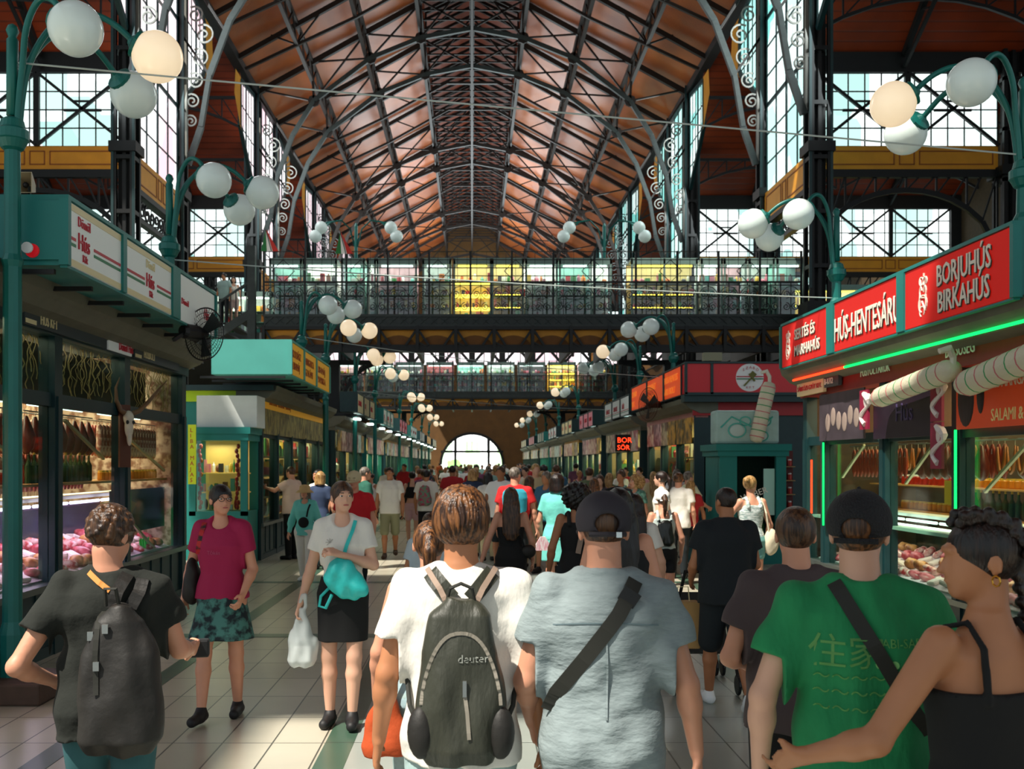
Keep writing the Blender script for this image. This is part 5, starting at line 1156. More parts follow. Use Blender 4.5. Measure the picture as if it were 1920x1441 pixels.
MAN = [(.84, .155, .10, -.012), (.93, .17, .118, -.015), (1.06, .15, .10, 0), (1.2, .162, .108, .0), (1.33, .182, .112, -.008), (1.41, .165, .095, -.012), (1.46, .10, .075, -.012), (1.50, .055, .055, -.01)]
WOM = [(.84, .16, .10, -.012), (.93, .172, .118, -.018), (1.02, .148, .10, -.008), (1.10, .125, .085, .004), (1.2, .14, .095, .006), (1.30, .155, .108, .006), (1.39, .145, .09, -.008), (1.445, .09, .07, -.012), (1.50, .048, .05, -.01)]
def skel(sex, pose):
    sw = .178 if sex == 'm' else .152; J = {}
    J['sh'] = {s: np.array((s*sw, -.012, 1.425)) for s in (-1, 1)}
    J['arm'] = {}
    for s in (-1, 1):
        e, w_ = pose.get('R' if s > 0 else 'L', ((.245, -.03, 1.13), (.26, .07, .89)))
        J['arm'][s] = (np.array((s*e[0], e[1], e[2])), np.array((s*w_[0], w_[1], w_[2])))
    J['leg'] = {}; mz = 9
    for s in (-1, 1):
        th, kn = pose.get('r' if s > 0 else 'l', (0, 0)); th = math.radians(th); kn = math.radians(kn)
        hip = np.array((s*.092, -.005, .9)); knee = hip+np.array((s*.005, math.sin(th)*.42, -math.cos(th)*.42)); a2 = th-kn
        ank = knee+np.array((-s*.01, math.sin(a2)*.41, -math.cos(a2)*.41)); J['leg'][s] = (hip, knee, ank, a2); mz = min(mz, ank[2])
    J['dz'] = .085-mz; return J
def hand(S, w_, u, n, curl=.5, sc=1.0):
    u = Vn(u); n = Vn(np.array(n)-np.dot(n, u)*u); a = np.cross(u, n)
    p0 = w_; p1 = w_+u*.085*sc
    for t in (-.024, -.008, .008, .024): S.cone(p0+a*t*.7*sc, p1+a*t*sc*1.15, .0135*sc, .0115*sc, .012)
    for i, t in enumerate((-.031, -.0105, .0105, .031)):
        L = (.034, .04, .038, .03)[i]*sc; b = p1+a*t*sc; c0 = curl*.8; d1 = u*math.cos(c0)+n*math.sin(c0); q = b+d1*L; c1 = c0+curl*1.3; d2 = u*math.cos(c1)+n*math.sin(c1); q2 = q+d2*L*.8
        S.cone(b-u*.01, q, .0092*sc, .0085*sc, .003); S.cone(q, q2, .0085*sc, .0072*sc, .003)
    tb = p0+u*.02*sc-a*.026*sc*1; t1 = tb+(u*.6-a*.75+n*.35)*.038*sc; t2 = t1+(u*.85-a*.1+n*.4)*.034*sc
    S.cone(tb, t1, .014*sc, .011*sc, .008); S.cone(t1, t2, .011*sc, .009*sc, .003)
def person(name, label, X, Y, h, yaw, sex='m', skin='fair', pose={}, hair=('short', 'brown'), top=('tee', None), bottom=('trousers', None), shoes=None, res=.012, head_yaw=0, head_tilt=0, fat=1.0, group=None, extra=None, hres=None):
    t = empty('person', label, 'person', (X, Y, 0), math.radians(yaw), group=group, scale=h/1.75)
    T = MAN if sex == 'm' else WOM; J = skel(sex, pose); dz = J['dz']; T = [(z, a*fat, b*fat, y) for z, a, b, y in T]
    up = np.array((0, 0, dz)); lo = (-.5, -.5, -.02); hi = (.5, .55, 1.85)
    T2 = [(z+dz, a, b, y) for z, a, b, y in T]
    S = SD(lo, hi, res); sk = SKIN[skin]
    S.loft(T2, g=-.006, k=.02)
    hc = np.array((0, .015, 1.645+dz)); Rm = Matrix.Rotation(math.radians(head_yaw), 3, 'Z')@Matrix.Rotation(math.radians(head_tilt), 3, 'X'); R = [list(r) for r in Rm]
    def hp(x, y, z): return hc+np.array(Rm@Vector((x, y, z)))
    S.cone((0, -.015, 1.44+dz), hp(0, -.02, -.07), .06 if sex == 'm' else .05, .056 if sex == 'm' else .046, .03)
    S.ell(hc+np.array(Rm@Vector((0, -.012, .02))), (.073, .092, .088), .01, R=R)
    S.ell(hp(0, .03, -.04), (.058, .062, .072), .025, R=R); S.ell(hp(0, .062, -.088), (.024, .022, .02), .02, R=R)
    S.cone(hp(0, .088, .0), hp(0, .104, -.03), .007, .011, .012); S.ell(hp(0, .082, .028), (.04, .014, .01), .015, R=R)
    S.ell(hp(0, .086, -.058), (.022, .01, .007), .006, R=R)
    for s in (-1, 1):
        S.ell(hp(s*.076, -.012, -.012), (.010, .019, .031), .006, R=R)
        e, w_ = J['arm'][s]; e = e+up; w_ = w_+up; sh = J['sh'][s]+up
        S.cone(sh, e, .048*fat, .037, .03); S.cone(e, e+(w_-e)*.3, .038, .038, .02); S.cone(e+(w_-e)*.25, w_, .038, .024, .02)
        u = w_-e; nn = pose.get('palm', np.array((-s, 0.15, 0))) if 'palm'+('R' if s > 0 else 'L') not in pose else np.array(pose['palm'+('R' if s > 0 else 'L')])
        if res <= .013: hand(S, w_, u, nn, pose.get('curl', .45))
        else: S.cone(w_, w_+Vn(u)*.13, .028, .02, .02)
        hip, kn, an, a2 = [q+up if hasattr(q, 'shape') else q for q in J['leg'][s]]
        S.cone(hip, kn, .082*fat, .052, .03); S.cone(kn, kn+(an-kn)*.3, .052, .056, .03); S.cone(kn+(an-kn)*.3, an, .056, .033, .02)
        fd = np.array((s*.12, 1, -.35 if an[2] > .13 else -.08)); S.cone(an+np.array((0, -.02, -.045)), an+fd*.15+np.array((0, 0, -.04)), .034, .024, .02)
    S.mesh('body', sk, t)
    # face details
    if res <= .013 and abs(yaw) > 60:
        m = MB()
        for s in (-1, 1): m.ell(Vector(hp(s*.03, .079, .008)), (.013, .008, .007), 10, 8, Rm)
        m.build('eye', mat('eye_white', '#e8e0d8', .3), t, smooth=True)
        m = MB()
        for s in (-1, 1): m.ell(Vector(hp(s*.03, .086, .008)), (.006, .003, .006), 8, 6, Rm); m.beam(Vector(hp(s*.016, .092, .03)), Vector(hp(s*.046, .082, .032)), .007, .006)
        m.build('iris_and_brow', mat('brow', '#2a1c14', .6), t)
        MB().ell(Vector(hp(0, .094, -.057)), (.022, .006, .006), 10, 6, Rm).build('lips', mat('lips', '#b05a54', .5), t, smooth=True)
    # hair
    hk, hcx = hair; hm = HAIR[hcx]; hr = hres or min(res, .012); c = hc
    if hk != 'bald':
        H = SD(hc-np.array((.2, .25, .62 if 'long' in hk or 'braid' in hk else .25)), hc+np.array((.2, .2, .2)), hr)
        if hk in ('short', 'bowl', 'curly', 'crop'):
            g = {'short': .008, 'bowl': .02, 'curly': .010, 'crop': .002}[hk]
            H.ell(hp(0, -.016, .024), (.076+g, .094+g, .088+g), 0, R=R)
            if hk == 'bowl': H.ell(hp(0, -.03, .0), (.09, .095, .075), .02, R=R); H.ell(hp(.0, .05, .065), (.07, .05, .04), .02, R=R)
            if hk == 'curly':
                rc = random.Random(4)
                for _ in range(260):
                    a = rc.uniform(0, 6.283); b = rc.uniform(-.5, 1.5); rr = (.082, .1, .094); c_ = hp(rr[0]*math.cos(b)*math.cos(a), -.016+rr[1]*math.cos(b)*math.sin(a), .024+rr[2]*math.sin(b)); H.ell(c_, rc.uniform(.009, .016), .002)
            elif hk == 'bowl':
                Xg, Yg, Zg = H.ax[0][:, None, None]-hc[0], H.ax[1][None, :, None]-hc[1]+.06, H.ax[2][None, None, :]-hc[2]-.08
                th = np.arctan2(Xg-.01, Yg)+5*Zg*0+Zg*0; rr = np.sqrt(Xg**2+Yg**2)
                H.d = (H.d+.004*np.sin(26*th+14*rr+3*np.sin(3*th+30*Zg))*np.clip(rr/.05, 0, 1)).astype(np.float32)
            H2 = None
            # keep off the face and the nape
            f = SD(H.lo, H.lo+H.h*(H.n-1), H.h); 
            H.ell(hp(0, .12, -.05), (.075, .088, .10), neg=True, R=R)
            H.ell(hp(0, -.03, -.125), (.13, .12, .06 if hk != 'bowl' else .055), neg=True, R=R)
            for s in (-1, 1): H.ell(hp(s*.095, .02, -.03), (.03, .045, .05), neg=True, R=R)
        elif hk in ('long', 'bun', 'ponytail', 'braid', 'bob', 'bigcurl'):
            H.ell(hp(0, -.02, .024), (.083, .102, .095), 0, R=R)
            if hk == 'bigcurl': H.ell(hp(0, -.05, .0), (.15, .13, .14), .03, R=R); H.wrinkle(.025, 90, 2)
            if hk == 'bob': H.loft([(hc[2]-.13, .095, .075, hc[1]-.05), (hc[2]-.05, .1, .085, hc[1]-.04), (hc[2]+.04, .085, .085, hc[1]-.02)], k=.03)
            if hk == 'long': H.loft([(hc[2]-.5, .05, .025, -.115), (hc[2]-.42, .10, .035, -.115), (hc[2]-.25, .11, .045, -.10), (hc[2]-.1, .1, .06, -.07), (hc[2]+.02, .08, .07, -.02)], k=.03); H.wrinkle(.008, 60, 1, .1)
            if hk == 'bun': H.ell(hp(0, -.12, .06), .042, .01)
            if hk == 'ponytail': H.path([hp(0, -.11, .04), hp(0, -.15, -.02), hp(0, -.14, -.14), hp(0, -.11, -.27)], [.03, .034, .028, .01], .01)
            H.ell(hp(0, .125, -.045), (.07, .09, .105), neg=True, R=R)
            if hk in ('bun', 'ponytail', 'braid'): H.ell(hp(0, -.02, -.13), (.13, .12, .07), neg=True, R=R)
            for s in (-1, 1): H.ell(hp(s*.095, .02, -.03), (.025, .03, .04), neg=True, R=R)
        H.mesh('hair', hm, t)
    # top
    tk, tm = top[0], top[1]; info = {'T': T2, 'dz': dz, 'hp': hp, 'hc': hc, 'J': J, 'R': R, 'Rm': Rm, 'res': res}
    if tk:
        g = .02 if sex == 'm' else .014
        G = SD((-.42, -.36, .55), (.42, .4, 1.6+dz), res); hem = top[2] if len(top) > 2 and top[2] else .90
        T3 = [(hem+dz-.05, T[1][1]*1.0, T[1][2]*1.0, T[1][3])]+[r for r in T2 if r[0] > hem+dz]
        if sex == 'm': T3 = [((z), (max(a, .158*fat) if z < 1.35+dz else a)+(.012 if z < 1.1+dz else 0), (max(b, .108*fat) if z < 1.3+dz else b)+(.016 if z < 1.1+dz else 0), y) for z, a, b, y in T3]
        G.loft(T3, g=g, k=.02, z0=hem+dz, z1=1.50+dz)
        if tk in ('tee', 'shirt', 'long'):
            fr = .58 if tk != 'long' else 1.0
            for s in (-1, 1):
                e, w_ = J['arm'][s]; e = e+up; w_ = w_+up; sh = J['sh'][s]+up; u = Vn(e-sh); end = sh+(e-sh)*fr
                G.cone((s*.05, -.012, 1.475+dz), sh+np.array((-s*.01, 0, -.005)), .052, .056, .03)
                G.cone(sh, end+u*.08, .066*fat, .078*fat if sex == 'm' else .066, .03)
                # cut sleeve end
                gg = G._sub(np.minimum(end, e)-.16, np.maximum(end, e)+.16)
                if tk != 'long' and gg:
                    sl, Xs, Ys, Zs = gg; pl = (Xs-end[0])*u[0]+(Ys-end[1])*u[1]+(Zs-end[2])*u[2]
                    side = (np.abs(Xs) > abs(sh[0])-.01) if abs(u[2]) < .9 or True else True
                    tor = np.sqrt(((Xs-end[0]-pl*u[0]))**2+((Ys-end[1]-pl*u[1]))**2+((Zs-end[2]-pl*u[2]))**2) < .12
                    inside = (np.abs(Xs)/(T[4][1]+g+.012) < 1)
                    G.d[sl] = np.where(tor & ~inside, np.maximum(G.d[sl], pl), G.d[sl])
                if tk == 'long': G.path([e, e+(w_-e)*.9], [.055, .04], .03)
            if len(top) > 3 and top[3]: G.wrinkle(top[3], 24, name_seed(label))
            G.ell((0, .03 if sex == 'm' else .07, 1.545+dz), (.085 if sex == 'm' else .10, .09, .07 if sex == 'm' else .12), neg=True)
            if tk == 'shirt':
                K = 14
                for i in range(K): a = 2*math.pi*i/K; b = 2*math.pi*(i+1)/K; G.cone((.07*math.sin(a), -.005+.066*math.cos(a), 1.495+dz-.012*math.cos(a)), (.07*math.sin(b), -.005+.066*math.cos(b), 1.495+dz-.012*math.cos(b)), .017, .017, .006)
        else:
            zt = {'tank': 1.385, 'bare': 1.30, 'crop': 1.36}[tk]; G.cutz(zt+dz); 
            for s in (-1, 1): G.ell((s*.2, -.01, 1.40+dz), (.075, .14, .1), neg=True)
            for s in (-1, 1):
                x = s*.085; pts = [(x, -.108, zt-.02+dz), (x, -.09, 1.42+dz), (x*.95, -.03, 1.478+dz), (x, .05, 1.455+dz), (x, .1, zt-.02+dz)]; r_ = .022 if tk == 'tank' else .009
                G.path(pts, [r_]*5, .004)
            if len(top) > 3 and top[3]: G.wrinkle(top[3], 24, name_seed(label))
        G.mesh({'tee': 'tee_shirt', 'shirt': 'shirt', 'long': 'long_sleeved_top'}.get(tk, 'tank_top'), tm, t); info['G'] = G
    # bottom
    bk, bm_ = bottom[0], bottom[1]
    if bk:
        B = SD((-.36, -.45, .02), (.36, .5, 1.12+dz), res)
        if bk in ('trousers', 'shorts'):
            B.loft([r for r in T2 if r[0] < 1.09+dz], g=.012, k=.02, z0=.84+dz, z1=1.0+dz)
            for s in (-1, 1):
                hip, kn, an, a2 = [q+up if hasattr(q, 'shape') else q for q in J['leg'][s]]
                if bk == 'trousers': B.path([hip, kn, an+(kn-an)*.08], [.098*fat, .072, .058], .03)
                else: f = bottom[2] if len(bottom) > 2 else .8; B.cone(hip, hip+(kn-hip)*f, .098*fat, .088*fat, .03)
        else:
            hemz = bottom[2] if len(bottom) > 2 else .5; fl = bottom[3] if len(bottom) > 3 else .17; wz = bottom[4] if len(bottom) > 4 else 1.04
            B.loft([(hemz+dz, fl, fl*.72, .01), (.85+dz, .17, .13, -.01), (.94+dz, .175, .128, -.015), (1.03+dz, .148, .105, -.006), (1.1+dz, .135, .095, 0)], g=.012, k=.0, z0=hemz+dz, z1=wz+dz)
        if len(bottom) > 5 or bk != 'shorts': B.wrinkle(.006, 20, 2, .3)
        B.mesh({'skirt': 'skirt'}.get(bk, bk), bm_, t)
    if shoes is not None:
        for s in (-1, 1):
            hip, kn, an, a2 = [q+up if hasattr(q, 'shape') else q for q in J['leg'][s]]; tip = an[2] > .13
            o_ = SD(an-np.array((.1, .15, .18)), an+np.array((.1, .28, .08)), min(res, .012))
            fd = np.array((s*.12, 1, -.4 if tip else 0)); o_.cone(an+np.array((0, -.03, -.042)), an+fd*.15+np.array((0, 0, -.05)), .045, .038, .02); o_.cone(an+np.array((0, 0, .0)), an+np.array((0, .03, -.04)), .042, .045, .02)
            o_.cutz(max(0, an[2]-.085), above=False) if not tip else None
            o_.mesh('shoe', shoes, t)
    t['_x'] = 0; del t['_x']
    if extra: extra(t, info)
    return t, info
def name_seed(l): return (sum(map(ord, l)) % 97)*.13
def strap(G, pts, wd, th, name, mt, parent, back=True, off=.006):
    """flat strap laid over the cloth surface along x,z points"""
    P_ = []
    for a, b in zip(pts, pts[1:]):
        for k in range(8): f = k/8; P_.append((a[0]+(b[0]-a[0])*f, a[1]+(b[1]-a[1])*f))
    P_.append(pts[-1]); V = []; Fa = []; last = None; rows = []
    ys = []
    for (x, z) in P_:
        y = G.surf(x, z, back); y = last if y is None else y; last = y; ys.append(y if y is not None else 0)
    ys = [ys[0] if v is None else v for v in ys]
    for _ in range(3): ys = [ys[0]]+[(min(ys[i], (ys[i-1]+ys[i]+ys[i+1])/3) if back else max(ys[i], (ys[i-1]+ys[i]+ys[i+1])/3)) for i in range(1, len(ys)-1)]+[ys[-1]]
    sg = -1 if back else 1
    for i, (x, z) in enumerate(P_):
        q = P_[min(i+1, len(P_)-1)]; p = P_[max(0, i-1)]; dx, dz_ = q[0]-p[0], q[1]-p[1]; L = math.hypot(dx, dz_) or 1; nx, nz = -dz_/L*wd/2, dx/L*wd/2
        for (sx, o) in ((1, off), (1, off+th), (-1, off+th), (-1, off)): V.append((x+nx*sx, ys[i]+sg*o, z+nz*sx))
    m = MB(); n = len(P_); fs = []
    for i in range(n-1):
        for k in range(4): fs.append((i*4+k, i*4+(k+1) % 4, (i+1)*4+(k+1) % 4, (i+1)*4+k))
    m.add(V, fs+[(0, 1, 2, 3), tuple((n-1)*4+k for k in (3, 2, 1, 0))]); return m.build(name, mt, parent)
# ================================================================ the people
CW = dict(bump=.35, bscale=14)
TEEW = mat('white_cotton', '#e4e1d8', .85, bump=.8, bscale=7, stretch=(1.6, 1, .8)); TEEB = mat('black_cotton', '#1a1e19', .9, bump=.8, bscale=7); MAG = mat('magenta_cotton', '#a01248', .8, **CW); GREENT = mat('green_cotton', '#1f8a52', .9, var=.18, vscale=9, bump=.8, bscale=7, stretch=(2.2, 1, .8))
CHAM = mat('chambray', '#8c9a9c', .85, var=.14, vscale=30, bump=1, bscale=7, stretch=(1, 1, 2.4)); BRNT = mat('brown_cotton', '#4b3f40', .9, **CW); POLO = mat('black_polo', '#0f171c', .9, **CW); JEANL = mat('pale_denim', '#a4bcba', .85, var=.2, vscale=40); JEAN = mat('teal_denim', '#2f5f64', .85, var=.3, vscale=8)
BLK = mat('black_cloth', '#121314', .9); DARKB = mat('dark_shorts', '#10191e', .9); FLOR = mat('floral_skirt', '#4a8078', .85, col2='#16242a', vscale=16); PACK = mat('pack_nylon', '#33352b', .5, bump=.7, bscale=8, stretch=(2.2, 1, .8)); PACKB = mat('pack_black', '#1c1a17', .6, bump=.4, bscale=10); SHOEB = mat('shoe_black', '#141416', .6); SHOEW = mat('shoe_white', '#e6eaea', .6)
AQUA = mat('aqua_cloth', '#6fd0c4', .85, **CW); TEALBAG = mat('teal_nylon', '#2cc4c0', .5, bump=.4, bscale=14); STRAPM = mat('strap_webbing', '#23241e', .7); TANS = mat('taupe_strap', '#9a8474', .7); GREY_ZIP = mat('zip_grey', '#8a8478', .5); METALM = mat('bright_metal', '#c8ccc8', .25, .9)
CAPM = mat('cap_black', '#332f36', .8, var=.2, vscale=8); CAPN = mat('cap_mesh', '#15161a', .7, bump=.8, bscale=140)
def backpack(t, I, mt, sc=1.0, y0=None, cx=0, zc=1.2, name='backpack', lab='', detail=True, w_=.15, hgt=.25, dep=.085, front=False):
    G = I['G']; dz = I['dz']; r = .008 if detail else .014; ys = (G.surf(cx, zc+dz, not front)) ; sg = 1 if front else -1; yc = ys+sg*(dep*.75)
    B = SD((cx-w_-.08, yc-dep-.08, zc+dz-hgt-.08), (cx+w_+.08, yc+dep+.08, zc+dz+hgt+.08), r); a = (cx, yc, zc+dz)
    T = [(zc+dz-hgt, w_*.75, dep*.8, yc), (zc+dz-hgt*.8, w_*.98, dep*1.1, yc), (zc+dz-hgt*.3, w_, dep*1.05, yc), (zc+dz+hgt*.35, w_*.86, dep*.85, yc), (zc+dz+hgt*.8, w_*.6, dep*.6, yc), (zc+dz+hgt, w_*.25, dep*.35, yc)]
    B.loft([(z, a_, b_, y, cx) for z, a_, b_, y in T], k=0, pw=2.6); B.wrinkle(.012, 30, 4, .5)
    o = B.mesh('pack_body', mt, None); return o, B, yc
def pack_thing(name, label, t, parts):
    pass
def tee_pack(t, I):
    """grey-black day pack on the white tee: a thing of its own following the wearer's placement"""
    dz = I['dz']; G = I['G']; q = empty('backpack', 'dark grey nylon backpack with curved zip worn on the white T-shirt', 'backpack', t.location, t.rotation_euler.z, scale=t.scale[0])
    o, B, yc = backpack(t, I, PACK, w_=.148, hgt=.262, dep=.085, zc=1.155); o.parent = q
    for s in (-1, 1):
        strap(G, [(s*.03, 1.405+dz), (s*.07, 1.45+dz), (s*.105, 1.488+dz)], .055, .014, 'shoulder_strap', PACK, q); 
        strap(G, [(s*.115, 1.50+dz), (s*.07, 1.44+dz), (s*.05, 1.40+dz)], .018, .012, 'strap_lining', TANS, q, off=.018)
        MB().tube([(s*.13, yc+.06, .97+dz), (s*.17, yc+.1, 1.05+dz), (s*.185, yc+.16, 1.15+dz)], .009, 6).build('lower_strap', STRAPM, q)
        m = MB(); m.ell((s*.125, yc-.045, 1.0+dz), (.045, .045, .085), 12, 10); m.build('mesh_pocket', PACKB, q, smooth=True)
    MB().tube([(-.045, yc, 1.41+dz), (-.035, yc-.01, 1.45+dz), (0, yc-.01, 1.465+dz), (.035, yc-.01, 1.45+dz), (.045, yc, 1.405+dz)], .006, 6).build('grab_loop', STRAPM, q)
    pts = []
    for k in range(25):
        a = math.pi*(k/24)*1.0; x = -.125*math.cos(a); z = 1.19+dz+.125*math.sin(a)-.10*(abs(math.cos(a))**3); pts.append((x, z))
    strap(B, pts, .011, .003, 'zip', GREY_ZIP, q, off=.002); strap(B, [(.012, 1.13+dz), (.02, 1.07+dz), (.026, .99+dz)], .012, .003, 'pocket_zip', GREY_ZIP, q, off=.003)
    y = B.surf(.0, 1.22+dz); f = lambda v: Vector((v.x, (B.surf(v.x, v.z) or y)-.003, v.z))
    text('deuter', 'logo', .036, (-.01, y, 1.225+dz), (1, 0, 0), (0, 0, 1), mat('logo_grey', '#d0d4cc', .5), q, ext=.001, warp=f)
    m = MB(); m.box((.012, B.surf(.012, 1.14+dz)-.008, 1.145+dz), (.012, .008, .05)); m.build('zip_pull', METALM, q)
def black_pack(t, I):
    dz = I['dz']; G = I['G']; q = empty('backpack', 'large worn black backpack hanging off one shoulder of the man in the black T-shirt', 'backpack', t.location, t.rotation_euler.z, scale=t.scale[0])
    o, B, yc = backpack(t, I, PACKB, w_=.16, hgt=.29, dep=.11, zc=1.09, cx=.075); o.parent = q
    strap(G, [(.03, 1.36+dz), (.05, 1.43+dz), (.08, 1.49+dz)], .05, .014, 'shoulder_strap', PACKB, q); strap(G, [(.10, 1.36+dz), (.13, 1.42+dz), (.14, 1.47+dz)], .05, .012, 'shoulder_strap', PACKB, q)
    strap(G, [(-.075, 1.50+dz), (-.03, 1.465+dz), (.02, 1.43+dz)], .022, .005, 'camera_strap', mat('orange_strap', '#d08a40', .6), q)
    for (x, z) in ((.03, 1.3), (-.03, 1.27), (0, 1.16)): m = MB(); y = (B.surf(x, z+dz) or yc)-.01; m.box((x, y, z+dz), (.022, .012, .035)); m.build('buckle', METALM, q)
    strap(B, [(.0, 1.36+dz), (-.005, 1.2+dz), (.0, 1.05+dz)], .02, .004, 'lid_strap', STRAPM, q, off=.004)
    MB().tube([(.02, yc, 1.38+dz), (.02, yc-.02, 1.45+dz), (.06, yc-.02, 1.45+dz), (.07, yc, 1.38+dz)], .008, 6).build('grab_loop', STRAPM, q)
    c = empty('camera', 'black camera held at the hip by the man in the black T-shirt', 'camera', t.location, t.rotation_euler.z, scale=t.scale[0])
    MB().bb(.25, .37, .32, .38, 1.06+dz, 1.14+dz).build('camera_body', BLACK, c, bevel=.008); MB().lathe([(.035, 0), (.035, .08), (.03, .09)], (.31, .33, 1.10+dz), 14, 'Y').build('lens', BLACK, c)
def cap(t, I, mt, brim_fwd=True, label='', badge=False, mesh=False):
    hp = I['hp']; Rm = I['Rm']; c = Vector(hp(0, -.014, .03)); H = SD(I['hc']-np.array((.2,)*3), I['hc']+np.array((.2,)*3), .006); R = I['R']
    q = empty('baseball_cap', label, 'cap', t.location, t.rotation_euler.z, scale=t.scale[0])
    H.ell(hp(0, -.016, .03), (.094, .112, .098), 0, R=R); H.ell(hp(0, -.12, .012), (.042, .06, .034), neg=True, R=R)
    H.ell(hp(0, -.0, -.17), (.2, .25, .175), neg=True, R=R)
    o = H.mesh('crown', mt, q)
    m = MB(); vs = []; n = 14
    for i in range(n+1):
        a = math.pi*i/n; 
        for (r1, r2, dz_) in ((.085, .09, 0), (.088, .175, -.022*math.sin(a))):
            vs.append(Vector(hp(r1*math.cos(a), r2*math.sin(a)+(.02), -.002+dz_)))
    m.add(vs, [(2*i, 2*i+1, 2*i+3, 2*i+2) for i in range(n)]); b = m.build('brim', mt, q); b.modifiers.new('s', 'SOLIDIFY').thickness = .005
    pts = [Vector(hp(.05*math.cos(a), -.105-.012*math.sin(a)*0, -.005+.0*a)) for a in (0, 1, 2, 3.1)]
    pts = [Vector(hp(x, -.118+abs(x)*.22, -.022)) for x in (-.06, -.03, 0, .03, .06)]; MB().tube(pts, .009, 6).build('adjuster_strap', mt, q)
    MB().ell(Vector(hp(0, -.016, .128)), .007, 8, 6).build('top_button', mt, q)
    for s in (-1, 1):
        pts = [Vector(hp(s*.068*math.sin(a)*1.0, -.016-.09*math.cos(a)*.0-.075*s*s*0+.0, .03+.1*math.cos(a))) for a in (0, .4, .8, 1.2, 1.5)]
    if badge:
        MB().box(Vector(hp(.035, -.122, -.024)), (.018, .006, .018), Rm).build('buckle', METALM, q)
        MB().box(Vector(hp(-.082, .045, .04)), (.006, .02, .03), Rm).build('badge', mat('badge_gold', '#d8b060', .4), q)
    return q
# D: white T-shirt, centre
def exD(t, I): tee_pack(t, I)
person('person', 'young man from behind in a white T-shirt, wearing a dark backpack', -.035, 3.4, 1.755, 0, hair=('bowl', 'brown'), skin='tan', top=('tee', TEEW, .86, .012), bottom=('trousers', JEANL), shoes=SHOEW, res=.0085, hres=.005, head_yaw=-8, head_tilt=-3,
       pose={'L': ((.25, -.03, 1.14), (.285, .03, .90)), 'R': ((.25, -.03, 1.14), (.28, .05, .90)), 'r': (14, 4), 'l': (-12, 8)}, extra=exD)
# E: chambray shirt and cap
def exE(t, I):
    dz = I['dz']; G = I['G']; cap(t, I, CAPM, label='dark purplish-grey baseball cap on the man in the chambray shirt', badge=True)
    q = empty('shoulder_bag_strap', 'wide dark bag strap running diagonally down the chambray shirt', 'bag strap', t.location, t.rotation_euler.z, scale=t.scale[0])
    strap(G, [(.10, 1.485+dz), (.04, 1.38+dz), (-.06, 1.25+dz), (-.16, 1.12+dz), (-.185, 1.06+dz)], .05, .004, 'webbing', STRAPM, q)
    y = G.surf(.07, 1.43+dz); MB().box((.075, y-.012, 1.435+dz), (.06, .012, .05), Matrix.Rotation(.6, 3, 'Y')).build('buckle', BLACK, q)
    strap(G, [(-.17, 1.345+dz), (-.08, 1.352+dz), (0, 1.354+dz), (.08, 1.352+dz), (.17, 1.345+dz)], .004, .002, 'yoke_seam', mat('seam_blue', '#6a7e84', .9), t, off=.001)
    strap(G, [(.0, 1.345+dz), (.004, 1.2+dz), (.0, 1.05+dz)], .006, .005, 'back_pleat', CHAM, t, off=.001)
person('person', 'man seen from behind in a rumpled grey-blue short-sleeved chambray shirt and dark cap', .435, 3.3, 1.735, -4, hair=('crop', 'mid'), skin='pink', fat=1.07, top=('shirt', CHAM, .74, .014), bottom=('trousers', JEAN), shoes=SHOEB, res=.0085, head_yaw=4, head_tilt=-6,
       pose={'L': ((.26, -.02, 1.14), (.24, .16, .96)), 'R': ((.27, -.04, 1.14), (.31, .02, .90)), 'l': (12, 3), 'r': (-10, 6)}, extra=exE)
# F: green tee
def exF(t, I):
    dz = I['dz']; G = I['G']; cap(t, I, CAPN, label='black mesh trucker cap on the man in the green T-shirt')
    q = empty('crossbody_strap', 'black crossbody bag strap over the green T-shirt', 'bag strap', t.location, t.rotation_euler.z, scale=t.scale[0])
    strap(G, [(-.085, 1.50+dz), (-.04, 1.42+dz), (.03, 1.30+dz), (.10, 1.18+dz), (.17, 1.07+dz)], .042, .004, 'webbing', STRAPM, q)
    pm = mat('print_green', '#86c878', .8); f = lambda v: Vector((v.x, (G.surf(v.x, v.z) or -.1)-.0025, v.z))
    text('住家', 'shirt_print', .105, (-.165, 0, 1.27+dz), (1, 0, 0), (0, 0, 1), pm, t, ext=.001, warp=f); text('WABI-SABI', 'shirt_print', .036, (.0, 0, 1.325+dz), (1, 0, 0), (0, 0, 1), pm, t, ext=.001, warp=f, xs=.9)
    for r in range(3):
        text('〜〜〜〜〜', 'shirt_print', .05, (-.15, 0, 1.215-r*.045+dz), (1, 0, 0), (0, 0, 1), pm, t, ext=.001, warp=f)
    for x in (.03, .07, .11): m = MB(); m.lathe([(.012, 0), (.012, .002)], (x, (G.surf(x, 1.275+dz) or -.1)-.003, 1.275+dz), 12, 'Y'); m.build('shirt_print', pm, t)
person('person', 'man seen from behind in a green printed T-shirt, black trucker cap and crossbody strap', 1.16, 2.98, 1.745, -12, hair=('short', 'brown'), skin='fair', fat=1.06, top=('tee', GREENT, .80, .015), bottom=('trousers', BLK), shoes=SHOEB, res=.0085, head_yaw=-14, head_tilt=0,
       pose={'L': ((.285, -.05, 1.15), (.29, .0, .90)), 'R': ((.26, .05, 1.15), (.2, .22, 1.02)), 'l': (10, 3), 'r': (-10, 6)}, extra=exF)
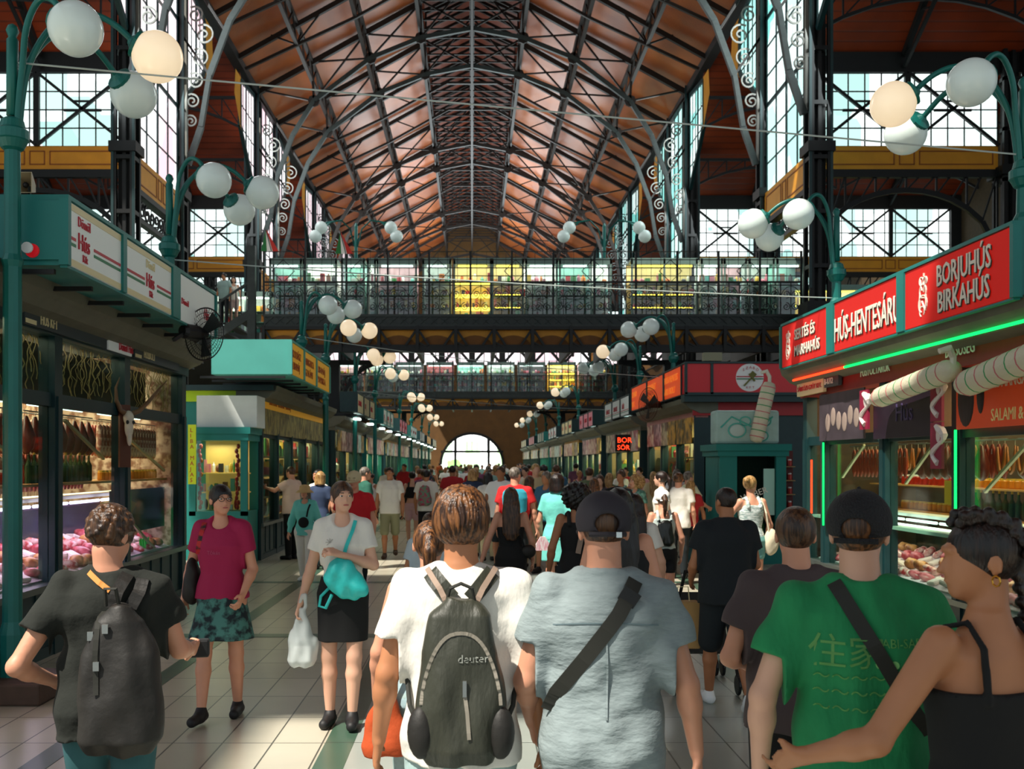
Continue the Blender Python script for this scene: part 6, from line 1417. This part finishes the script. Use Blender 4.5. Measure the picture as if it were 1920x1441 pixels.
# G: woman with two braids
def exG(t, I):
    hp = I['hp']; dz = I['dz']
    for s in (-1, 1):
        pts = [hp(s*.035, .05, .108), hp(s*.05, -.0, .118), hp(s*.062, -.06, .095), hp(s*.066, -.1, .04), hp(s*.062, -.115, -.03), hp(s*.066, -.125, -.10), hp(s*.072, -.135, -.18), hp(s*.078, -.135, -.26), hp(s*.08, -.135, -.34), hp(s*.08, -.135, -.42)]
        S = SD(I['hc']-np.array((.24, .24, .52)), I['hc']+np.array((.24, .24, .2)), .005); pv = [np.array(p) for p in pts]; L = []
        for a, b in zip(pv, pv[1:]):
            for k in range(4): L.append(a+(b-a)*k/4)
        for i, p in enumerate(L[:-1]):
            d = Vn(L[i+1]-p); w_ = Vn(np.cross(d, (0, 1, .3))); r = .017 if i < 30 else .011
            S.cone(p+w_*.011*(1 if i % 2 else -1)-d*.006, p-w_*.004*(1 if i % 2 else -1)+d*.02, r*.9, r*.6, .002)
        S.cone(L[-1], L[-1]+np.array((0, 0, -.09)), .012, .004, .005); S.mesh('braid', HAIR['dark'], t)
    for s in (-1, 1):
        c = Vector(hp(s*.084, -.008, -.055)); pts = [c+Vector((0, .014*math.cos(a*.8), .014*math.sin(a*.8))) for a in range(9)]; MB().tube(pts, .0028, 6).build('hoop_earring', mat('gold', '#d8a040', .25, 1), t)
person('person', 'woman in profile with two dark braids and a hoop earring', 1.335, 2.6, 1.69, 16, sex='f', skin='tan', hair=('braid', 'dark'), top=('bare', BLK, .86, .003), bottom=('trousers', BLK), shoes=SHOEB, res=.0085, hres=.006, head_yaw=66, head_tilt=-4,
       pose={'L': ((.33, .02, 1.17), (.44, .17, 1.10)), 'palmL': (0, 1, .2), 'R': ((.24, -.03, 1.12), (.25, .1, .92))}, extra=exG)
# H: brown tee
person('person', 'man from behind in a dark brown T-shirt beside the green one', 1.30, 4.0, 1.664, 0, hair=('short', 'mid'), skin='pink', fat=1.1, top=('tee', BRNT, .84, .012), bottom=('trousers', BLK), shoes=SHOEB, res=.01, hres=.006,
       pose={'L': ((.285, -.02, 1.13), (.16, .2, 1.06)), 'R': ((.27, 0, 1.14), (.2, .2, 1.05)), 'l': (12, 3), 'r': (-10, 6)}, head_yaw=-8)
# A: black tee with backpack
person('person', 'man with curly greying hair in a black T-shirt, turned away at the left', -1.43, 3.95, 1.66, 10, hair=('curly', 'mid'), skin='pink', fat=1.08, top=('tee', TEEB, .82, .014), bottom=('trousers', JEAN), shoes=SHOEB, res=.0095, hres=.005, head_yaw=-28, head_tilt=-14,
       pose={'L': ((.34, -.12, 1.13), (.24, .10, 1.02)), 'R': ((.27, .05, 1.15), (.30, .24, 1.12)), 'palmR': (-1, .2, .3), 'curl': .9, 'l': (10, 3), 'r': (-8, 6)}, extra=black_pack)
# B: magenta
def exB(t, I):
    hp = I['hp']; dz = I['dz']; G = I['G']
    q = empty('eyeglasses', 'thin-rimmed glasses on the woman in the magenta T-shirt', 'glasses', t.location, t.rotation_euler.z, scale=t.scale[0]); m = MB()
    for s in (-1, 1):
        pts = [Vector(hp(s*.031+.022*math.cos(a*.5), .1, .006+.016*math.sin(a*.5))) for a in range(14)]; m.tube(pts, .0022, 5); m.tube([Vector(hp(s*.053, .1, .01)), Vector(hp(s*.078, .0, .008))], .002, 5)
    m.tube([Vector(hp(-.01, .1, .01)), Vector(hp(.01, .1, .01))], .002, 5); m.build('frame', BLACK, q)
    f = lambda v: Vector((v.x, (G.surf(v.x, v.z, False) or .1)+.002, v.z)); text('Tőkés', 'shirt_print', .04, (.07, 0, 1.24+dz), (-1, 0, 0), (0, 0, 1), mat('print_pink', '#d06a90', .7), t, ext=.0005, warp=f)
    b = empty('shoulder_bag', 'black bag with a red and black strap on the shoulder of the magenta woman', 'bag', t.location, t.rotation_euler.z, scale=t.scale[0])
    S = SD((.1, -.25, .8), (.45, .25, 1.3), .01); S.ell((.23, -.02, 1.04+dz), (.055, .09, .17), 0); S.ell((.24, -.03, .95+dz), (.07, .1, .1), .04); S.wrinkle(.012, 30, 1); S.mesh('bag_body', PACKB, b)
    strap(G, [(.15, 1.24+dz), (.135, 1.34+dz), (.12, 1.44+dz), (.115, 1.475+dz)], .034, .004, 'strap', mat('red_black_strap', '#1a1214', .6, col2='#b81c1c', vscale=14, stretch=(1, 1, 2)), b, back=False)
person('person', 'woman with glasses in a magenta T-shirt and floral skirt, walking forward', -1.82, 7.25, 1.68, 176, sex='f', skin='pink', hair=('short', 'black'), top=('tee', MAG, .90, .005), bottom=('skirt', FLOR, .60, .235, .93), shoes=SHOEB, res=.0095, head_yaw=38, fat=1.12,
       pose={'L': ((.235, -.02, 1.12), (.20, .13, .94)), 'R': ((.26, -.06, 1.13), (.30, -.02, .89)), 'curl': .8, 'r': (16, 3), 'l': (-6, 4)}, extra=exB)
# C: white top, black skirt, teal bag
def exC(t, I):
    dz = I['dz']; G = I['G']; q = empty('teal_backpack', 'bright teal backpack carried in front by the girl in the white T-shirt', 'backpack', t.location, t.rotation_euler.z, scale=t.scale[0])
    S = SD((-.3, -.1, .85), (.25, .42, 1.3), .0085); R = Matrix.Rotation(-.5, 3, 'Y'); c = np.array((-.055, .18, 1.06+dz))
    S.ell(c+np.array((0, 0, -.02)), (.16, .075, .115), 0, R=[list(r) for r in R]); S.ell(c+np.array((.04, .0, .06)), (.1, .06, .1), .05, R=[list(r) for r in R]); S.ell(c+np.array((-.06, .03, -.05)), (.11, .06, .06), .02, R=[list(r) for r in R]); S.wrinkle(.016, 30, 2); S.mesh('bag_body', TEALBAG, q)
    strap(G, [(-.10, 1.475+dz), (-.085, 1.4+dz), (-.05, 1.3+dz), (-.02, 1.2+dz)], .026, .004, 'strap', TEALBAG, q, back=False)
    MB().tube([(.07, .12, 1.0+dz), (.14, .11, .93+dz), (.15, .12, .86+dz), (.10, .14, .85+dz), (.05, .17, .95+dz)], .012, 6).build('loose_strap', TEALBAG, q, smooth=True)
    m = MB(); 
    for k in range(4): a = k*math.pi/4; m.beam((.075-.03*math.cos(a), G.surf(.075, 1.32+dz, False)+.003, 1.32+dz-.03*math.sin(a)), (.075+.03*math.cos(a), G.surf(.075, 1.32+dz, False)+.003, 1.32+dz+.03*math.sin(a)), .004)
    m.build('star_print', mat('print_grey', '#b8b4ac', .7), t)
tC, IC = person('person', 'girl in a white T-shirt and black mini skirt walking forward with a shopping bag', -.92, 7.1, 1.70, 178, sex='f', skin='fair', hair=('bun', 'mid'), top=('tee', TEEW, 1.0, .004), bottom=('skirt', BLK, .60, .17, 1.06), shoes=SHOEB, res=.0095, head_yaw=26,
       pose={'R': ((.235, .0, 1.12), (.30, .05, .87)), 'L': ((.23, .03, 1.15), (.01, .19, 1.24)), 'palmL': (.3, -.6, -.8), 'curl': .8, 'r': (4, 3), 'l': (12, 8)}, extra=exC)
PLAST = bpy.data.materials.new('thin_plastic'); PLAST.use_nodes = True; _b = PLAST.node_tree.nodes['Principled BSDF']; _b.inputs['Base Color'].default_value = lin('#dfe8e6'); _b.inputs['Alpha'].default_value = .62; _b.inputs['Roughness'].default_value = .3
t = empty('plastic_bag', 'thin white plastic carrier bag hanging from the hand of the girl', 'bag', (-1.2, 7.04, .42))
S = SD((-.2, -.2, -.05), (.2, .2, .52), .009); S.loft([(0, .08, .06, 0), (.04, .11, .075, 0), (.18, .105, .06, 0), (.3, .05, .03, 0), (.4, .018, .015, 0)], k=0); S.path([(0, 0, .36), (.03, 0, .42), (.02, 0, .5)], [.012, .008, .008], .01); S.path([(0, 0, .36), (-.03, 0, .42), (.0, 0, .5)], [.012, .008, .008], .01); S.wrinkle(.012, 45, 3, .4); S.mesh('bag', PLAST, t)
MB().bb(-.06, .07, -.03, .03, .03, .14).build('wrapped_purchase', WHITEB, t, bevel=.02)
# I: black polo, pushchair
person('person', 'man in a black polo, dark shorts and white trainers walking away behind a pushchair', 1.92, 7.55, 1.665, 2, hair=('crop', 'dark'), skin='dark', fat=1.12, top=('shirt', POLO, .84, .005), bottom=('shorts', DARKB, .92), shoes=SHOEW, res=.011, head_yaw=20,
       pose={'L': ((.25, .02, 1.14), (.22, .22, 1.0)), 'R': ((.25, .02, 1.14), (.2, .24, 1.0)), 'l': (14, 4), 'r': (-14, 20)})
t = empty('pushchair', 'black pushchair pushed by the man in the black polo', 'pushchair', (1.9, 8.3, 0))
m = MB()
for s in (-1, 1): m.tube([(s*.22, -.45, 1.0), (s*.22, -.2, .75), (s*.22, .35, .2)], .014, 6); m.tube([(s*.22, .1, .7), (s*.22, -.35, .15)], .014, 6)
m.tube([(-.22, -.45, 1.0), (.22, -.45, 1.0)], .016, 6); m.build('frame', BLACK, t)
m = MB(); m.box((0, .02, .52), (.4, .1, .5), Matrix.Rotation(-.35, 3, 'X')); m.box((0, .2, .36), (.4, .35, .08)); m.build('seat', PACKB, t)
for s in (-1, 1):
    for y in (-.35, .38):
        m = MB(); [m.lathe([(.075, -.012), (.082, -.008), (.082, .008), (.075, .012)], (s*.25+dx, y, .085), 14, 'X') for dx in (-.03, .03)]; m.build('wheel', BLACK, t)
t = empty('paper_bag', 'brown paper shopping bag hung on the pushchair', 'bag', (1.64, 7.75, .42)); m = MB(); m.bb(-.13, .12, -.07, .07, 0, .36); m.build('bag', mat('kraft_paper', '#b08a54', .8, var=.15), t, bevel=.01); MB().tube([(-.05, 0, .35), (-.04, 0, .47), (.04, 0, .47), (.05, 0, .35)], .005, 5).build('handle', CREAM, t)
# others in the middle distance: (label, x_px, head_top_px, Z, yaw, options)
def mid(label, xp, yt, Z, yaw, **k):
    h = CH+(VY-yt)*Z/F; k.setdefault('res', .013); return person('person', label, (xp-VX)*Z/F, Z, h, yaw, **k)
col = lambda n, c: mat('cloth_'+n, c, .85, **CW)
def exJ(t, I):
    b = empty('tote_bag', 'cream cotton tote on the shoulder of the blonde woman in denim shorts', 'bag', t.location, t.rotation_euler.z, scale=t.scale[0]); S = SD((.05, -.3, .6), (.5, .2, 1.2), .012); S.ell((.24, -.08, .93), (.1, .07, .17), 0); S.wrinkle(.01, 25, 1); S.mesh('bag_body', col('canvas', '#d8ccb0'), b); MB().tube([(.2, -.1, 1.05), (.15, -.12, 1.3), (.13, -.02, 1.49)], .012, 6).build('handle', col('canvas', '#d8ccb0'), b)
mid('blonde woman in a white patterned camisole and denim shorts by the right kiosk', 1408, 895, 12.2, 10, sex='f', hair=('bun', 'blond'), skin='pink', top=('tank', mat('white_print', '#e2ebe8', .8, col2='#9ab0ac', vscale=22, stretch=(1, 1, 3)), .93, .003), bottom=('shorts', col('denim', '#6fa8a4'), .35), shoes=SHOEW, pose={'L': ((.3, .08, 1.2), (.22, .25, 1.35))}, head_yaw=-50, extra=exJ)
def smallpack(t, I):
    q = empty('mini_backpack', 'small black leather backpack on the woman in the white cap', 'backpack', t.location, t.rotation_euler.z, scale=t.scale[0]); o, B, yc = backpack(t, I, mat('black_leather', '#101412', .3), w_=.12, hgt=.17, dep=.06, zc=1.2, detail=False); o.parent = q
    for s in (-1, 1): strap(I['G'], [(s*.04, 1.3+I['dz']), (s*.085, 1.37+I['dz'])], .02, .008, 'strap', BLK, q)
    c = cap(t, I, WHITEB, label='white baseball cap on the woman with the small black backpack')
mid('woman in a pale tank top, black shorts and a white cap, seen from behind', 1243, 922, 11.5, 2, sex='f', hair=('ponytail', 'mid'), skin='pink', top=('tank', col('pale', '#c4d2cc'), .95, .003), bottom=('shorts', BLK, .42), shoes=SHOEW, extra=smallpack)
def exL(t, I):
    q = empty('small_black_bag', 'small black shoulder bag of the woman in the long black skirt', 'bag', t.location, t.rotation_euler.z, scale=t.scale[0]); S = SD((.05, -.25, .85), (.4, .2, 1.25), .012); S.ell((.2, -.06, 1.03), (.09, .06, .08), 0); S.mesh('bag_body', PACKB, q); MB().tube([(.15, -.1, 1.1), (.1, -.13, 1.25), (.07, -.08, 1.42)], .01, 6).build('strap', BLK, q)
mid('woman with very long brown hair, bare back and a long black skirt', 958, 917, 10.5, 0, sex='f', hair=('long', 'mid'), skin='pink', top=('bare', BLK, .95, .0), bottom=('skirt', BLK, .12, .2, 1.08), shoes=SHOEB, extra=exL, pose={'L': ((.27, -.05, 1.14), (.34, -.08, .92))})
def exM(t, I):
    S = SD((-.3, -.3, .85), (.3, .3, 1.6), .012); S.loft([(z, a_*.93, b_, y) for z, a_, b_, y in I['T']], g=.034, k=0, z0=.93, z1=1.47); S.mesh('turquoise_vest', col('turq', '#2f9fb4'), t)
mid('man in a turquoise and red jersey seen from behind', 966, 878, 14, -8, hair=('crop', 'grey'), skin='pink', top=('tee', col('jersey_red', '#c81c20'), .9, .004), bottom=('shorts', DARKB, .8), shoes=SHOEW, head_yaw=-25, extra=exM, pose={'R': ((.26, .0, 1.14), (.3, .06, .88))})
mid('woman with a dark bob in an aqua dress holding a pink striped bag', 1045, 890, 12.6, -28, sex='f', hair=('bob', 'dark'), skin='pink', top=('tee', AQUA, .9, .004), bottom=('skirt', AQUA, .62, .2, 1.08), shoes=SHOEW, fat=1.05)
t = empty('striped_bag', 'small pink and white striped bag held beside the aqua dress', 'bag', ((1017-VX)*12.3/F, 12.2, .78)); m = MB(); m.add([(-.03, 0, .17), (.03, 0, .17), (.13, .02, 0), (-.13, .02, 0), (-.03, .05, .17), (.03, .05, .17), (.13, .07, 0), (-.13, .07, 0)], [(0, 1, 2, 3), (4, 7, 6, 5), (0, 3, 7, 4), (1, 5, 6, 2), (3, 2, 6, 7), (0, 4, 5, 1)]); m.build('bag', mat('pink_stripe', '#e8a8b4', .6, col2='#f6e8e8', vscale=10, stretch=(6, 1, 1)), t)
mid('woman with a big dark curly mane and a taupe strap over a black top', 1080, 912, 9.2, 4, sex='f', hair=('bigcurl', 'black'), skin='dark', top=('tank', BLK, .9, .003), bottom=('trousers', DARKB), shoes=SHOEB, extra=lambda t, I: strap(I['G'], [(.0, 1.1), (.03, 1.25), (.06, 1.37)], .05, .01, 'taupe_strap', TANS, t))
mid('woman in a black tank top, sunglasses pushed up, ahead of the chambray shirt', 1160, 922, 5.9, 3, sex='f', hair=('long', 'black'), skin='pink', top=('tank', BLK, .88, .003), bottom=('trousers', BLK), shoes=SHOEB, fat=1.2, res=.011, extra=lambda t, I: [MB().tube([Vector(I['hp'](-.09, -.02, .06)), Vector(I['hp'](-.08, .02, .1)), Vector(I['hp'](0, .03, .12)), Vector(I['hp'](.08, .02, .1)), Vector(I['hp'](.09, -.02, .06))], .008, 6).build('sunglasses', BLACK, t)])
mid('woman in a white T-shirt with a purple strap, right of the cap', 1190, 930, 8.4, -6, sex='f', hair=('long', 'dark'), skin='fair', top=('tee', TEEW, .9, .004), bottom=('shorts', BLK, .6), shoes=SHOEW, extra=lambda t, I: strap(I['G'], [(.02, 1.2), (.08, 1.36), (.1, 1.46)], .02, .004, 'purple_strap', col('violet', '#9a3aa8'), t))
def exR(t, I):
    q = empty('orange_handbag', 'rust orange leather handbag hanging beside the white T-shirt', 'handbag', (-.36, 4.2, 0), 0)
    S = SD((-.2, -.2, .55), (.2, .2, 1.5), .01); S.loft([(.62, .09, .05, 0), (.66, .11, .055, 0), (.82, .06, .03, 0), (.9, .02, .02, 0)], k=0); S.wrinkle(.008, 30, 2); S.mesh('bag_body', col('rust', '#b84a1c'), q); MB().tube([(0, 0, .88), (.02, -.02, 1.1), (.06, -.04, 1.36)], .014, 6).build('strap', col('rust', '#8a3a1c'), q)
mid('woman in a pale blue sleeveless top, mostly hidden behind the white T-shirt', 806, 985, 4.35, 2, sex='f', hair=('ponytail', 'brown'), skin='pink', top=('tank', col('paleblue', '#9ab4ba'), .88, .003), bottom=('trousers', JEANL), shoes=SHOEW, extra=exR, fat=1.12, res=.011)
mid('person in a light blue T-shirt right of the girl, ahead of the ponytail', 806, 965, 8.6, 0, hair=('short', 'mid'), skin='tan', top=('tee', col('ltblue', '#b8c8d0'), .88, .003), bottom=('trousers', DARKB), shoes=SHOEB)
def exS(t, I):
    hp = I['hp']; q = empty('straw_hat', 'straw sun hat on the woman in the aqua blouse and white trousers', 'hat', t.location, t.rotation_euler.z, scale=t.scale[0]); c = Vector(I['hc'])
    MB().lathe([(.17, -.01), (.13, .03), (.1, .045), (.095, .11), (.06, .135), (.01, .14)], c, 20).build('hat', mat('straw', '#c8a870', .8, bump=.3), q, smooth=True)
    b = empty('crossbody_bag', 'black crossbody bag on the aqua blouse', 'bag', t.location, t.rotation_euler.z, scale=t.scale[0]); S = SD((-.2, .0, .9), (.25, .35, 1.3), .012); S.ell((-.02, .16, 1.1), (.1, .05, .1), 0); S.mesh('bag_body', BLK, b); strap(I['G'], [(-.07, 1.2), (-.1, 1.35), (-.12, 1.43)], .03, .006, 'strap', BLK, b, back=False)
mid('older woman in an aqua blouse, white trousers and straw hat walking forward', 572, 912, 15.6, 172, sex='f', hair=('bob', 'grey'), skin='pink', top=('long', AQUA, .85, .005), bottom=('trousers', TEEW), shoes=SHOEW, fat=1.1, extra=exS, pose={'l': (10, 3), 'r': (-8, 4), 'R': ((.25, -.02, 1.14), (.3, .02, .9)), 'L': ((.25, -.02, 1.14), (.3, .05, .9))})
def exT(t, I): cap(t, I, col('beigecap', '#c8bc98'), label='beige cap on the man in the red T-shirt')
mid('man in a red T-shirt and beige cap behind the girl', 664, 887, 12.5, 170, hair=('crop', 'grey'), skin='pink', top=('tee', col('redtee', '#c41822'), .88, .004), bottom=('trousers', DARKB), shoes=SHOEB, extra=exT)
mid('man in a white polo and khaki shorts walking forward with a carrier bag', 731, 876, 19.5, 180, hair=('crop', 'black'), skin='tan', top=('shirt', TEEW, .86, .004), bottom=('shorts', col('khaki', '#8a8a6a'), .95), shoes=mat('sandal', '#4a3424', .7), pose={'r': (12, 3), 'l': (-12, 14)})
mid('woman in a black crop top and pale pink shorts seen from behind', 773, 885, 22.5, 0, sex='f', hair=('bun', 'black'), skin='fair', top=('tank', BLK, 1.12, .0), bottom=('shorts', col('palepink', '#d8b0b4'), .6), shoes=SHOEB)
mid('woman with a ponytail in a white T-shirt and long green skirt at the left', 596, 882, 18.0, 150, sex='f', hair=('ponytail', 'black'), skin='tan', top=('tee', TEEW, .9, .003), bottom=('skirt', col('greenskirt', '#3fae6a'), .3, .2, 1.06), shoes=SHOEB)
mid('man in a pale pink shirt reaching towards the yellow stall window', 546, 876, 19.2, 60, hair=('crop', 'mid'), skin='pink', top=('tee', col('pinkshirt', '#dfc4b4'), .86, .004), bottom=('trousers', BLK), shoes=SHOEB, pose={'L': ((.3, .15, 1.3), (.25, .4, 1.35))})
mid('bald man in a dark green T-shirt by the left stalls', 684, 877, 17.5, -60, hair=('crop', 'grey'), skin='pink', top=('tee', col('dkgreen', '#1f5a4a'), .86, .004), bottom=('trousers', col('lilac', '#9a8aa0')), shoes=SHOEB)
mid('blonde woman in sunlit white facing the camera in the middle of the crowd', 852, 878, 24, 180, sex='f', hair=('bob', 'blond'), skin='fair', top=('tee', TEEW, .9, .003), bottom=('trousers', DARKB), shoes=SHOEB)
mid('young man with a colourful patterned backpack and white T-shirt', 800, 882, 21, -10, hair=('short', 'black'), skin='tan', top=('tee', TEEW, .86, .003), bottom=('shorts', BLK, .9), shoes=SHOEB, extra=lambda t, I: setattr(backpack(t, I, mat('pattern_pack', '#5a8a70', .6, col2='#a83a5a', vscale=20), w_=.15, hgt=.22, dep=.07, zc=1.2, detail=False)[0], 'parent', t))
mid('tall woman with a plait and white top turned left, right of the aisle', 1240, 886, 15, 60, sex='f', hair=('ponytail', 'dark'), skin='fair', top=('tee', TEEW, .9, .003), bottom=('shorts', BLK, .6), shoes=SHOEW)
mid('man in a loose white T-shirt at the right, back to camera', 1272, 888, 16, -20, hair=('short', 'brown'), skin='pink', top=('tee', TEEW, .84, .005), bottom=('trousers', DARKB), shoes=SHOEB)
mid('elderly man in a pale yellow polo leaning at the right counter', 1290, 886, 17.5, -60, hair=('crop', 'grey'), skin='pink', top=('shirt', col('paleyellow', '#dfe4c0'), .86, .004), bottom=('trousers', JEAN), shoes=SHOEB, pose={'L': ((.28, .12, 1.2), (.25, .35, 1.1)), 'R': ((.26, .1, 1.18), (.2, .32, 1.1))})
mid('older woman with curly fair hair in a green patterned dress on the right', 1192, 893, 16.5, 120, sex='f', hair=('bigcurl', 'blond'), skin='pink', top=('tee', mat('green_pattern', '#7ab0a0', .8, col2='#4a7a6c', vscale=20), .88, .003), bottom=('trousers', JEAN), shoes=SHOEW, fat=1.1)
# ---- two visitors on the gallery stairs
for (lb, xp, yt, Z, yaw, kw) in (('young man in a pale shirt standing at the head of the gallery stairs', 420, 506, 33.0, 165, dict(hair=('short', 'black'), skin='tan', top=('tee', col('gal_shirt', '#9ab8b4'), .86, .003), bottom=('trousers', DARKB))),
                                 ('woman in a white top and shorts beside the young man on the gallery', 438, 516, 33.2, 190, dict(sex='f', hair=('bob', 'black'), skin='fair', top=('tank', TEEW, .9, .003), bottom=('shorts', col('gal_shorts', '#d0b8b0'), .6)))):
    t, _ = person('person', lb, (xp-VX)*Z/F, Z, 1.7 if 'man in a p' in lb else 1.62, yaw, shoes=SHOEB, res=.018, **kw); t.location.z = 6.42
# ---- the crowd: a few figures built once and copied
CR = []
pal = ['#e8e6de', '#1c1e22', '#b02028', '#3a6a8a', '#8fb8b0', '#d8a0a8', '#5a6a4a', '#c8b890', '#2c3c5a', '#7a4a6a', '#e0d8c8', '#3a3a3a', '#d06a3a', '#6fc4bc', '#f0f0ee']
CCM = [mat('crowd_%d' % i, c, .85) for i, c in enumerate(pal)]
PN = ['white', 'black', 'red', 'blue', 'grey-green', 'pink', 'olive', 'beige', 'navy', 'plum', 'cream', 'charcoal', 'orange', 'aqua', 'bright white']
HM = [HAIR[k] for k in ('dark', 'brown', 'black', 'blond', 'grey', 'mid')]; HN = ['dark', 'brown', 'black', 'blond', 'grey', 'chestnut']
for i, (sx, hr, tp, bt, ps) in enumerate((('m', 'short', 'tee', ('trousers', BLK), {'l': (10, 3), 'r': (-10, 10)}), ('f', 'long', 'tee', ('shorts', BLK, .6), {'l': (-8, 6), 'r': (10, 3)}), ('f', 'bun', 'tank', ('skirt', BLK, .5, .2, 1.05), {}), ('m', 'crop', 'shirt', ('shorts', BLK, .9), {'R': ((.27, .05, 1.16), (.2, .28, 1.1))}), ('f', 'bob', 'tee', ('trousers', BLK), {'L': ((.26, .02, 1.15), (.2, .2, 1.0))}), ('m', 'short', 'tee', ('shorts', BLK, .9), {'l': (-12, 12), 'r': (12, 3)}))):
    t, _ = person('person', 'x', 0, 30, 1.72, 0, sex=sx, hair=(hr, 'dark'), skin=('tan', 'fair', 'pink')[i % 3], top=(tp, CCM[0], .88, 0), bottom=bt, shoes=SHOEB, res=.022, pose=ps); CR.append((t, sx, hr))
for t, _, _ in CR: t.name = 'person'
index_kids()
rnd = random.Random(21); used = set(); n = 0; spots = []
tries = 0
while len(spots) < 118 and tries < 9000:
    tries += 1; Z = 17+ (len(spots)/118)**1.5*68+rnd.uniform(-1, 1); x = rnd.uniform(-2.9, 4.2)
    if Z < 27 and x < -.6 and rnd.random() < .7: continue
    if Z < 19 and x > -1 and x < 0: continue
    if all((x-a)**2+(Z-b)**2 > (.42 if Z > 24 else .55)**2 for a, b in spots) and all(abs(x-o.location.x) > .45 or abs(Z-o.location.y) > .45 for o in C.objects if o.get('category') == 'person'): spots.append((x, Z))
    if tries % 400 == 0: pass
spots.sort(key=lambda p: p[1])
first_used = set()
for i, (x, Z) in enumerate(spots):
    ti = rnd.randrange(6); T_, sx, hr = CR[ti]; ci = rnd.randrange(15); bi = rnd.randrange(15); hi_ = rnd.randrange(6); away = rnd.random() < .62
    w1 = 'man' if sx == 'm' else 'woman'; xx = VX+x*F/Z; side = 'left of' if xx < 850 else ('right of' if xx > 920 else 'before')
    rank = sum(1 for a, b in spots[:i+1] if (VX+a*F/b < 850) == (xx < 850) and (VX+a*F/b > 920) == (xx > 920))
    lb = 'crowd %s, %s top, %s hair, %s, %dth nearest %s the far door' % (w1, PN[ci], HN[hi_], 'walking away' if away else 'facing us', rank, side)
    h = rnd.uniform(1.66, 1.84) if sx == 'm' else rnd.uniform(1.55, 1.72); rz = math.radians((0 if away else 180)+rnd.uniform(-35, 35))
    if ti not in first_used: first_used.add(ti); T_.location = (x, Z, 0); T_.rotation_euler = (0, 0, rz); T_.scale = (h/1.72*T_.scale[0],)*3; T_['label'] = lb; T_['group'] = 'crowd in the aisle'; r = T_
    else: r = dup(T_, (x, Z, 0), rz, lb, 'crowd in the aisle', scale=h/1.75)
    for c in KID[r.name]:
        nm = c.name.split('.')[0]; mm = None
        if nm in ('tee_shirt', 'shirt', 'tank_top'): mm = CCM[ci]
        elif nm in ('trousers', 'shorts', 'skirt'): mm = (BLK, JEAN, CCM[7], CCM[bi], DARKB)[rnd.randrange(5)]
        elif nm == 'hair': mm = HM[hi_]
        elif nm == 'body': mm = SKIN[('tan', 'fair', 'pink', 'dark')[rnd.randrange(4)]]
        if mm: c.material_slots[0].link = 'OBJECT'; c.material_slots[0].material = mm
